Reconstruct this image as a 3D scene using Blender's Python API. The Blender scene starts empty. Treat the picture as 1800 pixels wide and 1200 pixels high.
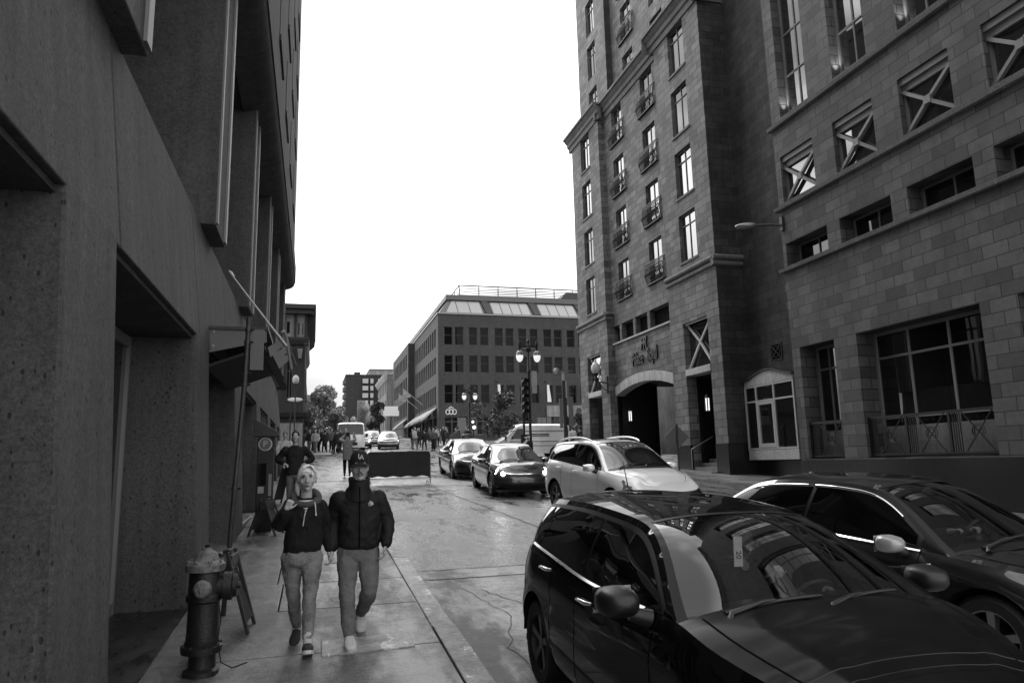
import bpy, bmesh, math, random
from mathutils import Vector, Matrix
R = math.radians
random.seed(7)
sc = bpy.context.scene
COL = sc.collection

# ------------------------------------------------------------------ camera, sky, sun, exposure
cam_d = bpy.data.cameras.new('camera'); cam = bpy.data.objects.new('camera', cam_d); COL.objects.link(cam)
sc.camera = cam
cam_d.sensor_width = 36.0; cam_d.lens = 25.02; cam_d.clip_start = 0.05; cam_d.clip_end = 2000
_r = Vector((0.96394862, -0.26510307, -0.02287853)); _u = Vector((-0.02278288, -0.16789424, 0.98554171)); _f = Vector((0.2651113, 0.94949033, 0.16788123))
cam.matrix_world = Matrix(((_r.x, _u.x, -_f.x, 0), (_r.y, _u.y, -_f.y, 0), (_r.z, _u.z, -_f.z, 1.65), (0, 0, 0, 1)))

SUN_EL, SUN_AZ = 46, -14          # sun up the street, a little to the left, behind cloud
w = bpy.data.worlds.new('World'); sc.world = w; w.use_nodes = True
nt = w.node_tree; nt.nodes.clear()
n_out = nt.nodes.new('ShaderNodeOutputWorld'); n_bg = nt.nodes.new('ShaderNodeBackground')
n_sky = nt.nodes.new('ShaderNodeTexSky'); n_sky.sky_type = 'NISHITA'; n_sky.sun_disc = False
n_sky.sun_elevation = R(SUN_EL); n_sky.sun_rotation = R(SUN_AZ); n_sky.dust_density = 6; n_sky.air_density = 1.0
n_bw = nt.nodes.new('ShaderNodeRGBToBW')
n_geo = nt.nodes.new('ShaderNodeTexCoord'); n_map = nt.nodes.new('ShaderNodeMapping'); n_map.inputs['Scale'].default_value = (1.2, 1.2, 3.0)
n_no = nt.nodes.new('ShaderNodeTexNoise'); n_no.inputs['Scale'].default_value = 2.3; n_no.inputs['Detail'].default_value = 3.2
n_mr = nt.nodes.new('ShaderNodeMapRange'); n_mr.inputs['From Min'].default_value = .34; n_mr.inputs['From Max'].default_value = .66; n_mr.interpolation_type = 'SMOOTHSTEP'
n_mr.inputs['To Min'].default_value = .33; n_mr.inputs['To Max'].default_value = 1.2
n_mix = nt.nodes.new('ShaderNodeMix'); n_mix.data_type = 'FLOAT'; n_mix.inputs[0].default_value = .72; n_mix.inputs[3].default_value = 10.0
n_mul = nt.nodes.new('ShaderNodeMath'); n_mul.operation = 'MULTIPLY'
L = nt.links.new
L(n_sky.outputs[0], n_bw.inputs[0]); L(n_bw.outputs[0], n_mix.inputs[2])
L(n_geo.outputs['Generated'], n_map.inputs[0]); L(n_map.outputs[0], n_no.inputs['Vector']); L(n_no.outputs[0], n_mr.inputs[0])
L(n_mix.outputs[0], n_mul.inputs[0]); L(n_mr.outputs[0], n_mul.inputs[1])
L(n_mul.outputs[0], n_bg.inputs['Color']); n_bg.inputs['Strength'].default_value = .10
L(n_bg.outputs[0], n_out.inputs['Surface'])

sun_d = bpy.data.lights.new('sun', 'SUN'); sun = bpy.data.objects.new('sun', sun_d); COL.objects.link(sun)
sun_d.energy = 0.5; sun_d.angle = R(25); sun_d.color = (1, 1, 1)
_sd = Vector((math.sin(R(SUN_AZ)) * math.cos(R(SUN_EL)), math.cos(R(SUN_AZ)) * math.cos(R(SUN_EL)), math.sin(R(SUN_EL))))
sun.rotation_euler = (-_sd).to_track_quat('-Z', 'Y').to_euler(); sun.location = (0, 30, 60)

vs = sc.view_settings
vs.view_transform = 'Standard'; vs.look = 'None'; vs.exposure = 1.5; vs.gamma = 1; vs.use_curve_mapping = False
sc.render.engine = 'CYCLES'

# ------------------------------------------------------------------ ground height: the street climbs away from us
SL = 0.056
def gz(y):
    if y > 130: return SL * 124 + (y - 130) * .012
    return SL * (y - 6)

# ------------------------------------------------------------------ helpers
class MB:
    def __init__(s): s.v = []; s.f = []; s.m = []
    def add(s, vs, fs, mi=0):
        b = len(s.v); s.v += [tuple(p) for p in vs]
        for f in fs: s.f.append(tuple(i + b for i in f)); s.m.append(mi)
        return s
    def quad(s, a, b, c, d, mi=0): return s.add([a, b, c, d], [(0, 1, 2, 3)], mi)
    def box(s, x0, x1, y0, y1, z0, z1, mi=0):
        return s.add([(x0,y0,z0),(x1,y0,z0),(x1,y1,z0),(x0,y1,z0),(x0,y0,z1),(x1,y0,z1),(x1,y1,z1),(x0,y1,z1)],
              [(0,3,2,1),(4,5,6,7),(0,1,5,4),(1,2,6,5),(2,3,7,6),(3,0,4,7)], mi)
    def hexa(s, lo, hi, mi=0):   # 4 low points and 4 high points
        return s.add(list(lo) + list(hi), [(0,3,2,1),(4,5,6,7),(0,1,5,4),(1,2,6,5),(2,3,7,6),(3,0,4,7)], mi)
    def grid(s, rows, mi=0, closed_u=False):
        b = len(s.v); n = len(rows); k = len(rows[0])
        for r in rows: s.v += [tuple(p) for p in r]
        for i in range(n - 1):
            for j in range(k - (0 if closed_u else 1)):
                j2 = (j + 1) % k
                s.f.append((b+i*k+j, b+i*k+j2, b+(i+1)*k+j2, b+(i+1)*k+j)); s.m.append(mi)
        return s
    def tube(s, pts, r, n=8, mi=0, cap=True):
        pts = [Vector(p) for p in pts]; rs = r if isinstance(r, (list, tuple)) else [r] * len(pts)
        rows = []; prev = None
        for i, p in enumerate(pts):
            t = (pts[min(i+1, len(pts)-1)] - pts[max(i-1, 0)])
            if t.length < 1e-9: t = Vector((0, 0, 1))
            t.normalize()
            if prev is None:
                a = Vector((0, 0, 1)) if abs(t.z) < .9 else Vector((1, 0, 0))
                u = t.cross(a).normalized()
            else:
                u = (prev - t * prev.dot(t)).normalized()
            prev = u; v2 = t.cross(u)
            rows.append([p + (u * math.cos(2*math.pi*k/n) + v2 * math.sin(2*math.pi*k/n)) * rs[i] for k in range(n)])
        b = len(s.v); s.grid(rows, mi, True)
        if cap:
            s.f.append(tuple(b + k for k in range(n))[::-1]); s.m.append(mi)
            e = b + (len(rows)-1) * n; s.f.append(tuple(e + k for k in range(n))); s.m.append(mi)
        return s
    def bar(s, a, b, wd, ht, up=(0, 0, 1), mi=0):
        a = Vector(a); b = Vector(b); t = (b - a).normalized(); up = Vector(up)
        x = t.cross(up).normalized() * wd / 2; y = x.cross(t).normalized() * ht / 2
        return s.hexa([a-x-y, a+x-y, b+x-y, b-x-y], [a-x+y, a+x+y, b+x+y, b-x+y], mi)
    def lathe(s, prof, c=(0, 0, 0), n=24, axis='z', mi=0):
        rows = []
        for r, h in prof:
            row = []
            for k in range(n):
                a = 2*math.pi*k/n; p = (r*math.cos(a), r*math.sin(a), h)
                if axis == 'x': p = (p[2], p[0], p[1])
                if axis == 'y': p = (p[1], p[2], p[0])
                row.append((p[0]+c[0], p[1]+c[1], p[2]+c[2]))
            rows.append(row)
        return s.grid(rows, mi, True)
    def ell(s, c, r, n=14, m=10, mi=0, rot=None):
        c = Vector(c); rows = []
        for i in range(m + 1):
            th = math.pi * i / m; row = []
            for k in range(n):
                a = 2*math.pi*k/n
                p = Vector((r[0]*math.sin(th)*math.cos(a), r[1]*math.sin(th)*math.sin(a), r[2]*math.cos(th)))
                if rot is not None: p = rot @ p
                row.append(c + p)
            rows.append(row)
        return s.grid(rows, mi, True)
    def prism(s, poly, d, mi=0):      # closed planar polygon (3D) pushed along d
        d = Vector(d); n = len(poly); a = [Vector(p) for p in poly]; b = [p + d for p in a]
        fs = [tuple(range(n))[::-1], tuple(range(n, 2*n))] + [(i, (i+1) % n, n+(i+1) % n, n+i) for i in range(n)]
        return s.add(a + b, fs, mi)
    def build(s, name, mats, parent=None, smooth=None, bevel=0, remesh=0, smoothit=0, disp=None, local=False, fix=True):
        me = bpy.data.meshes.new(name); me.from_pydata(s.v, [], s.f)
        if not isinstance(mats, (list, tuple)): mats = [mats]
        for m in mats: me.materials.append(m)
        for i, p in enumerate(me.polygons): p.material_index = s.m[i]
        if fix:
            bm = bmesh.new(); bm.from_mesh(me)
            bmesh.ops.remove_doubles(bm, verts=bm.verts, dist=1e-6)
            bmesh.ops.recalc_face_normals(bm, faces=bm.faces); bm.to_mesh(me); bm.free()
        if smooth is not None:
            for p in me.polygons: p.use_smooth = True
            if smooth < 180: me.set_sharp_from_angle(angle=R(smooth))
        o = bpy.data.objects.new(name, me); COL.objects.link(o)
        if parent is not None:
            o.parent = parent
            if not local: o.matrix_parent_inverse = world_of(parent).inverted()
        if bevel:
            b = o.modifiers.new('bevel', 'BEVEL'); b.width = bevel; b.segments = 2; b.limit_method = 'ANGLE'; b.angle_limit = R(50)
        if remesh:
            b = o.modifiers.new('remesh', 'REMESH'); b.mode = 'VOXEL'; b.voxel_size = remesh; b.use_smooth_shade = True
        if disp:
            t = bpy.data.textures.new('cloth_folds', 'CLOUDS'); t.noise_scale = disp[1]; t.noise_depth = 2
            b = o.modifiers.new('folds', 'DISPLACE'); b.texture = t; b.strength = disp[0]; b.mid_level = .5; b.texture_coords = 'GLOBAL'
        if smoothit:
            b = o.modifiers.new('smooth', 'SMOOTH'); b.factor = .5; b.iterations = smoothit
        return o

def world_of(o):
    m = o.matrix_basis.copy()
    if o.parent: m = world_of(o.parent) @ o.matrix_parent_inverse @ m
    return m

def tag(o, label=None, cat=None, group=None, kind=None):
    if label: o['label'] = label
    if cat: o['category'] = cat
    if group: o['group'] = group
    if kind: o['kind'] = kind
    return o

def thing(name, loc, label, cat, group=None, mat=None):
    o = bpy.data.objects.new(name, None); COL.objects.link(o); o.empty_display_size = .2
    if mat is not None: o.matrix_basis = mat
    else: o.location = loc
    return tag(o, label, cat, group)

def kids(o): return [c for c in bpy.data.objects if c.parent == o]
def copy_tree(o, parent=None):
    c = o.copy(); COL.objects.link(c)
    if parent is not None: c.parent = parent; c.matrix_parent_inverse = o.matrix_parent_inverse.copy()
    for ch in kids(o): copy_tree(ch, c)
    return c

def text_mesh(body, size, depth, name, mat, M, parent, spacing=1.0, shear=0.0, sx=1.0):
    cu = bpy.data.curves.new('tmp', 'FONT'); cu.body = body; cu.size = size; cu.extrude = depth; cu.align_x = 'CENTER'; cu.align_y = 'CENTER'
    cu.offset = .009 if size > .6 else 0; cu.space_character = spacing; cu.shear = shear
    t = bpy.data.objects.new('tmp', cu); COL.objects.link(t)
    bpy.context.view_layer.update()
    me = bpy.data.meshes.new_from_object(t.evaluated_get(bpy.context.evaluated_depsgraph_get()))
    bpy.data.objects.remove(t); me.name = name
    me.transform(M @ Matrix.Diagonal((sx, 1, 1, 1))); me.materials.clear(); me.materials.append(mat)
    o = bpy.data.objects.new(name, me); COL.objects.link(o)
    if parent is not None: o.parent = parent; o.matrix_parent_inverse = world_of(parent).inverted()
    return o
def frame_m(o, x, y):           # text frame from origin, right and up directions
    x = Vector(x).normalized(); y = Vector(y).normalized(); z = x.cross(y)
    return Matrix(((x.x, y.x, z.x, o[0]), (x.y, y.y, z.y, o[1]), (x.z, y.z, z.z, o[2]), (0, 0, 0, 1)))

# ------------------------------------------------------------------ materials (a black and white world: every base colour is grey)
def new_mat(name):
    m = bpy.data.materials.new(name); m.use_nodes = True
    t = m.node_tree; b = t.nodes['Principled BSDF']; return m, t, b
def g(v): return (v, v, v, 1)
def sock(b, *names):
    for n in names:
        if n in b.inputs: return b.inputs[n]
def plain(name, v, rough=.6, metal=0, coat=0, ior=1.45, var=0.0, scale=6, bump=0.0, bscale=40, emit=0, coat_r=.03, spec=.5):
    m, t, b = new_mat(name); b.inputs['Base Color'].default_value = g(v); b.inputs['Roughness'].default_value = rough
    b.inputs['Metallic'].default_value = metal; b.inputs['IOR'].default_value = ior
    b.inputs['Specular IOR Level'].default_value = spec
    if coat: b.inputs['Coat Weight'].default_value = coat; b.inputs['Coat Roughness'].default_value = coat_r; b.inputs['Coat IOR'].default_value = 1.6
    if emit: b.inputs['Emission Color'].default_value = g(1); b.inputs['Emission Strength'].default_value = emit
    if var or bump:
        tc = t.nodes.new('ShaderNodeTexCoord')
        if var:
            n = t.nodes.new('ShaderNodeTexNoise'); n.inputs['Scale'].default_value = scale; n.inputs['Detail'].default_value = 6; n.inputs['Roughness'].default_value = .65
            r = t.nodes.new('ShaderNodeMapRange'); r.inputs['From Min'].default_value = .3; r.inputs['From Max'].default_value = .7
            r.inputs['To Min'].default_value = v*(1-var); r.inputs['To Max'].default_value = v*(1+var)
            t.links.new(tc.outputs['Object'], n.inputs['Vector']); t.links.new(n.outputs[0], r.inputs[0]); t.links.new(r.outputs[0], b.inputs['Base Color'])
        if bump:
            n2 = t.nodes.new('ShaderNodeTexNoise'); n2.inputs['Scale'].default_value = bscale; n2.inputs['Detail'].default_value = 4
            bp = t.nodes.new('ShaderNodeBump'); bp.inputs['Strength'].default_value = bump; bp.inputs['Distance'].default_value = .02
            t.links.new(tc.outputs['Object'], n2.inputs['Vector']); t.links.new(n2.outputs[0], bp.inputs['Height']); t.links.new(bp.outputs[0], b.inputs['Normal'])
    return m

def node(t, kind, **kw):
    n = t.nodes.new(kind)
    for k, v in kw.items():
        if k in n.inputs: n.inputs[k].default_value = v
        else: setattr(n, k, v)
    return n
def ramp(t, src, a, b, lo, hi, clamp=True):
    r = t.nodes.new('ShaderNodeMapRange'); r.clamp = clamp
    r.inputs['From Min'].default_value = a; r.inputs['From Max'].default_value = b; r.inputs['To Min'].default_value = lo; r.inputs['To Max'].default_value = hi
    t.links.new(src, r.inputs[0]); return r.outputs[0]
def mth(t, op, a, b=None):
    n = t.nodes.new('ShaderNodeMath'); n.operation = op
    for i, x in enumerate((a, b)):
        if x is None: continue
        if isinstance(x, (int, float)): n.inputs[i].default_value = x
        else: t.links.new(x, n.inputs[i])
    return n.outputs[0]
def pos(t): return t.nodes.new('ShaderNodeNewGeometry').outputs['Position']
def noise(t, vec, scale, detail=4, rough=.6, dist=0):
    n = t.nodes.new('ShaderNodeTexNoise'); n.inputs['Scale'].default_value = scale; n.inputs['Detail'].default_value = detail
    n.inputs['Roughness'].default_value = rough; n.inputs['Distortion'].default_value = dist
    if vec is not None: t.links.new(vec, n.inputs['Vector'])
    return n.outputs[0]
def scaled(t, vec, s):
    m = t.nodes.new('ShaderNodeMapping'); m.inputs['Scale'].default_value = s; t.links.new(vec, m.inputs[0]); return m.outputs[0]
def bump_to(t, b, h, strength, dist=.02):
    bp = t.nodes.new('ShaderNodeBump'); bp.inputs['Strength'].default_value = strength; bp.inputs['Distance'].default_value = dist
    t.links.new(h, bp.inputs['Height']); t.links.new(bp.outputs[0], b.inputs['Normal'])

def stone(name, lo, hi, bw=.62, rh=.30, mortar=.007, v0=2.17, mort=.35, bump=.5, stain=.25, rough=.75):
    m, t, b = new_mat(name); P = pos(t); s = t.nodes.new('ShaderNodeSeparateXYZ'); t.links.new(P, s.inputs[0])
    u = mth(t, 'ADD', s.outputs[0], s.outputs[1]); v = mth(t, 'SUBTRACT', s.outputs[2], v0)
    c = t.nodes.new('ShaderNodeCombineXYZ'); t.links.new(u, c.inputs[0]); t.links.new(v, c.inputs[1])
    br = t.nodes.new('ShaderNodeTexBrick'); t.links.new(c.outputs[0], br.inputs['Vector'])
    br.inputs['Scale'].default_value = 1; br.inputs['Brick Width'].default_value = bw; br.inputs['Row Height'].default_value = rh
    br.inputs['Mortar Size'].default_value = mortar; br.inputs['Mortar Smooth'].default_value = .3
    br.inputs['Color1'].default_value = g(lo); br.inputs['Color2'].default_value = g(hi); br.inputs['Mortar'].default_value = g(lo*mort)
    n1 = noise(t, P, 1.1, 5, .6); n2 = noise(t, P, 28, 5, .7)
    n3 = noise(t, scaled(t, P, (1.2, 1.2, .18)), 1.3, 4, .6)
    k = mth(t, 'MULTIPLY', ramp(t, n1, .3, .7, 1-stain, 1+stain*.6), ramp(t, n2, .25, .75, .86, 1.12))
    k = mth(t, 'MULTIPLY', k, ramp(t, n3, .3, .62, 1-stain, 1.05)); k = mth(t, 'MULTIPLY', k, ramp(t, noise(t, P, 6, 4, .7), .3, .7, .82, 1.15))
    bw_ = t.nodes.new('ShaderNodeRGBToBW'); t.links.new(br.outputs['Color'], bw_.inputs[0])
    col = mth(t, 'MULTIPLY', bw_.outputs[0], k); t.links.new(col, b.inputs['Base Color']); b.inputs['Roughness'].default_value = rough
    h = mth(t, 'ADD', mth(t, 'MULTIPLY', br.outputs['Fac'], -1.0), mth(t, 'MULTIPLY', n2, .25))
    bump_to(t, b, h, bump, .012)
    return m

def concrete(name, v, pits=True, streak=.25, bump=.6, rough=.85):
    m, t, b = new_mat(name); P = pos(t)
    n1 = noise(t, P, .9, 5, .6); n2 = noise(t, P, 60, 4, .75); n3 = noise(t, scaled(t, P, (2.5, 2.5, .22)), 1.4, 5, .65); n4 = noise(t, P, 9, 4, .7)
    k = mth(t, 'MULTIPLY', ramp(t, n1, .3, .7, .82, 1.15), ramp(t, n2, .3, .7, .55, 1.5))
    k = mth(t, 'MULTIPLY', k, ramp(t, n3, .35, .7, 1-streak, 1+streak)); k = mth(t, 'MULTIPLY', k, ramp(t, n4, .3, .7, .86, 1.12))
    k = mth(t, 'MULTIPLY', k, ramp(t, noise(t, P, 26, 3, .6), .3, .7, .72, 1.3))
    k = mth(t, 'MULTIPLY', k, ramp(t, noise(t, scaled(t, P, (4, 4, .16)), 1.0, 4, .6), .64, .72, 1, 1.55))
    h = n2
    if pits:
        vo = t.nodes.new('ShaderNodeTexVoronoi'); vo.inputs['Scale'].default_value = 26; vo.inputs['Randomness'].default_value = 1
        t.links.new(scaled(t, P, (1, 1, .55)), vo.inputs['Vector'])
        sel = t.nodes.new('ShaderNodeRGBToBW'); t.links.new(vo.outputs['Color'], sel.inputs[0])
        rad = ramp(t, sel.outputs[0], .55, .9, 0, .30)
        pit = ramp(t, mth(t, 'SUBTRACT', vo.outputs['Distance'], rad), -.10, .05, .28, 1)
        k = mth(t, 'MULTIPLY', k, pit); h = mth(t, 'ADD', mth(t, 'MULTIPLY', n2, .6), pit)
    t.links.new(mth(t, 'MULTIPLY', k, v), b.inputs['Base Color']); b.inputs['Roughness'].default_value = rough
    bump_to(t, b, h, bump, .01)
    return m

def window_glass(name, dark=.012, refl=.85, base=.18):
    m, t, b = new_mat(name); t.nodes.remove(b)
    d = node(t, 'ShaderNodeBsdfDiffuse'); d.inputs['Color'].default_value = g(dark)
    gl = node(t, 'ShaderNodeBsdfGlossy'); gl.inputs['Color'].default_value = g(refl); gl.inputs['Roughness'].default_value = .015
    lw = node(t, 'ShaderNodeLayerWeight'); lw.inputs['Blend'].default_value = .5
    f = ramp(t, mth(t, 'POWER', lw.outputs['Facing'], 2.2), 0, 1, base, 1)
    n = noise(t, pos(t), .7, 2, .5); bp = node(t, 'ShaderNodeBump'); bp.inputs['Strength'].default_value = .03; bp.inputs['Distance'].default_value = .1
    t.links.new(n, bp.inputs['Height']); t.links.new(bp.outputs[0], gl.inputs['Normal'])
    mx = node(t, 'ShaderNodeMixShader'); t.links.new(f, mx.inputs[0]); t.links.new(d.outputs[0], mx.inputs[1]); t.links.new(gl.outputs[0], mx.inputs[2])
    t.links.new(mx.outputs[0], t.nodes['Material Output'].inputs[0]); return m
def clear_glass(name, tint=.55, base=.07, power=3.0, refl=.9):
    m, t, b = new_mat(name); t.nodes.remove(b)
    d = node(t, 'ShaderNodeBsdfTransparent'); d.inputs['Color'].default_value = g(tint)
    gl = node(t, 'ShaderNodeBsdfGlossy'); gl.inputs['Color'].default_value = g(refl); gl.inputs['Roughness'].default_value = .01
    lw = node(t, 'ShaderNodeLayerWeight'); lw.inputs['Blend'].default_value = .5
    f = ramp(t, mth(t, 'POWER', lw.outputs['Facing'], power), 0, 1, base, 1)
    mx = node(t, 'ShaderNodeMixShader'); t.links.new(f, mx.inputs[0]); t.links.new(d.outputs[0], mx.inputs[1]); t.links.new(gl.outputs[0], mx.inputs[2])
    t.links.new(mx.outputs[0], t.nodes['Material Output'].inputs[0]); return m

M = {}
M['conc'] = concrete('speckled_concrete', .058)
M['conc_smooth'] = concrete('smooth_concrete', .05, pits=False, bump=.3)
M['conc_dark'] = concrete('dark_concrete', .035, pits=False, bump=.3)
M['stone'] = stone('hotel_stone', .085, .19, mortar=.013, mort=.18, bump=1)
M['stone_wing'] = stone('wing_stone', .042, .10, mortar=.012, mort=.15, bump=1)
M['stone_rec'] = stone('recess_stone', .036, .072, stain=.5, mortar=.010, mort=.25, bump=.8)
M['trim'] = concrete('stone_trim', .15, pits=False, streak=.15, bump=.2)
M['trim_light'] = concrete('pale_trim', .40, pits=False, streak=.1, bump=.15)
M['plinth'] = plain('polished_plinth', .018, .22, var=.3, scale=30)
M['brick'] = stone('red_brick', .046, .066, bw=.3, rh=.1, mortar=.012, v0=0, mort=.8, bump=.2, stain=.15, rough=.9)
M['brick_side'] = stone('side_brick', .075, .10, bw=.3, rh=.1, mortar=.012, v0=0, mort=.9, bump=.2, stain=.12, rough=.9)
M['brick_dark'] = stone('dark_brick', .03, .045, bw=.3, rh=.1, mortar=.012, v0=0, mort=.8, bump=.2, stain=.2, rough=.9)
M['facade_pale'] = concrete('pale_facade', .22, pits=False, streak=.25, bump=.2)
M['facade_mid'] = concrete('mid_facade', .14, pits=False, streak=.25, bump=.2)
M['glass'] = window_glass('window_glass', .010, .8, .10)
M['glass_dark'] = window_glass('dark_window_glass', .008, .6, .08)
M['glass_hi'] = window_glass('reflective_glass', .02, .50, .36)
M['glass_office'] = window_glass('office_glass', .006, .35, .018)
M['frame'] = plain('window_frame', .10, .5)
M['frame_light'] = plain('pale_window_frame', .40, .5)
M['frame_mid'] = plain('grey_window_frame', .17, .5)
M['iron'] = plain('black_iron', .012, .45, var=.4, scale=30)
M['metal'] = plain('grey_metal', .25, .4, metal=.6, var=.2, scale=12)
M['metal_dark'] = plain('dark_metal', .04, .45, metal=.3, var=.3, scale=15)
M['white'] = plain('white_paint', .75, .4)
M['black'] = plain('black_void', .004, .9, spec=.1)
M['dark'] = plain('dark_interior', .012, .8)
M['lamp'] = plain('lit_lamp_glass', .8, .3, emit=.42)
M['headlamp'] = plain('lit_headlamp', .8, .2, emit=8.0)
M['canvas'] = plain('pale_canvas', .40, .8, var=.15, scale=3)
M['tarp'] = plain('black_tarp', .02, .7, var=.3, scale=3, bump=.4, bscale=4)
# ------------------------------------------------------------------ ground materials
def road_mat(name, v, agg=.25, patch=.3, rough=.5, gut=True, crack=0.0, spots=0):
    m, t, b = new_mat(name); P = pos(t); s = t.nodes.new('ShaderNodeSeparateXYZ'); t.links.new(P, s.inputs[0])
    n1 = noise(t, P, 1.1, 7, .7, .05); n2 = noise(t, P, 75, 3, .8); n3 = noise(t, scaled(t, P, (.5, 2.2, 1)), 2.2, 6, .75, .05); n4 = noise(t, P, 7, 5, .7)
    k = mth(t, 'MULTIPLY', ramp(t, n1, .3, .7, 1-patch*.6, 1+patch*.6), ramp(t, n2, .25, .75, 1-agg*1.6, 1+agg*1.6))
    k = mth(t, 'MULTIPLY', k, ramp(t, n3, .3, .7, .66, 1.3)); k = mth(t, 'MULTIPLY', k, ramp(t, n4, .3, .7, .72, 1.22))
    n5 = noise(t, P, 22, 4, .75); k = mth(t, 'MULTIPLY', k, ramp(t, n5, .3, .7, .68, 1.32))
    damp = ramp(t, noise(t, scaled(t, P, (1.6, .5, 1)), 1.1, 8, .75, .1), .46, .58, 0, 1)
    k = mth(t, 'MULTIPLY', k, ramp(t, damp, 0, 1, 1, .78)); r = ramp(t, damp, 0, 1, rough+.1, rough-.22)
    if spots:
        wp = ramp(t, noise(t, scaled(t, P, (1, .6, 1)), 5.5, 3, .6, .5), .60, .63, 1, spots); k = mth(t, 'MULTIPLY', k, wp)
    if gut:      # gutter grime along the kerb, deepened to paint in the kerb's shadow
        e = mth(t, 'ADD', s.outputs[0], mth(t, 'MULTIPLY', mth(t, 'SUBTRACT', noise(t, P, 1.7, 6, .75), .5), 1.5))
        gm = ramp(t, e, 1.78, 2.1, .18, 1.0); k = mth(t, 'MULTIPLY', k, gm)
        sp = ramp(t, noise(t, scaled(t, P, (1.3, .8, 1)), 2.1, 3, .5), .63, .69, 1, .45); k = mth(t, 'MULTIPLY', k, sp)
    h = n2
    if crack:
        vo = t.nodes.new('ShaderNodeTexVoronoi'); vo.feature = 'DISTANCE_TO_EDGE'; vo.inputs['Scale'].default_value = .42
        wv = t.nodes.new('ShaderNodeVectorMath'); wv.operation = 'ADD'
        nn = t.nodes.new('ShaderNodeTexNoise'); nn.inputs['Scale'].default_value = 2.5; nn.inputs['Detail'].default_value = 6; t.links.new(P, nn.inputs['Vector'])
        sc_ = t.nodes.new('ShaderNodeVectorMath'); sc_.operation = 'SCALE'; sc_.inputs['Scale'].default_value = .5; t.links.new(nn.outputs['Color'], sc_.inputs[0])
        t.links.new(P, wv.inputs[0]); t.links.new(sc_.outputs[0], wv.inputs[1]); t.links.new(wv.outputs[0], vo.inputs['Vector'])
        cr = ramp(t, vo.outputs['Distance'], -.001, .0055, 1-crack, 1); gate = ramp(t, noise(t, P, .5, 2, .5), .5, .6, 0, 1)
        cr = mth(t, 'ADD', mth(t, 'MULTIPLY', cr, gate), mth(t, 'SUBTRACT', 1.0, gate)); k = mth(t, 'MULTIPLY', k, cr)
        h = mth(t, 'ADD', mth(t, 'MULTIPLY', n2, .5), cr)
    t.links.new(mth(t, 'MULTIPLY', k, v), b.inputs['Base Color']); t.links.new(r, b.inputs['Roughness']); b.inputs['IOR'].default_value = 1.6
    bump_to(t, b, mth(t, 'ADD', h, mth(t, 'MULTIPLY', n4, .6)), .5, .012); return m
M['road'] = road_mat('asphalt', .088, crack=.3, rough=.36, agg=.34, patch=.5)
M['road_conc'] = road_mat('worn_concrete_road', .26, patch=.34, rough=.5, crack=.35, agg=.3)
M['walk'] = road_mat('sidewalk_concrete', .125, agg=.5, patch=.6, rough=.5, gut=False, spots=1.25, crack=.6)
M['kerb'] = road_mat('kerb_stone', .27, agg=.3, patch=.45, rough=.5, gut=False, spots=2.3)
M['pave'] = road_mat('pale_paving', .2, patch=.15, gut=False)
M['mark'] = plain('worn_marking', .3, .7, var=.5, scale=9)
M['joint'] = plain('tar_joint', .02, .6)

YS = [-300, -80, -40, -15, 0, 15, 30, 60, 100, 130, 180, 260, 400, 700]
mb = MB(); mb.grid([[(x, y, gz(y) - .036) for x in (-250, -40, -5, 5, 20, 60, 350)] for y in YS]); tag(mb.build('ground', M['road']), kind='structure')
def sheet(name, mat, x0, x1, y0, y1, dz, n=1, skew=0):
    mb = MB(); mb.grid([[(x0 + skew*k/n, y0 + (y1-y0)*k/n, gz(y0 + (y1-y0)*k/n) + dz), (x1 + skew*k/n, y0 + (y1-y0)*k/n, gz(y0 + (y1-y0)*k/n) + dz)] for k in range(n+1)])
    return tag(mb.build(name, mat), kind='structure')
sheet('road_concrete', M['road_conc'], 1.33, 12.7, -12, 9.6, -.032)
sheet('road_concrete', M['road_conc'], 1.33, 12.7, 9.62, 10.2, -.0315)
# tar joints and cracks, thin strips lying on the road
mb = MB()
def crackline(pts, wd, dz=-.027):
    for (x0, y0), (x1, y1) in zip(pts, pts[1:]):
        d = Vector((x1-x0, y1-y0)).normalized(); nx, ny = -d.y*wd/2, d.x*wd/2
        mb.quad((x0-nx, y0-ny, gz(y0)+dz), (x0+nx, y0+ny, gz(y0)+dz), (x1+nx, y1+ny, gz(y1)+dz), (x1-nx, y1-ny, gz(y1)+dz))
random.seed(3)
def wobble(a, b, n, amp):
    return [(a[0]+(b[0]-a[0])*k/n + random.uniform(-amp, amp), a[1]+(b[1]-a[1])*k/n + random.uniform(-amp, amp)) for k in range(n+1)]
crackline(wobble((1.5, 9.6), (12.5, 9.62), 60, .016), .03); crackline(wobble((1.45, 10.2), (12.5, 10.22), 60, .02), .03)
crackline(wobble((1.75, 9.5), (2.05, 7.6), 14, .03), .008); crackline(wobble((2.05, 7.6), (1.75, 6.6), 8, .03), .010); crackline(wobble((1.75, 6.6), (1.9, 4.4), 14, .03), .012)
crackline(wobble((2.0, 8.9), (2.35, 8.0), 8, .03), .012)
crackline(wobble((3.6, 26), (4.5, 9.7), 50, .03), .03); crackline(wobble((8.2, 30), (8.3, -5), 60, .03), .03)
for yy in (15.5, 21): crackline(wobble((1.6, yy), (12, yy+.2), 50, .03), .02)
tag(mb.build('road_joints', M['joint']), kind='structure')
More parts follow.
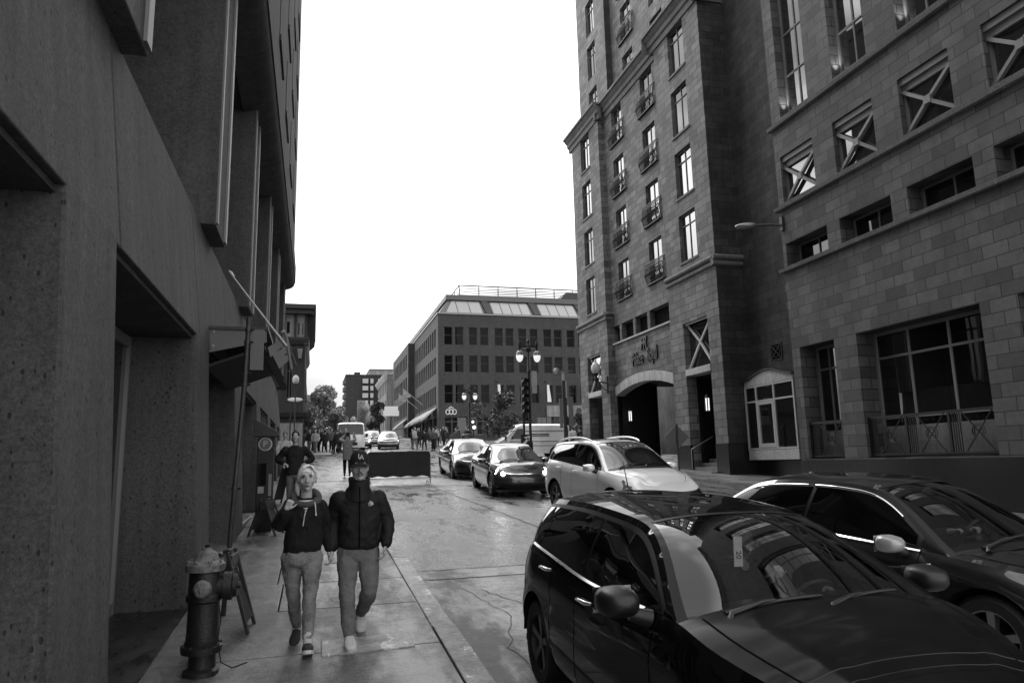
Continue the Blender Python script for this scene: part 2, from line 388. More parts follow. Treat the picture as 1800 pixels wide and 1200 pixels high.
# pale crossing in front of the barrier, side street, far pavements
sheet('crossing', M['pave'], -12, 12, 23.8, 26.6, -.031)
sheet('crossing_line', M['mark'], -12, 4.2, 23.35, 23.6, -.028)
sheet('crossing_line', M['mark'], -12, 4.2, 26.9, 27.15, -.028)
def slab(name, mat, x0, x1, y0, y1, h=.1, n=1):
    mb = MB(); n = max(1, int((y1-y0)/12))
    for k in range(n):
        a = y0+(y1-y0)*k/n; b = y0+(y1-y0)*(k+1)/n
        mb.hexa([(x0,a,gz(a)-.3),(x1,a,gz(a)-.3),(x1,b,gz(b)-.3),(x0,b,gz(b)-.3)], [(x0,a,gz(a)+h),(x1,a,gz(a)+h),(x1,b,gz(b)+h),(x0,b,gz(b)+h)])
    return tag(mb.build(name, mat), kind='structure')
slab('pavement', M['pave'], -40, 1.1, 48, 130, .1)
slab('pavement', M['pave'], 10.8, 70, 62, 118, .1)
slab('pavement', M['walk'], 12.7, 15.9, -20, 42, .08)
# the near left sidewalk: separate cast slabs with open joints over a dark bed, and kerb stones
random.seed(11)
mb = MB(); y = -4.0
while y < 22.6:
    ln = random.choice((1.35, 1.5, 1.62, .62, 1.5)); y2 = min(y + ln, 23.2)
    cuts = [-1.26, 1.139] if random.random() < .6 else [-1.26, -.35 + random.uniform(-.2, .3), 1.139]
    for a, b in zip(cuts, cuts[1:]):
        dz = random.uniform(-.006, .006); e = .006
        mb.hexa([(a+e, y+e, gz(y)-.2), (b-e, y+e, gz(y)-.2), (b-e, y2-e, gz(y2)-.2), (a+e, y2-e, gz(y2)-.2)],
                [(a+e, y+e, gz(y)+.05+dz), (b-e, y+e, gz(y)+.05+dz), (b-e, y2-e, gz(y2)+.05-dz), (a+e, y2-e, gz(y2)+.05-dz)])
    y = y2
tag(mb.build('sidewalk', M['walk'], bevel=.008), kind='structure')
# a patched square in the sidewalk
mb = MB(); mb.hexa([(.1,6.55,gz(6.55)-.1),(.9,6.6,gz(6.6)-.1),(.9,7.05,gz(7.05)-.1),(.1,7.0,gz(7.0)-.1)], [(.1,6.55,gz(6.55)+.059),(.9,6.6,gz(6.6)+.059),(.9,7.05,gz(7.05)+.059),(.1,7.0,gz(7.0)+.059)])
tag(mb.build('sidewalk_patch', M['kerb'], bevel=.01), kind='structure')
mb = MB(); y = -4.0
while y < 23:
    y2 = min(y + random.uniform(1.7, 2.0), 23.2); dz = random.uniform(-.006, .006); dx = random.uniform(-.006, .006)
    mb.hexa([(1.14+dx, y+.007, gz(y)-.3), (1.39+dx, y+.007, gz(y)-.3), (1.39+dx, y2-.007, gz(y2)-.3), (1.14+dx, y2-.007, gz(y2)-.3)],
            [(1.14+dx, y+.007, gz(y)+.060+dz), (1.365+dx, y+.007, gz(y)+.052+dz), (1.365+dx, y2-.007, gz(y2)+.052+dz), (1.14+dx, y2-.007, gz(y2)+.060+dz)])
    y = y2
tag(mb.build('kerb', M['kerb'], bevel=.012), kind='structure')

# cracks wandering over the slabs
mb = MB(); random.seed(23)
for a, b in (((-1.2, 9.2), (.2, 8.6)), ((.2, 8.6), (.5, 7.8)), ((.3, 7.75), (1.0, 7.5)), ((.6, 9.6), (1.1, 9.2)), ((-1.0, 6.2), (.0, 5.9)), ((.0, 5.9), (.6, 5.3)), ((-.3, 11.8), (.9, 11.2)), ((.5, 13.9), (1.1, 13.2))): crackline(wobble(a, b, 12, .035), .007, .062)
tag(mb.build('sidewalk_cracks', M['joint']), kind='structure')
# ------------------------------------------------------------------ left: the concrete block we stand beside
lb = thing('concrete_building', (-4, 15, 0.3), 'dark speckled concrete building with heavy pillars and tall fins on the left edge', 'building')
PX = lambda z: -1.22 - .15 * (z + .1) / 3.34        # battered lower wall: further back as it rises
def pillar(y0, y1, z0, depth=1.35):
    mb = MB(); zt = 3.30
    mb.hexa([(PX(z0)-depth, y0, z0), (PX(z0), y0, z0), (PX(z0), y1, z0), (PX(z0)-depth, y1, z0)],
            [(PX(zt)-depth, y0, zt), (PX(zt), y0, zt), (PX(zt), y1, zt), (PX(zt)-depth, y1, zt)])
    mb.build('pillar', M['conc'], lb, bevel=.02)
PIL = [(-3.2, -2.1), (-.8, .35), (4.3, 5.4), (9.0, 10.05), (13.3, 14.6), (18.4, 19.6), (23.0, 24.2), (27.5, 28.6), (30.6, 31.7)]
for a, b in PIL: pillar(a, b, gz(a) - .55)
def fx(z): return -1.37 - .18 * (z - 3.24) / 1.71
# fascia panels between z 3.24 and 4.95, leaning back, separated by open joints
FJ = [-3.2, -1.2, 2.0, 5.5, 9.25, 12.4, 15.8, 18.6, 21.8, 25.2, 28.6, 31.7]
for a, b in zip(FJ, FJ[1:]):
    mb = MB(); e = .018; z0, z1 = 3.24, 4.95
    mb.hexa([(fx(z0)-1.6, a+e, z0), (fx(z0), a+e, z0), (fx(z0), b-e, z0), (fx(z0)-1.6, b-e, z0)],
            [(fx(z1)-1.5, a+e, z1), (fx(z1), a+e, z1), (fx(z1), b-e, z1), (fx(z1)-1.5, b-e, z1)])
    mb.build('fascia_panel', M['conc'], lb, bevel=.012)
# fins rising off the fascia, flush with its foot
FIN = [(-3.3, -2.4), (-.2, .9), (4.75, 5.84), (9.98, 11.07), (15.22, 16.2), (20.4, 21.4), (25.5, 26.5), (30.65, 31.7)]
for a, b in FIN:
    mb = MB(); mb.box(-3.6, -1.355, a, b, 4.93, 11.5); fo = mb.build('fin', M['conc'], lb, bevel=.015)
    mb = MB(); mb.box(-1.36, -1.33, a+.02, a+.12, 4.96, 11.4); mb.box(-1.36, -1.325, b-.2, b-.04, 4.96, 11.4)
    mb.build('edge_moulding', M['frame_mid'], fo)
# recessed glazing between the fins
for (a0, a1), (b0, b1) in zip(FIN, FIN[1:]):
    wn = MB(); wn.box(-3.46, -3.40, a1, b0, 4.95, 5.15); wn.box(-3.46, -3.40, a1, b0, 7.9, 8.0); wn.box(-3.46, -3.40, (a1+b0)/2-.04, (a1+b0)/2+.04, 5.15, 7.9); wn.box(-3.46, -3.40, (a1+b0)/2-.04, (a1+b0)/2+.04, 8.0, 9.6)
    wo = wn.build('window', M['metal_dark'], lb)
    pn = MB(); pn.quad((-3.43, a1, 4.95), (-3.43, b0, 4.95), (-3.43, b0, 9.6), (-3.43, a1, 9.6)); pn.build('pane', M['glass'], wo)
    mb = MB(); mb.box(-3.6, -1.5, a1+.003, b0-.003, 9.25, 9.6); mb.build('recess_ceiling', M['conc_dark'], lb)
# cove under the overhanging upper floors, cast in lengths
prof = [(-1.62, 9.2), (-1.36, 9.28)] + [(-1.36 + .40*math.sin(R(a)), 9.30 + .30*(1-math.cos(R(a)))) for a in range(10, 91, 10)] + [(-.93, 9.60), (-.93, 10.3), (-1.62, 10.3)]
CJ = [-3.2] + [2.7, 7.9, 13.1, 18.3, 23.4, 28.5, 31.7]
for a, b in zip(CJ, CJ[1:]):
    mb = MB(); mb.prism([(x, a+.015, z) for x, z in prof], (0, b-a-.03, 0)); mb.build('cove', M['conc_smooth'], lb, smooth=35)
mb = MB(); mb.box(-9, -1.02, -3.2, 31.66, 10.3, 25.5)
mb.build('upper_wall', M['conc_smooth'], lb)
for z in [11.9 + 2.75*k for k in range(5)]:
    for k in range(9):
        y0 = -2.8 + k*3.85
        mb = MB(); mb.box(-1.02, -.97, y0, y0+1.9, z-.14, z); mb.build('window_ledge', M['conc_dark'], lb)
        wn = MB(); wn.box(-1.025, -1.005, y0+.05, y0+1.85, z, z+1.6); wn.build('window', M['dark'], lb)
mb = MB(); mb.box(-9, -.95, -3.2, 31.8, 25.5, 26.1); mb.build('roof_edge', M['conc_dark'], lb)
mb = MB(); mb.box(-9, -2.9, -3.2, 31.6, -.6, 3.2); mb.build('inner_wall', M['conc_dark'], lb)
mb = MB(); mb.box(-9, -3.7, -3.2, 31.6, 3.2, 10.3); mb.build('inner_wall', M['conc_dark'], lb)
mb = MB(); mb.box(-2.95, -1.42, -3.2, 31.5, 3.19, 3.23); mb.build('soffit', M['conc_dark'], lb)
# shop doors in the bays, with a stepped threshold
def door_bay(y0, y1, x, z0, zt=3.18, mats='frame_mid'):
    fr = MB(); n = 4
    ys = [y0 + (y1-y0)*k/n for k in range(n+1)]
    for yy in ys: fr.box(x-.03, x+.04, yy-.045, yy+.045, z0, zt)
    for a, b in zip(ys, ys[1:]):
        fr.box(x-.025, x+.035, a+.045, b-.045, z0, z0+.24); fr.box(x-.02, x+.045, a+.045, b-.045, z0+.24, z0+.30); fr.box(x-.025, x+.035, a+.045, b-.045, zt-.12, zt)
    d = fr.build('door', M['frame_mid'], lb)
    p = MB(); p.quad((x, y0, z0+.3), (x, y1, z0+.3), (x, y1, zt), (x, y0, zt)); p.build('pane', M['glass'], d)
    h = MB(); h.tube([(x+.09, y0+.35, z0+.95), (x+.09, y0+.35, z0+1.25)], .014); h.build('handle', M['metal'], d)
    s = MB(); s.box(x-.2, -1.262, y0+.004, y1-.004, z0-.9, z0-.06); s.build('threshold', M['walk'], lb, bevel=.02)
    return d
dd = door_bay(5.4, 9.0, -2.10, -.04)
door_bay(10.05, 13.3, -2.3, .5); door_bay(.35, 4.3, -2.1, .0); door_bay(14.6, 18.4, -2.0, .7); door_bay(19.6, 23.0, -2.0, .95); door_bay(24.2, 27.5, -2.0, 1.25)
# small piers and shop front beyond the canopy
for y in (20.6, 21.6, 22.5): 
    mb = MB(); mb.box(-2.0, -1.42, y-.13, y+.13, gz(y)-.2, 3.2); mb.build('mullion_pier', M['conc'], lb, bevel=.01)
# canopy: side plates, roof slab and sloping front panel
cp = thing('entrance_canopy', (-1.37, 11.0, 3.2), 'steel entrance canopy with riveted tapering side plate fixed to the concrete building', 'canopy')
for y in (10.2, 13.1):
    mb = MB(); mb.prism([(-1.42, y, 3.20), (-.95, y, 3.31), (-.66, y, 3.36), (-.66, y, 3.52), (-1.42, y, 3.58)], (0, .03, 0)); sp = mb.build('side_plate', M['metal_dark'] if y > 11 else M['frame'], cp)
    for x, z in ((-1.34, 3.49), (-1.34, 3.30)):
        b = MB(); b.lathe([(0, -.012), (.016, -.01), (.016, 0)], (x, y-.0, z), 10, 'y'); b.build('bolt', M['metal'], sp, smooth=40)
mb = MB(); mb.box(-1.42, -.64, 10.17, 13.16, 3.525, 3.565); mb.build('roof_slab', M['metal_dark'], cp)
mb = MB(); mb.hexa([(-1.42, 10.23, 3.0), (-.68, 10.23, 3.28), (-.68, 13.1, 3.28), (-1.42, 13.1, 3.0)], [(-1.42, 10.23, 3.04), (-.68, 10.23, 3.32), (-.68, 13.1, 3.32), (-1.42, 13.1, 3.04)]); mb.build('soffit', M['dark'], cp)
for k, y in enumerate((10.5, 11.3, 12.1)):
    mb = MB(); mb.prism([(-.66, y, 3.34), (-.40, y, 3.52), (-.40, y, 3.42), (-.62, y, 3.2)], (0, .02, 0)); mb.build('bracket', M['frame_mid'], cp)
mb = MB(); mb.tube([(-.47, 10.2, 3.50), (-.44, 10.25, 3.53), (-.41, 10.3, 3.46), (-.36, 10.35, 3.2), (-.33, 10.4, 3.02)], .022, 10); mb.tube([(-.40, 10.4, 3.45), (-.34, 13.1, 3.45)], .018, 8); mb.build('rail', M['frame_mid'], cp, smooth=40)
for y in (10.7, 12.0):
    mb = MB(); mb.bar((-.74, y, 3.42), (-.50, y+.3, 2.95), .10, .16, (0, 1, 0)); mb.build('sign_arm', M['dark'], cp)
fp = thing('flag_pole', (-.50, 10.15, 3.4), 'thin bare flagpole leaning back from the canopy over the pavement', 'flagpole')
mb = MB(); mb.tube([(-.448, 10.2, 3.377), (-1.14, 10.2, 4.285)], [.016, .010], 8); mb.build('pole', M['frame_light'], fp, smooth=40)
mb = MB(); mb.tube([(-1.12, 10.2, 4.26), (-1.165, 10.2, 4.32), (-1.19, 10.2, 4.35)], [.022, .03, .012], 8); mb.build('finial', M['metal'], fp, smooth=40)
mb = MB(); mb.tube([(-.40, 10.2, 3.31), (-.52, 10.2, 3.47)], .024, 8); mb.build('socket', M['metal'], fp, smooth=40)
# leaning sign post at the kerbside of the door
sp = thing('sign_post', (-.86, 8.2, gz(8.2)+.05), 'tall rusty steel sign post leaning in front of the canopy', 'sign post')
mb = MB(); mb.tube([(-.86, 8.2, .13), (-.80, 8.2, 1.4), (-.742, 8.2, 2.56), (-.722, 8.2, 3.30)], .026, 10); mb.build('pole', M['metal_dark'], sp, smooth=40)
for z, x in ((2.55, -.742), (2.68, -.738), (3.16, -.726), (3.02, -.729), (1.45, -.798)):
    mb = MB(); mb.lathe([(.0, -.02), (.036, -.018), (.036, .018), (0, .02)], (x, 8.2, z), 12); mb.tube([(x+.02, 8.2, z), (x+.06, 8.17, z)], .012, 6); mb.build('clamp', M['metal_dark'], sp, smooth=40)
mb = MB(); mb.box(-.70, -.56, 8.24, 8.26, 2.72, 3.17); mb.build('sign_panel', M['frame'], sp, bevel=.004)
# sandwich boards
def sandwich(x, y, z, rot, label, h=.82, wd=.55):
    m = Matrix.Translation((x, y, z)) @ Matrix.Rotation(rot, 4, 'Z')
    t = thing('sandwich_board', None, label, 'sign board', 'dark sandwich boards on the sidewalk', m)
    for s in (-1, 1):
        mb = MB(); top = .03*s; bot = .24*s
        mb.bar((-wd/2+.025, bot, 0), (-wd/2+.025, top, h), .05, .03, (0, 1, 0)); mb.bar((wd/2-.025, bot, 0), (wd/2-.025, top, h), .05, .03, (0, 1, 0))
        mb.bar((-wd/2+.05, bot*.12+top*.88, h-.1), (wd/2-.05, bot*.12+top*.88, h-.1), .03, .14, (0, 0, 1))
        mb.build('frame', M['iron'], t, local=True, bevel=.006)
        mb = MB(); mb.hexa([(-wd/2+.05, bot*.9-.008, .1), (wd/2-.05, bot*.9-.008, .1), (wd/2-.05, bot*.9+.008, .1), (-wd/2+.05, bot*.9+.008, .1)],
                           [(-wd/2+.05, top*1.6-.008, h-.17), (wd/2-.05, top*1.6-.008, h-.17), (wd/2-.05, top*1.6+.008, h-.17), (-wd/2+.05, top*1.6+.008, h-.17)]); mb.build('panel', M['tarp'], t, local=True)
    mb = MB(); mb.box(-.09, .09, -.035, .035, h-.02, h+.015); mb.build('handle', M['iron'], t, local=True, bevel=.008)
    return t
sandwich(-.775, 7.6, gz(7.6)+.05, R(86), 'dark sandwich board standing just behind the fire hydrant', .74, .46)
sandwich(-.78, 13.75, gz(13.75)+.05, R(74), 'dark folding board leaning beside the parking machine', .62, .5)
sandwich(-.62, 19.0, gz(19)+.05, R(70), 'dark sandwich board standing furthest up the sidewalk, behind the bearded man', .9, .5)
# parking machine
pm = thing('parking_machine', (-.86, 14.3, gz(14.3)+.05), 'tall dark parking pay machine with round P badge and wedge top', 'parking machine')
zb = gz(14.3)+.05
mb = MB(); mb.box(-1.02, -.72, 14.22, 14.5, zb, 2.22); mb.build('cabinet', M['tarp'], pm, bevel=.015)
mb = MB(); mb.prism([(-1.08, 14.1, 2.58), (-.64, 14.1, 2.32), (-.64, 14.1, 2.24), (-1.08, 14.1, 2.24)], (0, .5, 0)); mb.build('hood', M['metal_dark'], pm, bevel=.01)
mb = MB(); mb.lathe([(0, 0), (.125, 0), (.125, .02), (.105, .03), (.10, .018), (0, .018)][::-1], (-.875, 14.19, 2.10), 28, 'y'); bd = mb.build('badge', M['frame_light'], pm, smooth=40)
mb = MB(); mb.lathe([(0, -.012), (.10, -.012), (.10, 0)], (-.875, 14.186, 2.10), 28, 'y'); mb.build('badge_face', M['frame'], bd, smooth=40)
text_mesh('P', .17, .004, 'badge_letter', M['frame_light'], frame_m((-.875, 14.165, 2.10), (1, 0, 0), (0, 0, 1)), bd)
mb = MB(); mb.box(-.98, -.84, 14.19, 14.22, 1.35, 1.75); mb.build('screen', M['glass_dark'], pm)
mb = MB(); mb.box(-.98, -.88, 14.185, 14.22, 1.2, 1.32); mb.build('keypad', M['metal'], pm)
mb = MB(); mb.box(-.80, -.745, 14.20, 14.22, 1.15, 1.55); mb.build('price_card', M['frame_mid'], pm)
# ------------------------------------------------------------------ wall and window builders. face 'W' looks to -x, 'S' to -y, 'E' to +x
def FT(face, pl):
    if face == 'W': return lambda u, v, w: (pl + w, u, v)
    if face == 'S': return lambda u, v, w: (u, pl + w, v)
    if face == 'E': return lambda u, v, w: (pl - w, u, v)
def wall(name, parent, mat, face, pl, u0, u1, z0, z1, holes=(), depth=.3, reveal=None, mats=None):
    T = FT(face, pl); mb = MB()
    us = sorted({u0, u1} | {h[0] for h in holes} | {h[1] for h in holes}); zs = sorted({z0, z1} | {h[2] for h in holes} | {h[3] for h in holes})
    us = [u for u in us if u0 <= u <= u1]; zs = [z for z in zs if z0 <= z <= z1]
    def inh(u, z): return any(h[0] < u < h[1] and h[2] < z < h[3] for h in holes)
    for a, b in zip(us, us[1:]):
        for c, d in zip(zs, zs[1:]):
            if not inh((a+b)/2, (c+d)/2): mb.quad(T(a, c, 0), T(b, c, 0), T(b, d, 0), T(a, d, 0))
    for h in holes:
        a, b, c, d = h[:4]; w = h[4] if len(h) > 4 else depth
        mb.quad(T(a, c, 0), T(a, d, 0), T(a, d, w), T(a, c, w)); mb.quad(T(b, c, 0), T(b, d, 0), T(b, d, w), T(b, c, w))
        mb.quad(T(a, c, 0), T(b, c, 0), T(b, c, w), T(a, c, w)); mb.quad(T(a, d, 0), T(b, d, 0), T(b, d, w), T(a, d, w))
    return mb.build(name, mat, parent)
def window(parent, face, pl, a, b, c, d, w=.2, nv=1, hz=(), fmat='frame', gmat='glass', fw=.05, sill=None, name='window', pt=.0, vs=None):
    """frame bars at depth w inside the hole, pane just behind"""
    T = FT(face, pl); mb = MB(); e = .004
    def bx(u0, u1, v0, v1, w0, w1, m=mb):
        p = [T(u, v, ww) for ww in (w0, w1) for (u, v) in ((u0, v0), (u1, v0), (u1, v1), (u0, v1))]
        m.add(p, [(0,1,2,3),(4,7,6,5),(0,4,5,1),(1,5,6,2),(2,6,7,3),(3,7,4,0)])
    a2, b2, c2, d2 = a+e, b-e, c+e, d-e
    bx(a2, a2+fw, c2, d2, w-.05, w+.03); bx(b2-fw, b2, c2, d2, w-.05, w+.03)
    bx(a2+fw, b2-fw, c2, c2+fw, w-.045, w+.03); bx(a2+fw, b2-fw, d2-fw, d2, w-.045, w+.03)
    hs = sorted(c + (d-c)*h for h in hz); vls = vs if vs else [a + (b-a)*k/(nv) for k in range(1, nv)]
    segs = [c2+fw] + hs + [d2-fw]
    for h in hs: bx(a2+fw, b2-fw, h-fw*.4, h+fw*.4, w-.035, w+.03)
    for u in vls:
        for s0, s1 in zip(segs, segs[1:]): bx(u-fw*.4, u+fw*.4, s0+(fw*.4 if s0 in hs else 0), s1-(fw*.4 if s1 in hs else 0), w-.03, w+.03)
    o = mb.build(name, M[fmat], parent)
    p = MB(); tl = random.uniform(-pt, pt)
    p.quad(T(a2, c2, w+tl), T(b2, c2, w-tl), T(b2, d2, w-tl), T(a2, d2, w+tl)); p.build('pane', M[gmat], o)
    if sill:
        s = MB(); bx(a-.06, b+.06, c-.09, c-.002, -.05, .1, s); s.build('sill', M[sill], o)
    return o
def ledge(name, parent, mat, face, pl, a, b, z, prof):
    """moulding: prof = (out, up) pairs, run along the wall"""
    T = FT(face, pl); mb = MB(); mb.prism([T(a, z+v, -o) for o, v in prof], Vector(T(b, z, 0)) - Vector(T(a, z, 0)))
    return mb.build(name, mat, parent, smooth=30)
ROLL = [(-.1, -.25)] + [(.10*math.cos(R(a))+.0, -.13 + .10*math.sin(R(a))) for a in range(-90, 91, 30)] + [(.04, -.02)] + [(.05 + .12*math.cos(R(a)), .10 + .11*math.sin(R(a))) for a in range(-90, 91, 30)] + [(-.1, .21)]
CORN = [(-.1, -.75), (.06, -.75), (.08, -.50), (.16, -.45), (.18, -.25), (.26, -.18), (.34, -.05), (.42, -.02), (.42, .10), (.36, .14), (-.1, .14)]
SILL = [(-.05, -.12), (.10, -.10), (.12, .0), (-.05, .02)]

# ------------------------------------------------------------------ the hotel tower
ht = thing('hotel_building', (18, 30, 1.2), 'tall stone block hotel with arched carriage entrance and iron balconies', 'building')
LV = [(9.66, 11.68), (12.44, 14.44), (15.2, 17.25), (18.0, 20.02)]      # storeys: sill, head
XP, XM, XR = 14.6, 14.95, 15.75
ZC = 20.7
def stack(x, y0, y1, hz=(.62,), nv=2, sill='trim', full=False):
    for c, d in LV: window(ht, 'W', x, y0, y1, c, d, .15, nv, hz, gmat='glass_hi', sill=sill, pt=.015)
def holes(y0, y1, dp=.32): return [(y0, y1, c, d, dp) for c, d in LV]
# left pier
wall('stone_pier', ht, M['stone'], 'W', XP, 33.83, 37.9, .9, ZC, holes(35.18, 36.48) + [(34.87, 36.75, 1.0, 7.32, .5)])
wall('stone_pier', ht, M['stone'], 'S', 33.83, XP, XM+.05, .9, ZC)
wall('stone_pier', ht, M['stone'], 'S', 37.9, XP, 24, 5.85, ZC)
mb = MB(); mb.box(XP+.02, 15.3, 37.55, 37.88, .9, 5.85); mb.build('stone_pier', M['stone'], ht)
stack(XP, 35.18, 36.48, (.72,))
# right pier A
wall('stone_pier', ht, M['stone'], 'W', XP, 23.2, 27.05, .6, ZC, holes(24.43, 25.76) + [(24.05, 25.95, .6, 7.12, .45)])
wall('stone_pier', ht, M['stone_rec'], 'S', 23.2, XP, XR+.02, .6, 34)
wall('stone_pier', ht, M['stone'], 'S', 27.05, XP, XM+.05, .9, ZC)
stack(XP, 24.43, 25.76, (.76,))
# middle bay with arch
BY, CYY = (31.53, 32.78), (28.02, 29.3)
YA0, YA1 = 27.05, 33.83
wall('stone_wall', ht, M['stone'], 'W', XM, YA0, YA1, 5.98, ZC, holes(*BY) + holes(*CYY) + [(27.5, 29.6, 7.62, 8.5), (29.85, 31.15, 7.62, 8.5), (31.4, 32.75, 7.62, 8.5), (33.0, 33.8, 7.62, 8.5)], .32)
for a, b in ((27.5, 29.6), (29.85, 31.15), (31.4, 32.75), (33.0, 33.8)): window(ht, 'W', XM, a, b, 7.62, 8.5, .25, 1, (), gmat='black')
for y0, y1 in (BY, CYY): stack(XM, y0, y1, (), 2, None)
# arch: segmental head between the piers
arc_c, arc_r = 30.8, 11.2
def az(y, r=None): return 5.30 - (arc_r - math.sqrt(max(arc_r**2 - (y-arc_c)**2, 0)))
mb = MB(); ys = [YA0 + (YA1-YA0)*k/24 for k in range(25)]
mb.grid([[(XM, y, az(y)+.46) for y in ys], [(XM, y, 5.98) for y in ys]]); mb.build('stone_wall', M['stone'], ht)
mb = MB()
for k in range(12):
    a = YA0 + (YA1-YA0)*k/12 + .012; b = YA0 + (YA1-YA0)*(k+1)/12 - .012
    mb.hexa([(XM-.05, a, az(a)), (XM+.45, a, az(a)), (XM+.45, b, az(b)), (XM-.05, b, az(b))], [(XM-.05, a, az(a)+.46), (XM+.45, a, az(a)+.46), (XM+.45, b, az(b)+.46), (XM-.05, b, az(b)+.46)])
mb.build('arch', M['trim_light'], ht, bevel=.012)
# ground floor interior behind the arch: columns, ceiling, pale court beyond
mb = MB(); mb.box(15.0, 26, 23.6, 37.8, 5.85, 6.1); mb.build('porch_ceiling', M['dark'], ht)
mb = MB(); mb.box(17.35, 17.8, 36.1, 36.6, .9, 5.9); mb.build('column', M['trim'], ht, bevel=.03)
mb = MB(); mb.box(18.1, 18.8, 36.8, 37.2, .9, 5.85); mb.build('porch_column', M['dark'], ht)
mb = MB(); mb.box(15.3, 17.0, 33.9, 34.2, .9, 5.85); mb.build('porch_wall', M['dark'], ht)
mb = MB(); mb.box(26, 26.3, 24, 33, .9, 5.85); mb.box(15.3, 26, 23.6, 23.9, .6, 5.85); mb.box(22, 26.4, 33.0, 33.2, .9, 5.85); mb.build('porch_wall', M['conc_dark'], ht)
mb = MB(); mb.box(31, 31.4, 30, 60, 1.5, 9); mb.build('court_wall', M['facade_mid'], ht)
mb = MB(); mb.box(23.2, 30.9, 57, 57.4, 1.5, 9); mb.build('court_wall', M['facade_pale'], ht)
mb = MB(); mb.box(20.6, 24.2, 42.2, 42.5, 1.9, 2.75); mb.build('court_parapet', M['facade_pale'], ht)
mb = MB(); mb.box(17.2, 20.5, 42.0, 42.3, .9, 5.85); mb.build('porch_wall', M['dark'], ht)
# cross-braced windows over the two side openings and pale lintels
def xwin(y0, y1, z0, z1, lz0, lz1, x=XP+.18):
    mb = MB()
    mb.box(x+.1, x+.13, y0, y1, z0-.1, z1+.3); o = mb.build('window', M['frame_mid'], ht)
    p = MB(); p.quad((x+.09, y0, z0-.1), (x+.09, y1, z0-.1), (x+.09, y1, z1+.2), (x+.09, y0, z1+.2)); p.build('pane', M['glass'], o)
    f = MB(); c = ((y0+y1)/2, z0+(z1-z0)*.55)
    for yy, zz in ((y0+.03, z0), (y1-.03, z0), (y0+.03, z1), (y1-.03, z1)): f.bar((x+.02, c[0], c[1]), (x-.02 if zz == z0 else x+.02, yy, zz), .09, .07, (1, 0, 0))
    f.build('cross_brace', M['frame_light'], o)
    l = MB(); l.box(XP-.03, XP+.5, y0+.005, y1-.005, lz0, lz1); l.build('lintel', M['trim_light'], ht, bevel=.01)
    b = MB(); b.bar((XP+.1, y0+.02, z1), (XP+.1, y1-.02, z1), .05, .06); b.build('head_bar', M['frame_light'], ht)
xwin(24.05, 25.95, 5.22, 7.08, 4.96, 5.22); xwin(34.87, 36.75, 5.33, 7.28, 5.05, 5.33)
mb = MB(); mb.box(16.6, 16.8, 23.9, 27.2, .6, 5.0); mb.box(15.0, 16.8, 27.2, 27.4, .6, 5.0); mb.box(XP+.5, 16.8, 23.5, 28.0, 4.95, 5.1); mb.build('passage_wall', M['conc_dark'], ht)
mb = MB(); mb.box(16.6, 16.8, 34.5, 37.6, .9, 5.1); mb.box(15.1, 16.8, 34.3, 34.5, .9, 5.1); mb.box(XP+.5, 16.8, 34.2, 37.6, 5.05, 5.2); mb.build('passage_wall', M['dark'], ht)
mb = MB()
for k in range(4): mb.box(XP-.25+.34*k, XP+1.9, 24.06, 25.94, .6, gz(24)+.14+.16*k)
mb.build('entrance_steps', M['trim'], ht, bevel=.015)
mb = MB(); mb.tube([(XP-.1, 25.75, gz(24)+1.0), (XP+.9, 25.75, gz(24)+1.5)], .025); mb.tube([(XP-.1, 25.75, gz(24)+1.02), (XP-.1, 25.75, gz(24)+.12)], .02); mb.build('handrail', M['metal'], ht, smooth=40)
# polished plinth
def plinth(face, pl, a, b, z1, z0=.3, out=.03):
    T = FT(face, pl); mb = MB()
    mb.add([T(a, z0, -out), T(b, z0, -out), T(b, z1, -out), T(a, z1, -out), T(a, z0, .1), T(b, z0, .1), T(b, z1, .1), T(a, z1, .1)], [(0,1,2,3),(4,7,6,5),(0,4,5,1),(1,5,6,2),(2,6,7,3),(3,7,4,0)])
    mb.build('plinth', M['plinth'], ht)
plinth('W', XP, 23.2, 24.05, 2.17); plinth('W', XP, 25.95, 27.05, 2.17); plinth('S', 23.2, XP, XR, 2.17); plinth('W', XP, 33.83, 34.87, 2.3, .9); plinth('W', XP, 36.75, 37.9, 2.4, .9)
plinth('W', XR, 18.4, 23.17, 1.52)
# mouldings and cornices
for a, b in ((23.2-.02, 27.07), (33.81, 37.92)): ledge('moulding', ht, M['trim'], 'W', XP, a, b, 9.12, ROLL)
ledge('moulding', ht, M['trim'], 'S', 23.2, XP-.15, XR, 9.12, ROLL); ledge('moulding', ht, M['trim'], 'S', 33.83, XP-.1, XM, 9.12, ROLL)
ledge('sill_course', ht, M['trim_light'], 'W', XM, 27.06, 33.8, 7.58, [(-.05, -.06), (.1, -.05), (.1, .03), (-.05, .03)])
ledge('cornice', ht, M['trim'], 'W', XP, 23.2-.3, 27.05+.35, ZC+.1, CORN); ledge('cornice', ht, M['trim'], 'W', XP, 33.83-.35, 37.9+.35, ZC+.1, CORN)
ledge('cornice', ht, M['trim'], 'W', XM, 27.3, 33.6, ZC+.1, CORN); ledge('cornice', ht, M['trim'], 'S', 23.2, XP-.2, XR, ZC+.1, CORN)
ledge('cornice', ht, M['trim'], 'S', 33.83, XP-.2, XM+.1, ZC+.1, CORN); ledge('cornice', ht, M['trim'], 'S', 27.4, XP-.4, XM, ZC+.1, [(-.01, -.7), (.0, -.7), (.0, .14), (-.01, .14)])
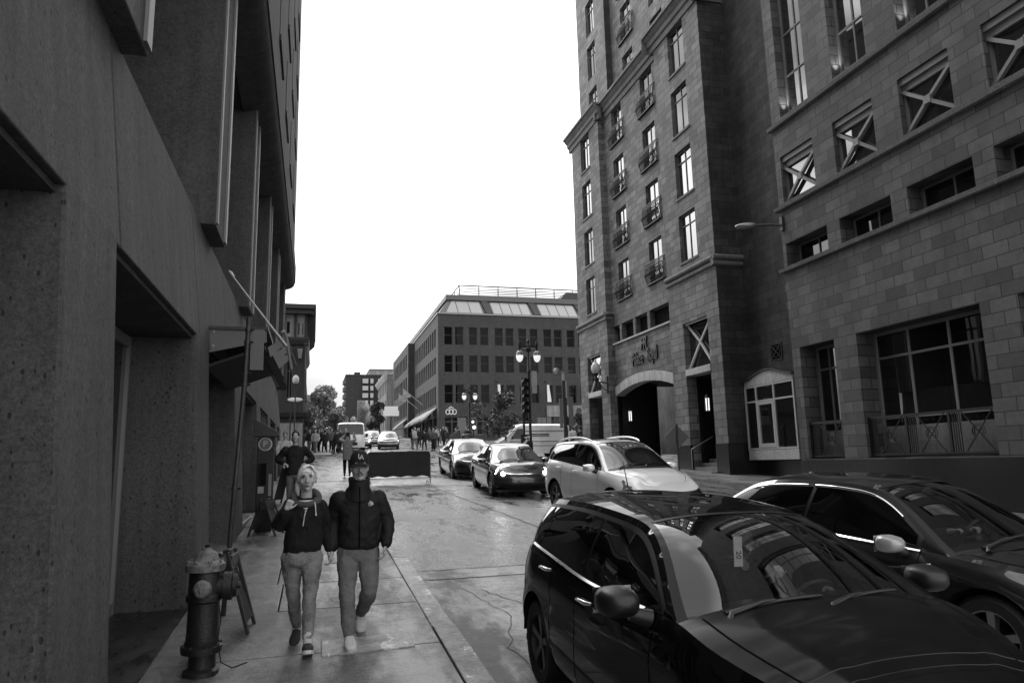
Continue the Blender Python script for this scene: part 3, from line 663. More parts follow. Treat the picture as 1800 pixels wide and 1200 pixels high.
# upper floors, set back
UL = [(20.82, 22.8), (23.55, 25.6), (26.3, 28.4), (29.1, 31.1)]
def uh(y0, y1): return [(y0, y1, max(c, ZC+.25), d, .32) for c, d in UL]
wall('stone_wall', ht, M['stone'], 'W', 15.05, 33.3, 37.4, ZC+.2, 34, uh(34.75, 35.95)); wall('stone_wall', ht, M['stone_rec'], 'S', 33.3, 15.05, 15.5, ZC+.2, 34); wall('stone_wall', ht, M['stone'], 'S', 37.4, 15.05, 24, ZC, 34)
wall('stone_wall', ht, M['stone'], 'W', 15.4, 26.6, 33.3, ZC+.2, 34, uh(30.75, 32.0) + uh(27.5, 28.75)); wall('stone_wall', ht, M['stone'], 'W', 15.05, 23.2, 26.6, ZC+.2, 34, uh(24.3, 25.6))
wall('stone_wall', ht, M['stone'], 'S', 26.6, 15.05, 15.42, ZC+.2, 34)
for (x, a, b) in ((15.05, 34.75, 35.95), (15.4, 30.75, 32.0), (15.4, 27.5, 28.75), (15.05, 24.3, 25.6)):
    for c, d in UL: window(ht, 'W', x, a, b, max(c, ZC+.25), d, .15, 2, (.72,), gmat='glass_hi', sill=None, pt=.015)
mb = MB(); mb.box(15.0, 24, 23.25, 37.4, 34, 34.3); mb.build('roof', M['conc_dark'], ht)
mb = MB(); mb.box(23.7, 24, 23.2, 37.9, 6.1, 34); mb.build('back_wall', M['conc_dark'], ht)
mb = MB(); mb.box(14.9, 24, 23.25, 37.4, ZC-.1, ZC+.15); mb.build('terrace', M['conc_dark'], ht)
# recessed link between tower and wing
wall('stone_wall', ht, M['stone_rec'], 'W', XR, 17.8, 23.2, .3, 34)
# bellied iron balconies
def balcony(x, y0, y1, z):
    mb = MB(); n = 15; h = 1.0
    def out(t, k): return .05 + .11*max(0, math.sin(math.pi*min(1, (1-t)*1.1)))
    pts = []
    for k in range(n+1):
        y = y0 + (y1-y0)*k/n; e = min(k, n-k); o0 = .75 if e == 0 else 1
        pts.append(y); mb.tube([(x - out(t, k)*o0, y, z + h*t) for t in (0, .15, .3, .5, .75, 1)], .016, 5)
    for t, r in ((0, .02), (.80, .012), (1, .022)):
        mb.tube([(x+.02, y0, z+h*t), (x-out(t, 0)*.75, y0, z+h*t)] + [(x-out(t, 0), y, z+h*t) for y in pts[1:-1]] + [(x-out(t, 0)*.75, y1, z+h*t), (x+.02, y1, z+h*t)], r, 6)
    for k in range(n):
        y = (pts[k]+pts[k+1])/2; o = out(.55, 0)
        mb.tube([(x-o-.005, y + .05*math.cos(a), z+h*.42 + .09*math.sin(a)) for a in [R(q) for q in range(0, 361, 60)]], .013, 4, cap=False)
        o = out(.9, 0); mb.tube([(x-o, y + .035*math.cos(a), z+h*.9 + .04*math.sin(a)) for a in [R(q) for q in range(0, 361, 90)]], .008, 4, cap=False)
    mb.box(x-.12, x, y0+.05, y1-.05, z-.05, z-.01)
    mb.build('balcony_rail', M['iron'], ht)
for c, d in LV:
    balcony(XM, 31.28, 33.05, c+.02); balcony(XM, 27.82, 29.6, c+.02)
balcony(15.4, 30.5, 32.3, 23.6); balcony(15.4, 27.25, 29.0, 26.4); balcony(15.4, 30.5, 32.3, 26.4)
# name over the arch: dark raised letters
fm = lambda y, z: frame_m((XM-.035, y, z), (0, -1, 0), (0, 0, 1))
text_mesh('PR', .86, .035, 'monogram', M['iron'], fm(30.3, 7.06), ht, .85, .3, .72)
text_mesh('Palace', .88, .035, 'name_letters', M['iron'], fm(31.02, 6.43), ht, 1.02, 0, .52); text_mesh('Royal', .88, .035, 'name_letters', M['iron'], fm(29.48, 6.45), ht, 1.02, 0, .52)
# pale framed oriel in the recess, small vent panel with a cross
by0, by1, bx = 20.2, 23.02, 15.3
mb = MB(); mb.box(bx, XR-.003, by0, by1, 1.55, 1.9); mb.box(bx+.04, XR-.003, by1-.06, by1, 1.9, 4.22); mb.box(bx+.04, XR-.003, by0, by0+.06, 1.9, 4.22)
crv = [(by1 + (by0-by1)*k/12, 4.36 + .30*math.sin(math.pi*min(1, k/12*1.0))**1.5) for k in range(13)]
mb.prism([(bx, by1, 4.2)] + [(bx, y, z) for y, z in crv] + [(bx, by0, 4.2)], (XR-bx-.003, 0, 0)); bo = mb.build('bay_window', M['trim_light'], ht, bevel=.01)
mb = MB()
for y in (by1-.03, 22.33, 21.3, by0+.03): mb.box(bx-.01, bx+.05, y-.035, y+.035, 1.91, 4.19)
for z in (3.62, 1.94, 4.16):
    for a, b in ((by0+.065, 21.265), (21.335, 22.295), (22.365, by1-.065)): mb.box(bx-.005, bx+.045, a, b, z-.03, z+.03)
mb.box(bx-.02, bx+.04, 21.34, 21.43, 1.98, 3.58); mb.box(bx-.02, bx+.04, 22.2, 22.29, 1.98, 3.58); mb.box(bx-.02, bx+.04, 21.43, 22.2, 3.48, 3.58); mb.box(bx-.02, bx+.04, 21.43, 22.2, 1.98, 2.12)
mb.build('frame', M['frame_light'], bo)
p = MB(); p.quad((bx+.03, by0, 1.9), (bx+.03, by1, 1.9), (bx+.03, by1, 4.2), (bx+.03, by0, 4.2)); p.build('pane', M['glass_dark'], bo)
mb = MB(); mb.prism([(bx-.06, y, z+.004) for y, z in crv] + [(bx-.06, y, z+.06) for y, z in crv[::-1]], (XR-bx+.057, 0, 0)); mb.build('roof', M['metal_dark'], bo)
mb = MB(); vy0, vy1, vz0, vz1 = 21.22, 21.85, 5.02, 5.62; x = XR-.03
mb.box(x, XR, vy0, vy1, vz0, vz0+.04); mb.box(x, XR, vy0, vy1, vz1-.04, vz1); mb.box(x, XR, vy0, vy0+.04, vz0+.04, vz1-.04); mb.box(x, XR, vy1-.04, vy1, vz0+.04, vz1-.04)
mb.bar((x, vy0, vz0), (x, vy1, vz1), .03, .03, (1, 0, 0)); mb.bar((x-.002, vy0, vz1), (x-.002, vy1, vz0), .03, .03, (1, 0, 0))
mb.tube([(x, (vy0+vy1)/2 + .2*math.cos(a), (vz0+vz1)/2 + .2*math.sin(a)) for a in [R(q) for q in range(0, 361, 30)]], .015, 6, cap=False)
mb.build('vent_grille', M['iron'], ht)
mb = MB(); mb.quad((XR-.004, vy0, vz0), (XR-.004, vy1, vz0), (XR-.004, vy1, vz1), (XR-.004, vy0, vz1)); mb.build('vent_opening', M['black'], ht)
# lanterns by the entrances
def lantern(x, y, z, label, scl=.68):
    t = thing('wall_lantern', (x, y, z), label, 'lantern', 'lit wall lanterns of the hotel')
    mb = MB(); mb.lathe([(.13, -.40), (.14, -.3), (.145, .28), (.13, .36)], (x, y, z), 6); mb.build('glass_shade', M['lamp'], t)
    mb = MB(); mb.lathe([(0, -.47), (.10, -.46), (.16, -.42), (.16, -.39), (0, -.39)], (x, y, z), 6); mb.lathe([(.17, .34), (.17, .38), (.08, .52), (.03, .56), (.04, .60), (0, .65)], (x, y, z), 6)
    for k in range(6):
        a = 2*math.pi*k/6; mb.bar((x+.15*math.cos(a), y+.15*math.sin(a), z-.4), (x+.15*math.cos(a), y+.15*math.sin(a), z+.36), .05, .05, (1, .1, 0))
    mb.tube([(x, y, z+.1), (x+.35, y, z+.2)], .02); mb.build('cage', M['iron'], t)
    for ch in kids(t):
        for v in ch.data.vertices: v.co = Vector((x, y, z)) + (v.co - Vector((x, y, z)))*scl
lantern(15.0, 25.14, 3.77, 'lit lantern inside the tall opening above the entrance steps')
lantern(15.55, 33.55, 3.88, 'lit lantern on the dark wall under the carriage arch')
# globe lamp on a bracket at the left pier
gl = thing('bracket_lamp', (XP, 34.05, 5.6), 'globe street lamp on an iron wall bracket at the hotel left pier', 'lamp')
mb = MB(); mb.lathe([(0, -.03), (.16, -.02), (.18, .04)], (XP-.03, 34.1, 5.55), 14, 'x'); mb.box(XP-.07, XP, 33.98, 34.22, 5.1, 5.95)
mb.tube([(XP, 34.1, 5.6), (XP-.3, 34.1, 5.66), (XP-.62, 34.1, 5.66)], .035); mb.tube([(XP, 34.1, 5.2), (XP-.25, 34.1, 5.35), (XP-.45, 34.1, 5.62)], .02)
mb.lathe([(0, -.42), (.05, -.35), (.07, -.2), (.04, -.1), (.09, 0), (.10, .12), (.07, .2), (.13, .28), (.15, .36), (0, .38)], (XP-.62, 34.1, 5.75), 14); mb.build('bracket', M['iron'], gl, smooth=40)
mb = MB(); mb.lathe([(.13, 0), (.21, .1), (.24, .25), (.21, .42), (.13, .55), (.08, .58), (.06, .66), (.02, .76), (0, .78)], (XP-.62, 34.1, 6.1), 16); mb.build('globe', plain('milk_glass', .5, .25), gl, smooth=40)
# ------------------------------------------------------------------ the wing, nearer to us
XW = 14.0; wg = thing('stone_wing', (18, 5, .6), 'dark stone wing of the hotel with cross braced windows and tall panes on the right', 'building')
PER = 2.37
def mods(y_hi, wdt, lo=1.2): 
    out = []; y = y_hi
    while y - wdt > lo: out.append((y-wdt, y)); y -= PER
    return out
H = []
tall = mods(17.95, 1.3); xs = mods(18.15, 1.5); strip = mods(18.25, 1.85)
for a, b in tall: H.append((a, b, 12.2, 21.4, .36))
for a, b in xs: H.append((a, b, 9.46, 10.95, .3))
for a, b in strip: H.append((a, b, 7.44, 8.15, .55))
low = [(16.57, 18.05), (11.97, 15.72), (9.0, 11.08), (4.6, 8.2)]
for a, b in low: H.append((a, b, 1.56, 4.86, .62))
for a, b in tall: pass
wall('stone_wall', wg, M['stone_wing'], 'W', XW, 1, 18.4, -5, 34, H)
wall('stone_wall', wg, M['stone_wing'], 'N' if False else 'S', 18.4, XW, XR+.1, -.2, 34)
mb = MB(); mb.box(XW+1.2, XW+1.3, 1, 18.3, -5, 34); mb.build('inner_wall', M['black'], wg)
mb = MB(); mb.box(XW+.02, 26, 1.0, 1.3, -5, 34); mb.build('end_wall', M['stone_wing'], wg)
mb = MB(); mb.box(XW, 26, 1, 18.4, 34, 34.4); mb.build('roof', M['conc_dark'], wg)
ledge('cornice', wg, M['trim'], 'W', XW, 1, 18.7, 34.2, CORN)
for a, b in tall:
    window(wg, 'W', XW, a, b, 12.2, 21.4, .34, 2, [k/6.5 for k in range(1, 7)], fmat='frame_mid', gmat='glass_hi', fw=.06)
for a, b in xs:
    T = FT('W', XW); w = .16
    f = MB(); x = XW+w
    f.box(x, x+.06, a+.005, a+.07, 9.47, 10.6); f.box(x, x+.06, b-.07, b-.005, 9.47, 10.6); f.box(x, x+.06, a+.07, b-.07, 9.47, 9.54); f.box(x-.03, x+.06, a+.005, b-.005, 10.6, 10.78); f.box(x-.10, x+.06, a+.005, b-.005, 10.78, 10.94)
    c = ((a+b)/2, 10.05)
    for yy, zz in ((a+.05, 9.5), (b-.05, 9.5), (a+.05, 10.6), (b-.05, 10.6)): f.bar((x-.06, c[0], c[1]), (x-.03, yy, zz), .085, .10, (1, 0, 0))
    f.box(x-.12, x-.04, c[0]-.1, c[0]+.1, 9.95, 10.15)
    o = f.build('window', M['frame_mid'], wg); p = MB(); p.quad((x+.05, a, 9.46), (x+.05, b, 9.46), (x+.05, b, 10.95), (x+.05, a, 10.95)); p.build('pane', M['glass_hi'], o)
for a, b in strip: window(wg, 'W', XW, a, b, 7.44, 8.15, .5, 2, (), fmat='frame_mid', gmat='glass_dark', fw=.05)
for a, b in low[:]:
    n = 1 if b-a < 2 else 2
    vv = [a+.35, (a+b)/2-.1, b-.35] if n == 1 else [a+.15, a+1.4, a+2.6, b-.55]
    if n == 2: vv = [12.15, 13.36, 14.58] if a == 11.97 else [a+.2, a+(b-a)*.4, a+(b-a)*.72]
    else: vv = [a+.18, a+.95]
    o = window(wg, 'W', XW, a, b, 1.56, 4.86, .6, 1, (.31, .79), fmat='frame_mid', gmat='glass_dark', fw=.08, vs=vv)
    m2 = MB(); m2.box(XW+.5, XW+.56, a+.03, b-.03, 1.62, 2.36); m2.build('spandrel_panel', M['facade_mid'], o)
    # iron guard
    r = MB(); x = XW+.12; zt = 2.62; zb_ = 1.66
    r.box(x-.03, x+.03, a+.004, b-.004, zt-.06, zt); r.box(x-.02, x+.02, a+.004, b-.004, zb_-.04, zb_)
    nb = max(1, round((b-a)/1.2)); mw = (b-a)/nb
    for k in range(nb+1): yy = min(max(a+mw*k, a+.03), b-.03); r.box(x-.025, x+.025, yy-.03, yy+.03, zb_, zt-.06)
    for k in range(nb):
        y0 = a+mw*k; cy = y0+mw*.42; hz_ = (zt-.06+zb_)/2; hw_ = mw*.30
        r.bar((x-.012, cy-hw_, zb_), (x-.012, cy+hw_, zt-.06), .022, .022, (1, 0, 0)); r.bar((x+.012, cy-hw_, zt-.06), (x+.012, cy+hw_, zb_), .022, .022, (1, 0, 0))
        for rr in (.16, .11): r.tube([(x, cy+rr*math.cos(R(q)), hz_+rr*math.sin(R(q))) for q in range(0, 361, 24)], .014, 5, cap=False)
        for q in range(4): r.box(x-.01, x+.01, y0+mw*.78+q*.06-.01, y0+mw*.78+q*.06+.01, zb_, zt-.06)
    r.build('window_guard', M['iron'], o)
for z in (12.06, 9.36, 7.38): ledge('sill_course', wg, M['trim'], 'W', XW, 1, 18.55, z, SILL)
T = FT('W', XW); mb = MB(); mb.box(XW-.03, XW+.2, 1, 18.43, -5, 1.53); mb.build('plinth', M['plinth'], wg)
# flood lamp on an arm at the corner of the wing
fl = thing('flood_lamp', (XW, 18.5, 8.8), 'cobra head lamp on a short arm at the wing corner', 'lamp')
mb = MB(); mb.box(XW-.06, XW, 18.25, 18.38, 8.6, 9.05); mb.build('wall_plate', M['metal_dark'], fl)
mb = MB(); mb.tube([(XW, 18.33, 8.78), (XW-.35, 18.5, 8.84), (XW-.7, 18.7, 8.86)], .04); mb.build('arm', M['metal_dark'], fl, smooth=40)
mb = MB(); mb.ell((XW-.95, 18.85, 8.88), (.34, .13, .10), 16, 8, rot=Matrix.Rotation(R(-30), 3, 'Z')); mb.build('lamp_head', M['metal'], fl, smooth=60)
# small uplights burning at the foot of the tall window jambs
for k, (a, b) in enumerate(tall[:3]):
    ul = thing('uplight', (XW+.17, b-.10, 12.14), ['small lit uplight at the foot of the leftmost tall window', 'small lit uplight at the foot of the second tall window', 'small lit uplight at the foot of the third tall window'][k], 'lamp', 'uplights of the tall windows')
    mb = MB(); mb.lathe([(0, 0), (.05, 0), (.06, .06), (.05, .10), (.04, .10), (.03, .06), (0, .05)], (XW+.17, b-.12, 12.2), 12); mb.build('housing', M['metal_dark'], ul, smooth=40)
    ld = bpy.data.lights.new('uplight', 'SPOT'); ld.energy = 26; ld.spot_size = R(60); ld.spot_blend = .8; ld.shadow_soft_size = .03; lo_ = bpy.data.objects.new('uplight_beam', ld); COL.objects.link(lo_)
    lo_.location = (XW+.15, b-.13, 12.33); lo_.rotation_euler = Vector((0, .10, 1)).to_track_quat('-Z', 'Y').to_euler(); lo_.parent = ul; lo_.matrix_parent_inverse = world_of(ul).inverted()
# back of a diamond warning sign on the far kerb
ds = thing('warning_sign', (13.0, 24.05, gz(24)+.08), 'back of a diamond shaped road sign on a post by the entrance steps', 'road sign')
mb = MB(); mb.tube([(13.0, 24.05, gz(24)+.05), (13.0, 24.05, 2.95)], .035); mb.build('post', M['metal_dark'], ds, smooth=40)
mb = MB(); q = .47; mb.prism([(13.0-q*.97, 24.0+.2, 2.45), (13.0, 24.1, 2.45-q), (13.0+q*.97, 24.0, 2.45), (13.0, 24.1, 2.45+q)], (.0, .012, 0)); mb.build('sign_plate', M['frame'], ds)

# ------------------------------------------------------------------ brick office block across the square
of = thing('office_building', (30, 90, 4.6), 'brick office block with sloping glazed top storey and roof railing across the square', 'building')
YO, XO = 80.0, 13.5
fw = []
xs_ = [14.22, 15.49, 17.13, 18.48, 20.24, 21.55, 23.14, 24.55, 26.27, 27.6, 29.25, 30.7, 32.4, 33.8, 35.6, 37.0, 38.8, 40.2]
RW = [(15.25, 17.36), (12.05, 14.02), (8.5, 10.62)]
for x in xs_:
    for c, d in RW: fw.append((x, x+.97, c, d, .3))
gf = [(14.24, 16.85, 4.9, 6.95, .5), (17.3, 19.45, 4.9, 6.95, .5), (21.2, 24.4, 4.6, 6.95, .5), (25.2, 27.2, 4.6, 6.95, .5), (28.2, 31, 4.6, 6.5, .5), (32, 36, 4.6, 6.9, .5), (37, 41, 4.6, 6.9, .5)]
wall('front_wall', of, M['brick'], 'S', YO, XO, 46, 3.5, 18.85, fw + gf)
for x in xs_:
    for c, d in RW: window(of, 'S', YO, x, x+.97, c, d, .22, 1, (.55,), gmat='glass_office', fw=.06, fmat='metal_dark')
for h in gf: window(of, 'S', YO, h[0], h[1], h[2], h[3], .4, 3, (.75,), gmat='glass_dark', fw=.07, fmat='frame_mid')
# left flank along the street: two blocks, the far one standing out
fl_ = []
for k in range(11):
    for c, d in RW: fl_.append((81.6+k*1.62, 82.75+k*1.62, c, d, .3))
gl_ = [(81.2+k*3.1, 83.6+k*3.1, 4.5, 7.0, .6) for k in range(6)]
wall('side_wall', of, M['brick_side'], 'W', XO, YO, 100, 3.5, 18.85, fl_ + gl_)
for h in fl_: window(of, 'W', XO, h[0], h[1], h[2], h[3], .22, 1, (), gmat='glass_dark', fmat='metal_dark')
for h in gl_: window(of, 'W', XO, h[0], h[1], h[2], h[3], .5, 2, (), gmat='glass', fmat='frame_light', fw=.08)
wall('side_wall', of, M['brick_dark'], 'S', 100, 12.6, XO+.1, 7.6, 18.7)
f2 = [(101.4+k*1.9, 102.7+k*1.9, c, d, .3) for k in range(9) for c, d in RW]
wall('side_wall', of, M['brick_side'], 'W', 12.6, 100, 120, 3.5, 18.7, f2)
for h in f2: window(of, 'W', 12.6, h[0], h[1], h[2], h[3], .22, 1, (), gmat='glass_dark', fmat='metal_dark')
mb = MB(); mb.box(13.6, 46, 99, 120, 4, 18.6); mb.build('rear_block', M['brick_dark'], of)
# mansard: sloping glazing with ribs, parapet, rail
mb = MB(); a0, a1, z0, z1 = YO+.1, YO+1.5, 18.95, 20.9
mb.hexa([(XO-.1, YO-.12, 18.85), (46, YO-.12, 18.85), (46, 120, 18.85), (XO-.1, 120, 18.85)], [(XO-.1, YO-.12, 19.0), (46, YO-.12, 19.0), (46, 120, 19.0), (XO-.1, 120, 19.0)]); mb.build('eave', M['metal'], of)
mb = MB(); mb.hexa([(XO+.15, YO+.1, 19.0), (46, YO+.1, 19.0), (46, 119, 19.0), (XO+.15, 119, 19.0)], [(XO+1.5, YO+1.6, 20.9), (46, YO+1.6, 20.9), (46, 119, 20.9), (XO+1.5, 119, 20.9)]); mr = mb.build('mansard_roof', M['frame'], of)
def slope(x, t, off=0): return (x, YO+.1+1.5*t-off, 19.0+1.9*t)
for k in range(6):
    x0 = 14.1 + k*5.95 if k else 14.35; x1 = 18.85 + k*5.95; n = 4 if k else 3
    p = MB()
    for q in range(n):
        a = x0+(x1-x0)*q/n+.05; b = x0+(x1-x0)*(q+1)/n-.05; sh = .9
        p.quad(slope(a+.1, .05, .05), slope(b+.1, .05, .05), slope(b-.05 if q < n-1 else b-.1, .92, .05), slope(a-.05 if (q or k) else a+1.0, .92, .05))
    p.build('skylight', plain('skylight_glass', .32, .15, ior=1.6), of)
    r = MB(); r.bar(slope(x1+.85, 0, .1), slope(x1+.45, 1.05, .1), .85, .25, (0, -1, 1)); r.build('roof_rib', M['metal_dark'], of)
mb = MB(); mb.box(XO+1.2, 46, YO+1.3, YO+1.75, 20.9, 21.5); mb.box(XO+1.2, XO+1.6, YO+1.75, 119, 20.9, 21.5); mb.build('parapet', M['frame'], of)
mb = MB()
for k in range(14): mb.box(16.5+k*2.42, 16.6+k*2.42, YO+2.4, YO+2.5, 21.3, 23.0)
for z in (21.75, 21.95, 22.15, 22.35, 22.55): mb.box(16.5, 46, YO+2.43, YO+2.47, z, z+.09)
mb.box(16.4, 46, YO+2.4, YO+2.5, 22.9, 23.03)
for k in range(8): mb.box(16.5, 16.6, YO+2.5+k*3, YO+2.6+k*3, 21.3, 23.0)
mb.box(16.5, 16.6, YO+2.5, YO+26, 22.9, 23.03); mb.box(16.53, 16.57, YO+2.5, YO+26, 22.0, 22.1)
mb.build('roof_railing', M['metal_dark'], of)
mb = MB(); mb.box(15, 46, YO+1.7, 119, 21.2, 21.35); mb.build('roof', M['conc_dark'], of)
mb = MB(); mb.prism([(29.5, YO+6, 21.3), (31.6, YO+6, 23.6), (36, YO+6, 23.6), (36, YO+6, 21.3)], (0, 6, 0)); mb.build('roof_house', M['metal_dark'], of)
# shop emblem of three rings with a crown; pale fascia board
mb = MB()
for x in (14.55, 14.95, 15.35): mb.tube([(x+.20*math.cos(R(q)), YO-.06, 7.5+.28*math.sin(R(q))) for q in range(0, 361, 24)], .055, 6, cap=False)
for x, z in ((14.75, 7.95), (14.95, 8.06), (15.15, 7.95)): mb.lathe([(0, -.05), (.09, -.05), (.09, .03), (0, .03)], (x, YO-.06, z), 8, 'y')
mb.build('ring_emblem', M['white'], of)
mb = MB(); mb.box(26.3, 31.6, YO-.12, YO-.003, 6.9, 8.22); sb = mb.build('sign_board', M['facade_pale'], of)
text_mesh('a', 1.1, .02, 'sign_letter', M['metal_dark'], frame_m((28.2, YO-.14, 7.55), (1, 0, 0), (0, 0, 1)), sb)
mb = MB(); mb.lathe([(0, -.02), (.35, -.02), (.35, 0)], (30.4, YO-.135, 7.6), 18, 'y'); mb.build('sign_logo', M['metal_dark'], sb)
# awnings over the flank shops, each a thing on its own frame
for k, (y0, y1) in enumerate([(81.0, 84.5), (85.2, 88.8), (89.6, 93.3), (95.0, 99.0), (101, 106)]):
    xx = XO if y0 < 100 else 12.6
    t = thing('shop_awning', (xx, y0, 7.5), ['pale shop awning nearest the office corner', 'second pale shop awning from the office corner', 'third pale awning along the office flank', 'pale awning below the flags', 'farthest awning on the office flank'][k], 'awning', 'awnings along the office flank')
    mb = MB(); mb.prism([(xx-.02, y0, 8.15), (xx-1.5, y0, 7.0), (xx-1.5, y0, 6.75), (xx-1.45, y0, 6.75), (xx-.02, y0, 8.0)], (0, y1-y0, 0)); mb.build('canvas', M['canvas'], t)
    mb = MB(); mb.box(xx-1.55, xx-1.42, y0, y1, 6.62, 6.74); mb.tube([(xx, y0+.1, 6.9), (xx-1.45, y0+.1, 6.75)], .03); mb.tube([(xx, y1-.1, 6.9), (xx-1.45, y1-.1, 6.75)], .03); mb.build('frame', M['metal_dark'], t)
for k, (y, z) in enumerate(((92, 9.3), (97, 9.2))):
    t = thing('flag', (XO, y, z), ['small flag on a slanting pole above the near awnings', 'small flag on a slanting pole further along the office flank'][k], 'flag', 'flags on the office flank')
    mb = MB(); mb.tube([(XO, y, z), (XO-2.6, y, z+2.1)], .05, 6); mb.build('pole', M['frame_light'], t)
    mb = MB(); mb.grid([[(XO-2.55+.16*i, y+.05*math.sin(i*1.3+j), z+2.0-.12*i-.9*j/5*(.7+.3*math.cos(i*.5))) for i in range(7)] for j in range(6)]); mb.build('cloth', M['canvas'], t, smooth=180)
for k, x in enumerate((20.05, 25.95, 30.55)):
    t = thing('street_banner', (x, YO-1.6, 8.4), ['white narrow banner left of the traffic signal', 'white narrow banner between lamp post and column', 'white narrow banner beside the hotel corner'][k], 'banner', 'white banners before the office front')
    mb = MB(); mb.tube([(x-.12, YO-1.6, gz(78)), (x-.12, YO-1.6, 11.0)], .06, 6); mb.lathe([(0, -.2), (.17, -.1), (.2, 0), (.17, .1), (0, .2)], (x-.12, YO-1.6, 10.9), 10); mb.build('post', M['metal_dark'], t)
    mb = MB(); mb.grid([[(x+.03+.5*i/3*(.55+.45*j/6), YO-1.62+.05*math.sin(2*i+j), 10.5-2.0*j/6) for i in range(4)] for j in range(7)]); mb.build('cloth', M['white'], t, smooth=180)

# ------------------------------------------------------------------ left of the street: turreted brick house
tw = thing('turret_house', (-4, 54, 3), 'dark brick corner house with deep bracketed eaves beyond the concrete building', 'building')
wh = [(-2.35, -2.0, 10.55, 11.85, .3), (-1.9, -1.72, 10.7, 11.7, .2), (-1.2, -1.06, 10.55, 11.55, .2), (-.98, -.9, 10.55, 11.55, .2)]
wall('wall', tw, M['brick_dark'], 'S', 50, -9, -.72, 2, 10.3, [(-5, -4, 4.2, 5.6, .3), (-2.2, -1.0, 2.4, 4.25, .4), (-2.9, -2.5, 6, 9, .3), (-1.9, -1.5, 6.3, 8.9, .3)]); wall('wall', tw, M['brick_dark'], 'E', -.72, 50, 62, 2, 10.3, [(51+2.2*k, 52.2+2.2*k, c, d, .3) for k in range(5) for c, d in ((3, 5), (6.2, 8.8))])
wall('attic_wall', tw, M['facade_pale'], 'S', 50, -9, -.72, 10.3, 12.0, [(-1.98, -1.75, 10.7, 11.5, .2), (-1.22, -1.12, 10.6, 11.4, .2), (-.95, -.87, 10.6, 11.4, .2)]); wall('attic_wall', tw, M['facade_pale'], 'E', -.72, 50, 62, 10.3, 12.0)
for h in [(-1.98, -1.75, 10.7, 11.5), (-1.22, -1.12, 10.6, 11.4), (-.95, -.87, 10.6, 11.4)]: window(tw, 'S', 50, *h, .15, 1, (), gmat='glass_dark', fw=.03)
for h in [(-5, -4, 4.2, 5.6), (-2.2, -1.0, 2.4, 4.25), (-2.9, -2.5, 6, 9), (-1.9, -1.5, 6.3, 8.9)]: window(tw, 'S', 50, *h, .25, 2, (.7,), gmat='glass_dark')
mb = MB(); mb.box(-1.48, -1.32, 49.85, 50.02, 10.35, 12); mb.box(-.80, -.62, 49.85, 50.02, 10.35, 12); mb.box(-2.2, -2.06, 49.85, 50.02, 10.35, 12); mb.build('attic_post', M['brick_dark'], tw)
mb = MB(); mb.box(-9, -.05, 49.2, 63, 12.3, 12.6); mb.box(-9, -.25, 49.5, 63, 12.0, 12.3); mb.build('eave', M['metal_dark'], tw)
for k in range(12):
    z = 12.0; y = 50.2 + k*1.0
    mb = MB(); mb.prism([(-.72, y, z), (-.1, y, z), (-.12, y, z-.35), (-.3, y, z-.55), (-.55, y, z-.75), (-.68, y, z-1.3), (-.72, y, z-1.3)], (0, .25, 0)); mb.build('eave_bracket', M['brick_dark'], tw)
ledge('string_course', tw, M['metal_dark'], 'S', 50, -9, -.5, 10.2, [(-.05, -.35), (.12, -.3), (.3, .05), (.3, .2), (-.05, .2)]); ledge('string_course', tw, M['metal_dark'], 'E', -.72, 49.8, 62, 10.2, [(-.05, -.35), (.1, -.3), (.25, .05), (.25, .2), (-.05, .2)])
for x in (-2.15, -1.75, -1.05): 
    mb = MB(); mb.hexa([(x-.1, 49.75, 8.95), (x+.1, 49.75, 8.95), (x+.1, 49.98, 8.95), (x-.1, 49.98, 8.95)], [(x-.17, 49.7, 9.6), (x+.17, 49.7, 9.6), (x+.17, 49.98, 9.6), (x-.17, 49.98, 9.6)]); mb.build('corbel', M['facade_pale'], tw)
ledge('shop_cornice', tw, M['metal_dark'], 'S', 50, -9, -.5, 5.2, [(-.05, -.3), (.3, -.2), (.45, .1), (-.05, .15)])
mb = MB(); mb.box(-2.3, -.75, 49.9, 49.99, 2.3, 4.6); mb.build('shop_front', M['facade_pale'], tw)
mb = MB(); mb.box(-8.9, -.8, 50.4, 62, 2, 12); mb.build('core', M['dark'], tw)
mb = MB(); mb.box(-9, -.9, 62, 80, 2, 8.8); mb.build('rear_wing', M['brick_dark'], tw)

# ------------------------------------------------------------------ street receding up the hill
def row_house(x0, x1, y0, y1, h, mat, label, nst, side='W', corn=True, nw=5, name='row_house', front=True):
    zb = gz(y0); t = thing(name, ((x0+x1)/2, (y0+y1)/2, zb), label, 'building', 'buildings along the far street')
    pl = x0 if side == 'W' else x1
    hs = []
    sh = (h - 1.2) / nst
    for k in range(nst):
        for q in range(nw):
            a = y0 + (y1-y0)*(q+.28)/nw; b = y0 + (y1-y0)*(q+.72)/nw; hs.append((a, b, zb+1.0+k*sh+.3, zb+1.0+k*sh+sh*.72, .3))
    wall('wall', t, mat, side, pl, y0, y1, zb-3, zb+h, hs)
    for hh in hs: window(t, side, pl, *hh[:4], .2, 1, (.5,), gmat='glass_dark')
    ws = [(x0+(x1-x0)*(q+.3)/3, x0+(x1-x0)*(q+.6)/3, zb+h-3.2, zb+h-1.3, .3) for q in range(3)]
    wall('wall', t, mat, 'S', y0, x0, x1, zb-3, zb+h, ws)
    for hh in ws: window(t, 'S', y0, *hh[:4], .2, 1, (), gmat='glass_dark')
    mb = MB(); mb.box(x0+.1, x1-.1, y0+.2, y1, zb+h-.5, zb+h-.2); mb.build('roof', M['conc_dark'], t)
    if corn: ledge('cornice', t, M['trim_light'], side, pl, y0-.2, y1, zb+h, [(-.1, -.9), (.15, -.8), (.5, -.2), (.6, .0), (.6, .2), (-.1, .2)])
    return t
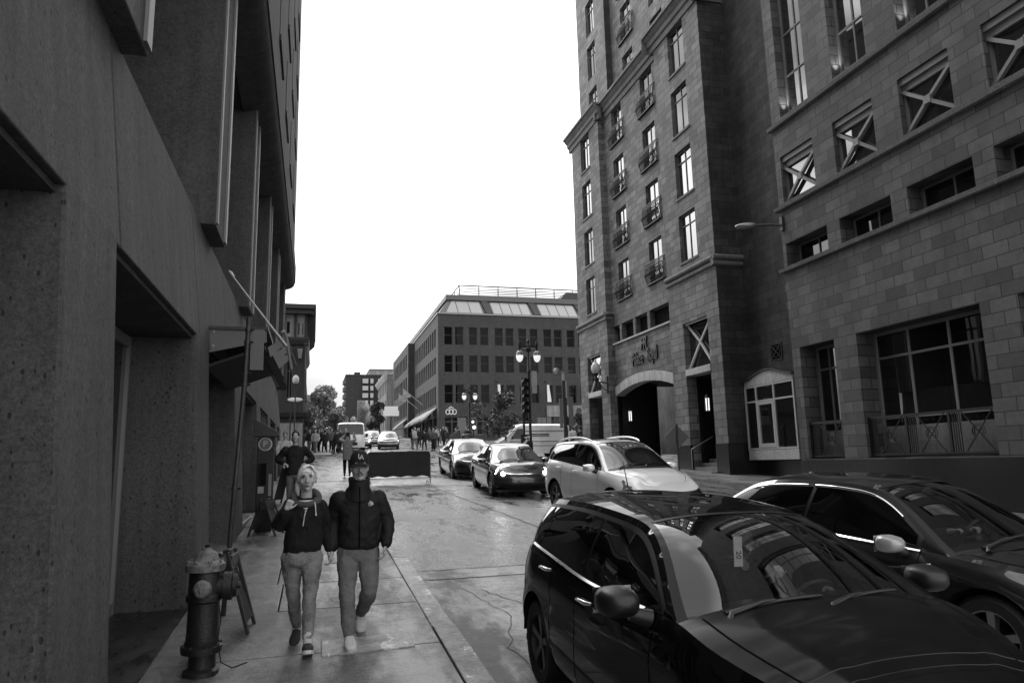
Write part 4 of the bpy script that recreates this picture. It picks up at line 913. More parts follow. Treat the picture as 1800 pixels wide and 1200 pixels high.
row_house(11.6, 24, 121, 137, 10.2, M['facade_pale'], 'pale classical building with deep cornice just beyond the brick office', 3)
row_house(11.2, 24, 138, 150, 5.0, M['facade_mid'], 'low grey building on the far right side of the street', 2)
row_house(10.8, 24, 151, 166, 7.0, M['facade_pale'], 'pale far house with bright cornice left of the classical building', 3)
row_house(10.6, 24, 167, 186, 5.2, M['facade_mid'], 'grey gabled far house behind the hanging shop sign', 2)
row_house(10.0, 24, 188, 215, 6.5, M['facade_mid'], 'long grey far terrace below the balcony tower', 2, nw=7)
row_house(8.6, 24, 218, 260, 5.5, M['facade_pale'], 'pale hazy terrace at the far end of the street', 2, nw=8)
row_house(6.0, 20, 262, 330, 9.5, M['facade_mid'], 'last grey block closing the far end of the street', 2, nw=8)
row_house(-14, -1.6, 82, 110, 7.0, M['brick_dark'], 'dark brick row behind the trees on the left of the street', 3, 'E', nw=6)
row_house(-14, 0.2, 150, 220, 9, M['facade_mid'], 'grey row far up the left side of the street', 3, 'E', nw=8)
M['balcony'] = plain('pale_balcony', .38, .7)
# apartment tower with pale balconies
ap = thing('apartment_tower', (13, 200, 7), 'dark apartment tower with pale balconies far up the street', 'building')
mb = MB(); mb.box(8.2, 21, 200, 216, 4, 26.3); mb.build('wall', M['brick_dark'], ap)
mb = MB(); mb.box(8.0, 21.2, 199.8, 216.2, 26.3, 26.7); mb.build('roof', M['conc_dark'], ap)
mb = MB(); mb.box(10.6, 12.2, 204, 207, 26.7, 27.9); mb.build('lift_house', M['brick_dark'], ap)
mb = MB(); mb.tube([(9.2, 203, 26.7), (9.2, 203, 30)], .06, 5); mb.build('antenna', M['metal_dark'], ap)
for k in range(9):
    z = 24.4 - k*2.0
    for x0, x1 in ((12.6, 14.1), (14.7, 15.5), (16.8, 18.2)):
        mb = MB(); mb.box(x0, x1, 198.9, 199.99, z-.2, z+1.05); mb.build('balcony', M['balcony'], ap)
    mb = MB(); mb.box(7.4, 8.2, 201, 205, z-.2, z+.8); mb.build('balcony', M['facade_mid'], ap)
bk = thing('apartment_tower', (19, 235, 7), 'pale block showing behind the dark apartment tower', 'building')
mb = MB(); mb.box(17, 27, 235, 250, 4, 32.5); mb.build('wall', M['facade_pale'], bk); mb = MB(); mb.box(16.9, 27.1, 234.9, 250.1, 32.5, 33); mb.build('roof', M['facade_mid'], bk)
# hanging sign of the theatre, street sign box
hs = thing('hanging_sign', (10.4, 160, 10), 'tall vertical shop sign hanging over the far pavement', 'sign')
mb = MB(); mb.box(9.0, 10.7, 160, 160.3, 8.2, 16.0); mb.build('board', M['frame_mid'], hs)
for k in range(6):
    mb = MB(); mb.tube([(9.85+.42*math.cos(R(q)), 159.9, 15.2-k*1.2+.4*math.sin(R(q))) for q in range(0, 361, 45)], .1, 5, cap=False); mb.build('letter_disc', M['facade_pale'], hs)
mb = MB(); mb.box(10.7, 11.2, 160.1, 160.2, 15, 15.2); mb.build('bracket', M['metal_dark'], hs)
ss = thing('street_sign_box', (8.2, 75, 6), 'white double sign box on a pole behind the barrier', 'sign')
mb = MB(); mb.box(6.9, 8.5, 75, 75.3, 6.75, 7.3); mb.box(7.05, 8.4, 75, 75.25, 7.3, 7.75); mb.build('board', M['white'], ss)
mb = MB(); mb.tube([(7.7, 75.15, gz(75)), (7.7, 75.15, 6.75)], .07); mb.build('pole', M['metal_dark'], ss)
# ------------------------------------------------------------------ trees
def foliage_mat(name, v):
    m, t, b = new_mat(name); oi = t.nodes.new('ShaderNodeNewGeometry'); r = ramp(t, oi.outputs['Random Per Island'], 0, 1, v*.55, v*1.6)
    t.links.new(r, b.inputs['Base Color']); b.inputs['Roughness'].default_value = .55; return m
M['leaf'] = foliage_mat('leaves', .24); M['leaf_dark'] = foliage_mat('dark_leaves', .045); M['bark'] = plain('bark', .04, .9, var=.3, scale=10)
def tree(name, x, y, h, rad, label, mat='leaf', n=2600, leaf=.16, trunk=.35, squash=1.0, seed=1, z=None, group=None, cat='tree'):
    rnd = random.Random(seed); zb = gz(y) if z is None else z
    t = thing(name, (x, y, zb), label, cat, group)
    tr = MB(); top = Vector((x+rnd.uniform(-.2, .2), y, zb+h*.75))
    tr.tube([(x, y, zb-.2), (x+.03, y, zb+h*trunk*.6), tuple(top)], [h*.028, h*.022, h*.008], 8)
    clumps = []
    for k in range(int(9+rad*3)):
        th = rnd.uniform(0, 2*math.pi); rr = rad*math.sqrt(rnd.uniform(.05, 1)); zz = rnd.uniform(-1, 1)
        lim = math.sqrt(max(0, 1-(zz*.92)**2)); c = Vector((x+rr*lim*math.cos(th), y+rr*lim*math.sin(th), zb+h*(trunk+(1-trunk)*.5)+zz*h*(1-trunk)*.5*squash))
        clumps.append((c, rad*rnd.uniform(.22, .42)))
        s0 = Vector((x, y, zb+h*rnd.uniform(trunk*.7, .6))); mid = (s0+c)/2 + Vector((0, 0, .1*h*rnd.random()))
        tr.tube([tuple(s0), tuple(mid), tuple(c)], [h*.012, h*.007, h*.003], 5)
    tr.build('trunk', M['bark'], t, smooth=60)
    cr = MB()
    for i in range(n):
        c, r = rnd.choice(clumps); d = Vector((rnd.gauss(0, 1), rnd.gauss(0, 1), rnd.gauss(0, .8))); d = d.normalized()*r*rnd.uniform(.35, 1.15)**.6
        p = c + d; a = Vector((rnd.gauss(0, 1), rnd.gauss(0, 1), rnd.gauss(0, 1))).normalized(); b = a.cross(Vector((rnd.gauss(0, 1), rnd.gauss(0, 1), rnd.gauss(0, 1)))).normalized()
        s = leaf*rnd.uniform(.6, 1.3); q = a.cross(b)*s*.12
        cr.add([p-a*s, p-b*s*.5+q, p+a*s, p+b*s*.5+q], [(0, 1, 2, 3)])
    cr.build('crown', M[mat], t, fix=False)
    return t
tree('street_tree', -.1, 56, 4.3, 1.45, 'bushy tree on the left pavement reaching past the dark brick house', n=4200, leaf=.15, trunk=.2, seed=4, group='street trees')
tree('street_tree', 1.7, 64, 3.0, 1.2, 'smaller tree behind the bushy one, nearest the street middle', n=2600, leaf=.15, trunk=.2, seed=9, group='street trees')
tree('street_tree', .9, 78, 3.4, 1.3, 'pale far tree with its crown above the left row', n=2600, leaf=.17, trunk=.25, seed=12, group='street trees')
tree('street_tree', 15.9, 62, 4.3, 1.9, 'dark leafy tree in front of the office ground floor', 'leaf_dark', 1900, .17, .3, seed=5, group='street trees')
tree('shrub', 23.5, 58, 3.4, 1.8, 'feathery dark shrub under the pale fascia board', 'leaf_dark', 2200, .2, .1, seed=6, group='shrubs by the square', cat='shrub')
tree('shrub', 21.0, 57, 2.4, 1.2, 'low dark shrub right behind the white van', 'leaf_dark', 1500, .16, .1, seed=16, group='shrubs by the square', cat='shrub')
tree('shrub', 24.0, 41.5, 3.2, 1.3, 'leafy shrub in the court seen through the arch', 'leaf', 2000, .16, .1, seed=8, group='shrubs by the square', cat='shrub')
tree('street_tree', 8.3, 96, 4.6, 1.5, 'far street tree in front of the shop rows', 'leaf_dark', 2200, .2, .3, seed=18, group='street trees')
tree('street_tree', 4.0, 150, 9.5, 2.4, 'hazy round tree closing the far street', 'leaf', 2400, .3, .3, seed=20, group='street trees')
tree('street_tree', 1.6, 135, 9, 2.2, 'hazy tree far up the left pavement', 'leaf', 2400, .3, .3, seed=22, group='street trees')
# ------------------------------------------------------------------ lamps, signal, column
def double_lamp(x, y, h, label, sc_=1.0):
    z0 = gz(y); t = thing('street_lamp', (x, y, z0), label, 'street lamp', 'double lantern street lamps')
    mb = MB(); mb.lathe([(0, 0), (.2*sc_, 0), (.2*sc_, .25), (.13*sc_, .35), (.11*sc_, .9), (.14*sc_, .95), (.075*sc_, 1.1), (.06*sc_, h*.72), (.09*sc_, h*.73), (.05*sc_, h*.75), (.05*sc_, h-.7), (.12*sc_, h-.65), (.15*sc_, h-.5), (.07*sc_, h-.42), (.05, h-.2), (.09*sc_, h-.1), (.03, h), (0, h+.05)], (x, y, z0), 14); mb.build('pole', M['iron'], t, smooth=40)
    mb = MB(); aw = .47*sc_; za = z0+h-.38
    mb.box(x-aw, x+aw, y-.03, y+.03, za-.06, za+.04)
    for s in (-1, 1):
        mb.tube([(x+s*.1, y, za-.22), (x+s*aw*.6, y, za-.2), (x+s*aw, y, za-.02)], .025, 6); mb.lathe([(0, -.3), (.04, -.28), (.05, 0), (.09, .08), (.05, .18), (.06, .25), (0, .33)], (x+s*aw, y, za), 10)
    mb.build('cross_arm', M['iron'], t, smooth=50)
    for s in (-1, 1):
        mb = MB(); mb.lathe([(.04, -.05), (.16, -.12), (.19, -.3), (.0, -.3)], (x+s*aw, y, za-.18), 14); ca = mb.build('lantern', M['metal'], t, smooth=40)
        mb = MB(); mb.lathe([(.185, -.31), (.18, -.42), (.14, -.55), (.07, -.63), (0, -.65)], (x+s*aw, y, za-.18), 14); mb.build('globe', plain('lantern_globe', .75, .25, emit=.25), ca, smooth=60)
    return t
double_lamp(10.62, 34.95, 6.35, 'double lantern street lamp behind the grey sedan, with five stacked signals beside it')
double_lamp(12.55, 58.6, 5.2, 'smaller double lantern lamp before the office corner', 1.0)
gp_ = thing('globe_lamp', (-1.15, 45.0, gz(45)), 'dark lamp post with one white globe seen above the man in the beanie', 'street lamp')
mb = MB(); mb.lathe([(0, 0), (.12, 0), (.1, .8), (.05, .9), (.045, 4.4), (.1, 4.45), (.1, 4.5), (0, 4.5)], (-1.15, 45.0, gz(45)), 10); mb.build('pole', M['iron'], gp_, smooth=40)
mb = MB(); mb.ell((-1.15, 45.0, gz(45)+4.75), (.2, .2, .28), 14, 10); mb.build('globe', plain('dull_globe', .5, .3), gp_, smooth=180)
bn = thing('lamp_banner', (10.9, 34.95, 5.5), 'pale banner hanging on the right of the big double lantern lamp', 'banner')
mb = MB(); mb.grid([[(10.75+.28*i/3, 34.9+.02*math.sin(i+j), 6.3-1.15*j/5) for i in range(4)] for j in range(6)]); mb.build('cloth', M['canvas'], bn, smooth=180)
mb = MB(); mb.tube([(10.66, 34.95, 6.33), (11.06, 34.9, 6.33)], .015, 6); mb.build('rod', M['metal_dark'], bn)
ts = thing('traffic_signal', (10.38, 35.0, gz(35)), 'black traffic signal with five hooded lights beside the lamp post', 'traffic light')
mb = MB(); mb.tube([(10.30, 35.0, gz(35)), (10.30, 35.0, 5.9)], .06, 10); mb.build('pole', M['iron'], ts, smooth=40)
mb = MB(); mb.box(10.18, 10.48, 34.82, 34.98, 3.95, 5.95); bx_ = mb.build('signal_head', M['iron'], ts, bevel=.02)
for k in range(5):
    z = 5.72-k*.385
    mb = MB(); n = 12
    mb.grid([[(10.33+.15*math.cos(R(a)), 34.82-d, z+.15*math.sin(R(a))) for a in range(-20, 201, 20)] for d in (0, .14, .28)]); mb.build('hood', M['iron'], bx_, smooth=60)
    mb = MB(); mb.lathe([(0, -.015), (.13, -.01), (.13, 0)], (10.33, 34.815, z), 14, 'y'); mb.build('lens', plain('dark_lens', .03, .15), bx_)
ps = thing('pedestrian_signal', (12.62, 57.9, gz(58)+2), 'small lit walk signal on the far lamp post', 'traffic light')
mb = MB(); mb.box(12.5, 12.85, 57.7, 57.9, 4.35, 5.3); mb.build('signal_head', M['iron'], ps)
mb = MB(); mb.lathe([(0, -.02), (.12, -.02), (.12, 0)], (12.6, 57.69, 5.05), 10, 'y'); mb.lathe([(0, -.02), (.16, -.02), (.16, 0)], (12.7, 57.69, 4.6), 10, 'y'); mb.build('lens', M['lamp'], ps)
mb = MB(); mb.tube([(12.68, 57.85, gz(58)), (12.68, 57.85, 4.4)], .05); mb.build('pole', M['iron'], ps)
vc = thing('vane_column', (12.45, 34.8, gz(35)), 'dark column with a pointed vane on top and two hanging pale boards', 'column sign')
mb = MB(); mb.tube([(12.5, 34.8, gz(35)), (12.45, 34.8, 5.8)], .11, 10); mb.build('column', M['metal_dark'], vc, smooth=40)
mb = MB(); mb.tube([(12.45, 34.8, 5.8), (12.44, 34.8, 6.2)], .08, 8); mb.box(12.5, 12.58, 34.7, 34.9, 4.9, 5.8); mb.build('neck', M['frame_light'], vc)
mb = MB(); mb.prism([(12.2, 34.75, 6.27), (12.42, 34.75, 6.36), (13.0, 34.75, 6.31), (12.42, 34.75, 6.22)], (0, .06, 0)); mb.lathe([(0, -.10), (.19, -.03), (.2, 0), (.19, .03), (0, .06)], (12.1, 34.8, 6.27), 16, 'y'); mb.build('vane', M['metal'], vc, smooth=30)
mb = MB(); mb.box(12.12, 12.28, 34.6, 34.66, 3.35, 4.85); mb.box(12.62, 12.86, 34.6, 34.66, 3.45, 4.95); mb.build('board', M['frame_mid'], vc)
ar = thing('arrow_sign', (10.0, 33.5, 2.6), 'white arrow sign on a dark plate left of the van', 'road sign')
mb = MB(); mb.box(9.72, 10.22, 33.6, 33.63, 2.35, 3.0); mb.build('plate', M['iron'], ar)
mb = MB(); mb.bar((9.78, 33.585, 2.45), (10.1, 33.585, 2.82), .11, .02, (0, 1, 0)); mb.prism([(9.86, 33.575, 2.86), (10.17, 33.575, 2.94), (10.14, 33.575, 2.68)], (0, .02, 0)); mb.build('arrow', M['white'], ar)
mb = MB(); mb.tube([(10.2, 33.65, gz(33.6)), (10.2, 33.65, 3.05)], .03); mb.build('post', M['metal_dark'], ar)
rs = thing('round_road_sign', (-1.0, 46, 4.2), 'pale oval sign plate fixed on the post beyond the canopy', 'road sign')
mb = MB(); mb.ell((-1.15, 45, 5.72), (.45, .03, .13), 14, 8); mb.build('plate', M['white'], rs, smooth=60)
mb = MB(); mb.tube([(-1.4, 45.04, gz(45)), (-1.4, 45.04, 5.9)], .04); mb.build('post', M['iron'], rs)
# ------------------------------------------------------------------ covered barrier across the street
br_ = thing('crowd_barrier', (2.8, 24.75, gz(24.75)), 'long low crowd barrier wrapped in black cloth across the street', 'barrier')
zb = gz(24.75)-.03
mb = MB(); x0, x1 = 1.75, 3.88
fr = [(x0, 24.8, zb+.02), (x0, 24.8, zb+1.0), (x0+.08, 24.8, zb+1.08), (x1-.08, 24.75, zb+1.08), (x1, 24.75, zb+1.0), (x1, 24.75, zb+.02)]
mb.tube(fr, .02, 8); mb.tube([(x0, 24.8, zb+.2), (x1, 24.75, zb+.2)], .015, 6)
for x in (x0+.1, x1-.1): mb.tube([(x, 24.45, zb+.02), (x, 24.7, zb+.12), (x, 25.05, zb+.02)], .016, 6)
mb.build('frame', M['metal'], br_, smooth=40)
mb = MB(); n = 30
def clothp(i, j, s): x = x0+.01+(x1-x0-.02)*i/n; zt = zb+1.10 - (.05 if i in (0, n) else 0); return (x, 24.775-.02*i/n + s*(.026+.012*math.sin(i*1.7+j*.6)*j/6), zt-(.84+.02*math.sin(i*.9))*j/6)
mb.grid([[clothp(i, j, -1) for i in range(n+1)] for j in range(7)]); mb.grid([[clothp(i, j, 1) for i in range(n+1)] for j in range(7)])
mb.grid([[clothp(i, 0, -1) for i in range(n+1)], [clothp(i, 0, 1) for i in range(n+1)]]); mb.build('cloth_cover', M['tarp'], br_, smooth=60)
# ------------------------------------------------------------------ cars
def curve(pts):
    """monotone cubic through (x, y) points"""
    pts = sorted(pts); X = [p[0] for p in pts]; Y = [p[1] for p in pts]; n = len(X)
    h = [X[i+1]-X[i] for i in range(n-1)]; d = [(Y[i+1]-Y[i])/h[i] for i in range(n-1)]
    m = [d[0]] + [0 if d[i-1]*d[i] <= 0 else (h[i-1]+h[i])*3/((2*h[i]+h[i-1])/d[i-1] + (h[i]+2*h[i-1])/d[i]) for i in range(1, n-1)] + [d[-1]]
    def f(x):
        if x <= X[0]: return Y[0]
        if x >= X[-1]: return Y[-1]
        i = max(k for k in range(n-1) if X[k] <= x); t = (x-X[i])/h[i]
        return (2*t**3-3*t*t+1)*Y[i] + (t**3-2*t*t+t)*h[i]*m[i] + (-2*t**3+3*t*t)*Y[i+1] + (t**3-t*t)*h[i]*m[i+1]
    return f
def lerp(a, b, t): return a + (b-a)*t
def smooth01(t): t = min(1, max(0, t)); return t*t*(3-2*t)
M['black_paint'] = plain('black_car_paint', .0025, .5, coat=.5, ior=1.2, coat_r=.015, spec=.05)
M['black_paint2'] = plain('dark_car_paint', .010, .32, metal=.2, coat=1, coat_r=.02)
M['grey_paint'] = plain('grey_car_paint', .045, .35, metal=.45, coat=1)
M['silver_paint'] = plain('silver_car_paint', .82, .35, metal=.15, coat=1)
M['white_paint'] = plain('white_car_paint', .85, .35, coat=1)
M['pale_paint'] = plain('pale_car_paint', .22, .35, coat=1)
M['mirror_sky_sheen'] = plain('painted_mirror_sheen', .30, .3, coat=1)  # sky reflection on the dark sedan's mirrors, painted in as a paler colour
M['dusty_black'] = plain('dusty_black_bonnet', .006, .30, var=.5, scale=3, coat=.35, ior=1.2, coat_r=.14, spec=.2)
M['car_glass'] = window_glass('car_glass', .006, .9, .10)
M['side_glass'] = window_glass('tinted_side_glass', .003, .75, .035)
M['screen_glass'] = clear_glass('windscreen_glass', .62, .075, 2.6, .75)
M['rubber'] = plain('tyre_rubber', .012, .75, bump=.3, bscale=60)
M['trim_black'] = plain('black_plastic_trim', .010, .42)
M['chrome'] = plain('chrome', .75, .12, metal=1)
M['rim'] = plain('alloy_rim', .22, .3, metal=.8)
M['rim_dark'] = plain('dark_alloy_rim', .06, .35, metal=.6)
M['lens'] = window_glass('headlight_lens', .16, .9, .12)
M['tail'] = window_glass('tail_lens', .05, .9, .1)
M['seam'] = plain('panel_gap', .002, .9, spec=.1)
M['seat'] = plain('seat_cloth', .02, .9)
M['skin'] = plain('skin', .37, .55, var=.08, scale=25)

def make_car(P, mat, label, cat='car', group='cars on the street', paint='black_paint', clear=False, name='parked_car'):
    t = thing(name, None, label, cat, group, mat); pm = M[paint]; gm = M['screen_glass'] if clear else M['car_glass']
    hw, xf, xr, wb, wr, sill = P['hw'], P['xf'], P['xr'], P['wb'], P['wr'], P['sill']; half = wb/2
    ztop = curve(P['belt']); fl, rl = P.get('fl', 1.15), P.get('rl', .75); nf, nr = P.get('nf', 3.0), P.get('nr', 3.4)
    Ra = wr + .055; zc = wr
    st = []                                                   # stations: plan x, y, normal, weights
    for k in range(15):
        a = math.pi/2*k/14; c, s = math.cos(a), math.sin(a)
        x = xr + rl - rl*abs(c)**(2/nr); y = hw*abs(s)**(2/nr); st.append((x, y, ('r', k/14)))
    mid = set()
    for q in range(25): mid.add(round(lerp(xr+rl, xf-fl, q/24), 4))
    for xw in (-half, half):
        for q in range(15): mid.add(round(xw - (Ra-.001)*math.cos(math.pi*q/14), 4))
        mid.add(round(xw-Ra-.002, 4)); mid.add(round(xw+Ra+.002, 4))
    for k in range(19):
        a = math.pi/2*k/18; c, s = math.cos(a), math.sin(a)
        x = xf - fl + fl*abs(s)**(2/nf); y = hw*abs(c)**(2/nf); st.append((x, y, ('f', k/18)))
    def yplan(x):
        if x < xr+rl: q = (xr+rl-x)/rl; return hw*max(0, 1-min(1, q)**nr)**(1/nr)
        if x > xf-fl: q = (x-xf+fl)/fl; return hw*max(0, 1-min(1, q)**nf)**(1/nf)
        return hw
    xs0 = {round(s[0], 4) for s in st}
    for x in mid:
        if all(abs(x-z) > .004 for z in xs0): st.append((x, yplan(x), ('m', 0)))
    st.sort(key=lambda s: (s[0], s[1] if s[0] < 0 else -s[1]))
    N = len(st)
    side = curve([(0, .085), (.12, .035), (.3, .004), (.5, .0), (.64, .010), (.72, .004), (.80, .012), (.9, .035), (1, .085)])
    front = curve(P.get('front', [(0, .13), (.15, .04), (.38, 0), (.55, .01), (.7, .05), (.85, .13), (1, .27)]))
    rear = curve(P.get('rear', [(0, .13), (.2, .02), (.4, 0), (.55, .03), (.75, .06), (1, .12)]))
    def zlow(x):
        z = sill
        for xw in (-half, half):
            if abs(x-xw) < Ra: z = max(z, zc + math.sqrt(Ra*Ra-(x-xw)**2))
        return z
    def normal(i):
        a, b = st[max(i-1, 0)], st[min(i+1, N-1)]; d = Vector((b[0]-a[0], b[1]-a[1]))
        if i == 0: d = Vector((0, 1))
        if i == N-1: d = Vector((0, -1))
        d.normalize(); return Vector((-d.y, d.x)) if True else d
    NR = 14
    def wpt(i, tt):
        x, y, wk = st[i]; n = normal(i); zt = ztop(x); z0 = zlow(x); z = lerp(z0, zt, tt); tn = (z-sill)/(zt-sill)
        ins = side(tn)
        wf = smooth01((x-(xf-fl))/fl*1.25) if x > xf-fl else 0; wrr = smooth01((xr+rl-x)/rl) if x < xr+rl else 0
        ins = lerp(ins, front(tn), wf) if wf else lerp(ins, rear(tn), wrr)
        p = Vector((x, y)) - n*ins if n.y >= 0 or abs(n.x) > 0 else Vector((x, y))
        if i in (0, N-1): p.y = 0
        return Vector((p.x, max(p.y, 0), z))
    rows = [[wpt(i, k/NR) for k in range(NR+1)] for i in range(N)]
    top = [r[-1] for r in rows]
    mb = MB()
    mb.grid([[tuple(p) for p in r] for r in rows]); mb.grid([[(p.x, -p.y, p.z) for p in r] for r in rows])
    # hood and deck
    crown = curve(P['crown']); xa, xd = P['xa'], P['xd']
    vv = [k/12-1 for k in range(25)]
    def over(pr, extra=0):
        out = []
        for p in pr:
            row = []
            for v in vv:
                z = p.z + crown(p.x)*(1-abs(v)**2.4)
                if p.x > 0: z += .010*math.exp(-((abs(v)-.62)/.07)**2)*smooth01((p.x-xa)/.3)*smooth01((xf-.15-p.x)/.3)
                row.append((p.x, v*p.y, z))
            out.append(row)
        return out
    hood = [p for p in top if p.x >= xa-.12]; hd = MB(); hd.grid(over(hood)); hd.build('bonnet', M[P.get('bonnet', paint)], t, smooth=40, local=True)
    deck = [p for p in top if p.x <= xd+.12]; mb.grid(over(deck))
    # greenhouse
    tx = sorted([(p.x, p.y) for p in top if xr+.05 < p.x < xf-.05]); yb = curve([q for k, q in enumerate(tx) if k == 0 or q[0]-tx[k-1][0] > .002])
    rail = P['rail']; ry = curve([(xd, yb(xd))] + [(p[0], p[1]) for p in rail] + [(xa, yb(xa))]); rz = curve([(xd, ztop(xd))] + [(p[0], p[2]) for p in rail] + [(xa, ztop(xa))])
    def sp(x, tt, off=0):
        z = lerp(ztop(x), rz(x), tt); y = lerp(yb(x), ry(x), tt) + .03*math.sin(math.pi*tt)*min(1, (rz(x)-ztop(x))/.3) + off; return (x, y, z)
    gx = [lerp(xd, xa, k/60) for k in range(61)]
    for s in (1, -1):
        mb.grid([[(p[0], s*p[1], p[2]) for p in (sp(x, k/8) for k in range(9))] for x in gx])
    xb, xc = rail[-1][0], rail[0][0]; bf, brr, rc = P.get('bf', .12), P.get('br', .08), P.get('rcrown', .05)
    def roofp(u, v):
        x = lerp(xc, xb, u); y = ry(x)*v; z = rz(x) + rc*(1-abs(v)**2.6)*P.get('rcf', 1); x2 = x + (bf*smooth01((u-.5)/.5) - brr*smooth01((.5-u)/.5))*(1-v*v); return (x2, y, z)
    mb.grid([[roofp(u/24, v) for v in vv] for u in range(25)])
    body = mb
    def screen(front_, u, v):
        if front_: x0, x1, bb, zc_, top_v = xa, xb, P['cowl_b'], P['cowl_z'], roofp(1, v)
        else: x0, x1, bb, zc_, top_v = xd, xc, -P.get('deck_b', .06), P['deck_z'], roofp(0, v)
        xs = lerp(x0, x1, u); zb_ = ztop(x0); e = 1-abs(v)**2.2
        base = (x0 + bb*(1-v*v), v*yb(x0), zb_ + (zc_-zb_)*e)
        dz = rz(xs) - lerp(zb_, rz(x1), u); dy = ry(xs) - lerp(yb(x0), ry(x1), u)
        return (lerp(base[0], top_v[0], u), lerp(base[1], top_v[1], u) + dy*v, lerp(base[2], top_v[2], u) + dz)
    ve = .935 if P.get('pil') is None else P['pil']
    for f_ in (True, False):
        for s in (1, -1): body.grid([[screen(f_, u/14, s*lerp(ve, 1, k/3)) for k in range(4)] for u in range(15)])
    body.build('body', pm, t, smooth=38, local=True, fix=True)
    for f_, nm in ((True, 'windscreen'), (False, 'rear_window')):
        g_ = MB(); g_.grid([[screen(f_, .02+.965*u/14, ve*(k/12-1)) for k in range(25)] for u in range(15)]); ws = g_.build(nm, gm if f_ else M['side_glass'], t, smooth=180, local=True)
        for a0, a1 in ((.0, .035), (.965, 1.0)):
          fr = MB(); fr.grid([[tuple(Vector(screen(f_, lerp(a0, a1, q), ve*(k/12-1))) + Vector((0, 0, .003))) for k in range(25)] for q in (0, 1)])
          if f_: fr.build('screen_border', M['trim_black'], ws, smooth=180, local=True) if a0 < .5 or True else None
    # side glass and trim
    def patch(nm, x0, x1, m, off, top_in, bot_in, sh0=0, sh1=0, par=t, n=14):
        for s in (1, -1):
            pb = MB(); rws = []
            for i in range(n+1):
                col = []
                for j in range(9):
                    tt = j/8; x = lerp(x0+sh0*tt, x1+sh1*tt, i/n); h = max(rz(x)-ztop(x), .001); lo = min(bot_in/h, .5); hi = max(1-top_in/h, lo+.01)
                    p = sp(x, lerp(lo, hi, tt), off); col.append((p[0], s*p[1], p[2]))
                rws.append(col)
            pb.grid(rws); pb.build(nm, m, par, smooth=180, local=True)
    wx = P['win']
    patch('window_surround', wx[0][0]-.05, wx[-1][1]+.05, M['trim_black'], .002, .035, .004, P.get('shr', 0), P.get('shf', -.0), n=40)
    for a, b, s0, s1 in wx: patch('side_window', a, b, M['side_glass'], .006, .06, .02, s0, s1)
    if P.get('chrome_belt'):
        for s in (1, -1):
            cb = MB(); a, b = P['chrome_belt']
            cb.grid([[(x, s*(yb(x)+.006+dy), ztop(x)+dz) for dz, dy in ((-.008, .0), (-.006, .014), (-.001, .015), (.010, .0))] for x in (lerp(a, b, k/24) for k in range(25))]); cb.build('belt_strip', M['chrome'], t, smooth=60, local=True)
    if P.get('visor'):
        for s in (1, -1):
            for a, b in P['visor']:
                cb = MB(); cb.grid([[(p[0], s*(p[1]+dy), p[2]+dz) for p in (sp(x, 1-.045/max(.2, rz(x)-ztop(x))),) for dz, dy in ((-.02, .012), (-.012, .02), (.0, .02), (.006, .010))] for x in (lerp(a, b, k/20) for k in range(21))]); cb.build('rain_visor', M['chrome'], t, smooth=60, local=True)
    # panel gaps
    def ys(x, z): 
        tn = (z-sill)/(ztop(x)-sill); return yplan(x) - side(tn)
    gp = MB()
    for s in (1, -1):
        for x in P['gaps']:
            zs = [lerp(max(sill+.05, zlow(x)+.01), ztop(x), k/14) for k in range(15)]
            gp.grid([[(x+dx, s*(ys(x, z)+.0015), z) for dx in (-.004, .004)] for z in zs])
        xs = [lerp(P['gaps'][0], P['gaps'][-1], k/20) for k in range(21)]
        gp.grid([[(x, s*(ys(x, sill+.09)+.0015), sill+.09+dz) for dz in (-.004, .004)] for x in xs])
    hx = [p for p in top if xa+.02 < p.x < xf-.1]
    for s in (1, -1): gp.grid([[(p.x, s*(p.y*.86+dy), p.z + crown(p.x)*(1-.86**2.4)+.0025+(.010*math.exp(-((.86-.62)/.07)**2))) for dy in (-.005, .005)] for p in hx])
    gp.build('panel_gaps', M['seam'], t, local=True)
    # handles
    for x, z in P['handles']:
        for s in (1, -1):
            h = MB(); y = ys(x, z); h.tube([(x+.10, s*(y+.004), z+.005), (x+.08, s*(y+.035), z+.008), (x-.07, s*(y+.035), z), (x-.10, s*(y+.004), z-.003)], [.010, .014, .014, .010], 8); h.build('door_handle', M['chrome'] if P.get('chrome_handle') else pm, t, smooth=50, local=True)
    # door mirrors
    mx, my, mz = P['mirror']
    for s in (1, -1):
        h = MB(); c = Vector((mx, s*(my+.12), mz+.06)); rws = []
        for i, (dx, sy, szz) in enumerate(((-.085, .88, .86), (-.075, 1, 1), (-.02, 1.02, 1.02), (.05, .9, .86), (.085, .62, .58), (.10, .2, .2))):
            rws.append([(c.x+dx, c.y+.108*sy*(abs(math.cos(a))**.7)*(1 if math.cos(a) > 0 else -1), c.z+.074*szz*(abs(math.sin(a))**.7)*(1 if math.sin(a) > 0 else -1)+.0*dx) for a in [2*math.pi*k/20 for k in range(20)]])
        h.grid(rws, 0, True); h.add(rws[-1], [tuple(range(20))]); h.add(rws[0], [tuple(range(20))]); mo = h.build('door_mirror', M['trim_black'] if P.get('black_mirror') else pm, t, smooth=60, local=True)
        a = MB(); a.tube([(mx+.02, s*(my-.05), mz-.03), (mx+.0, s*(my+.06), mz)], [.05, .035], 10); a.build('mirror_stalk', M['trim_black'], mo, smooth=50, local=True)
        a = MB(); a.grid([[(c.x-.088, c.y+.11*q, c.z+.066*r_) for q in (-1, 1)] for r_ in (-1, 1)]); a.build('mirror_glass', M['chrome'], mo, local=True)
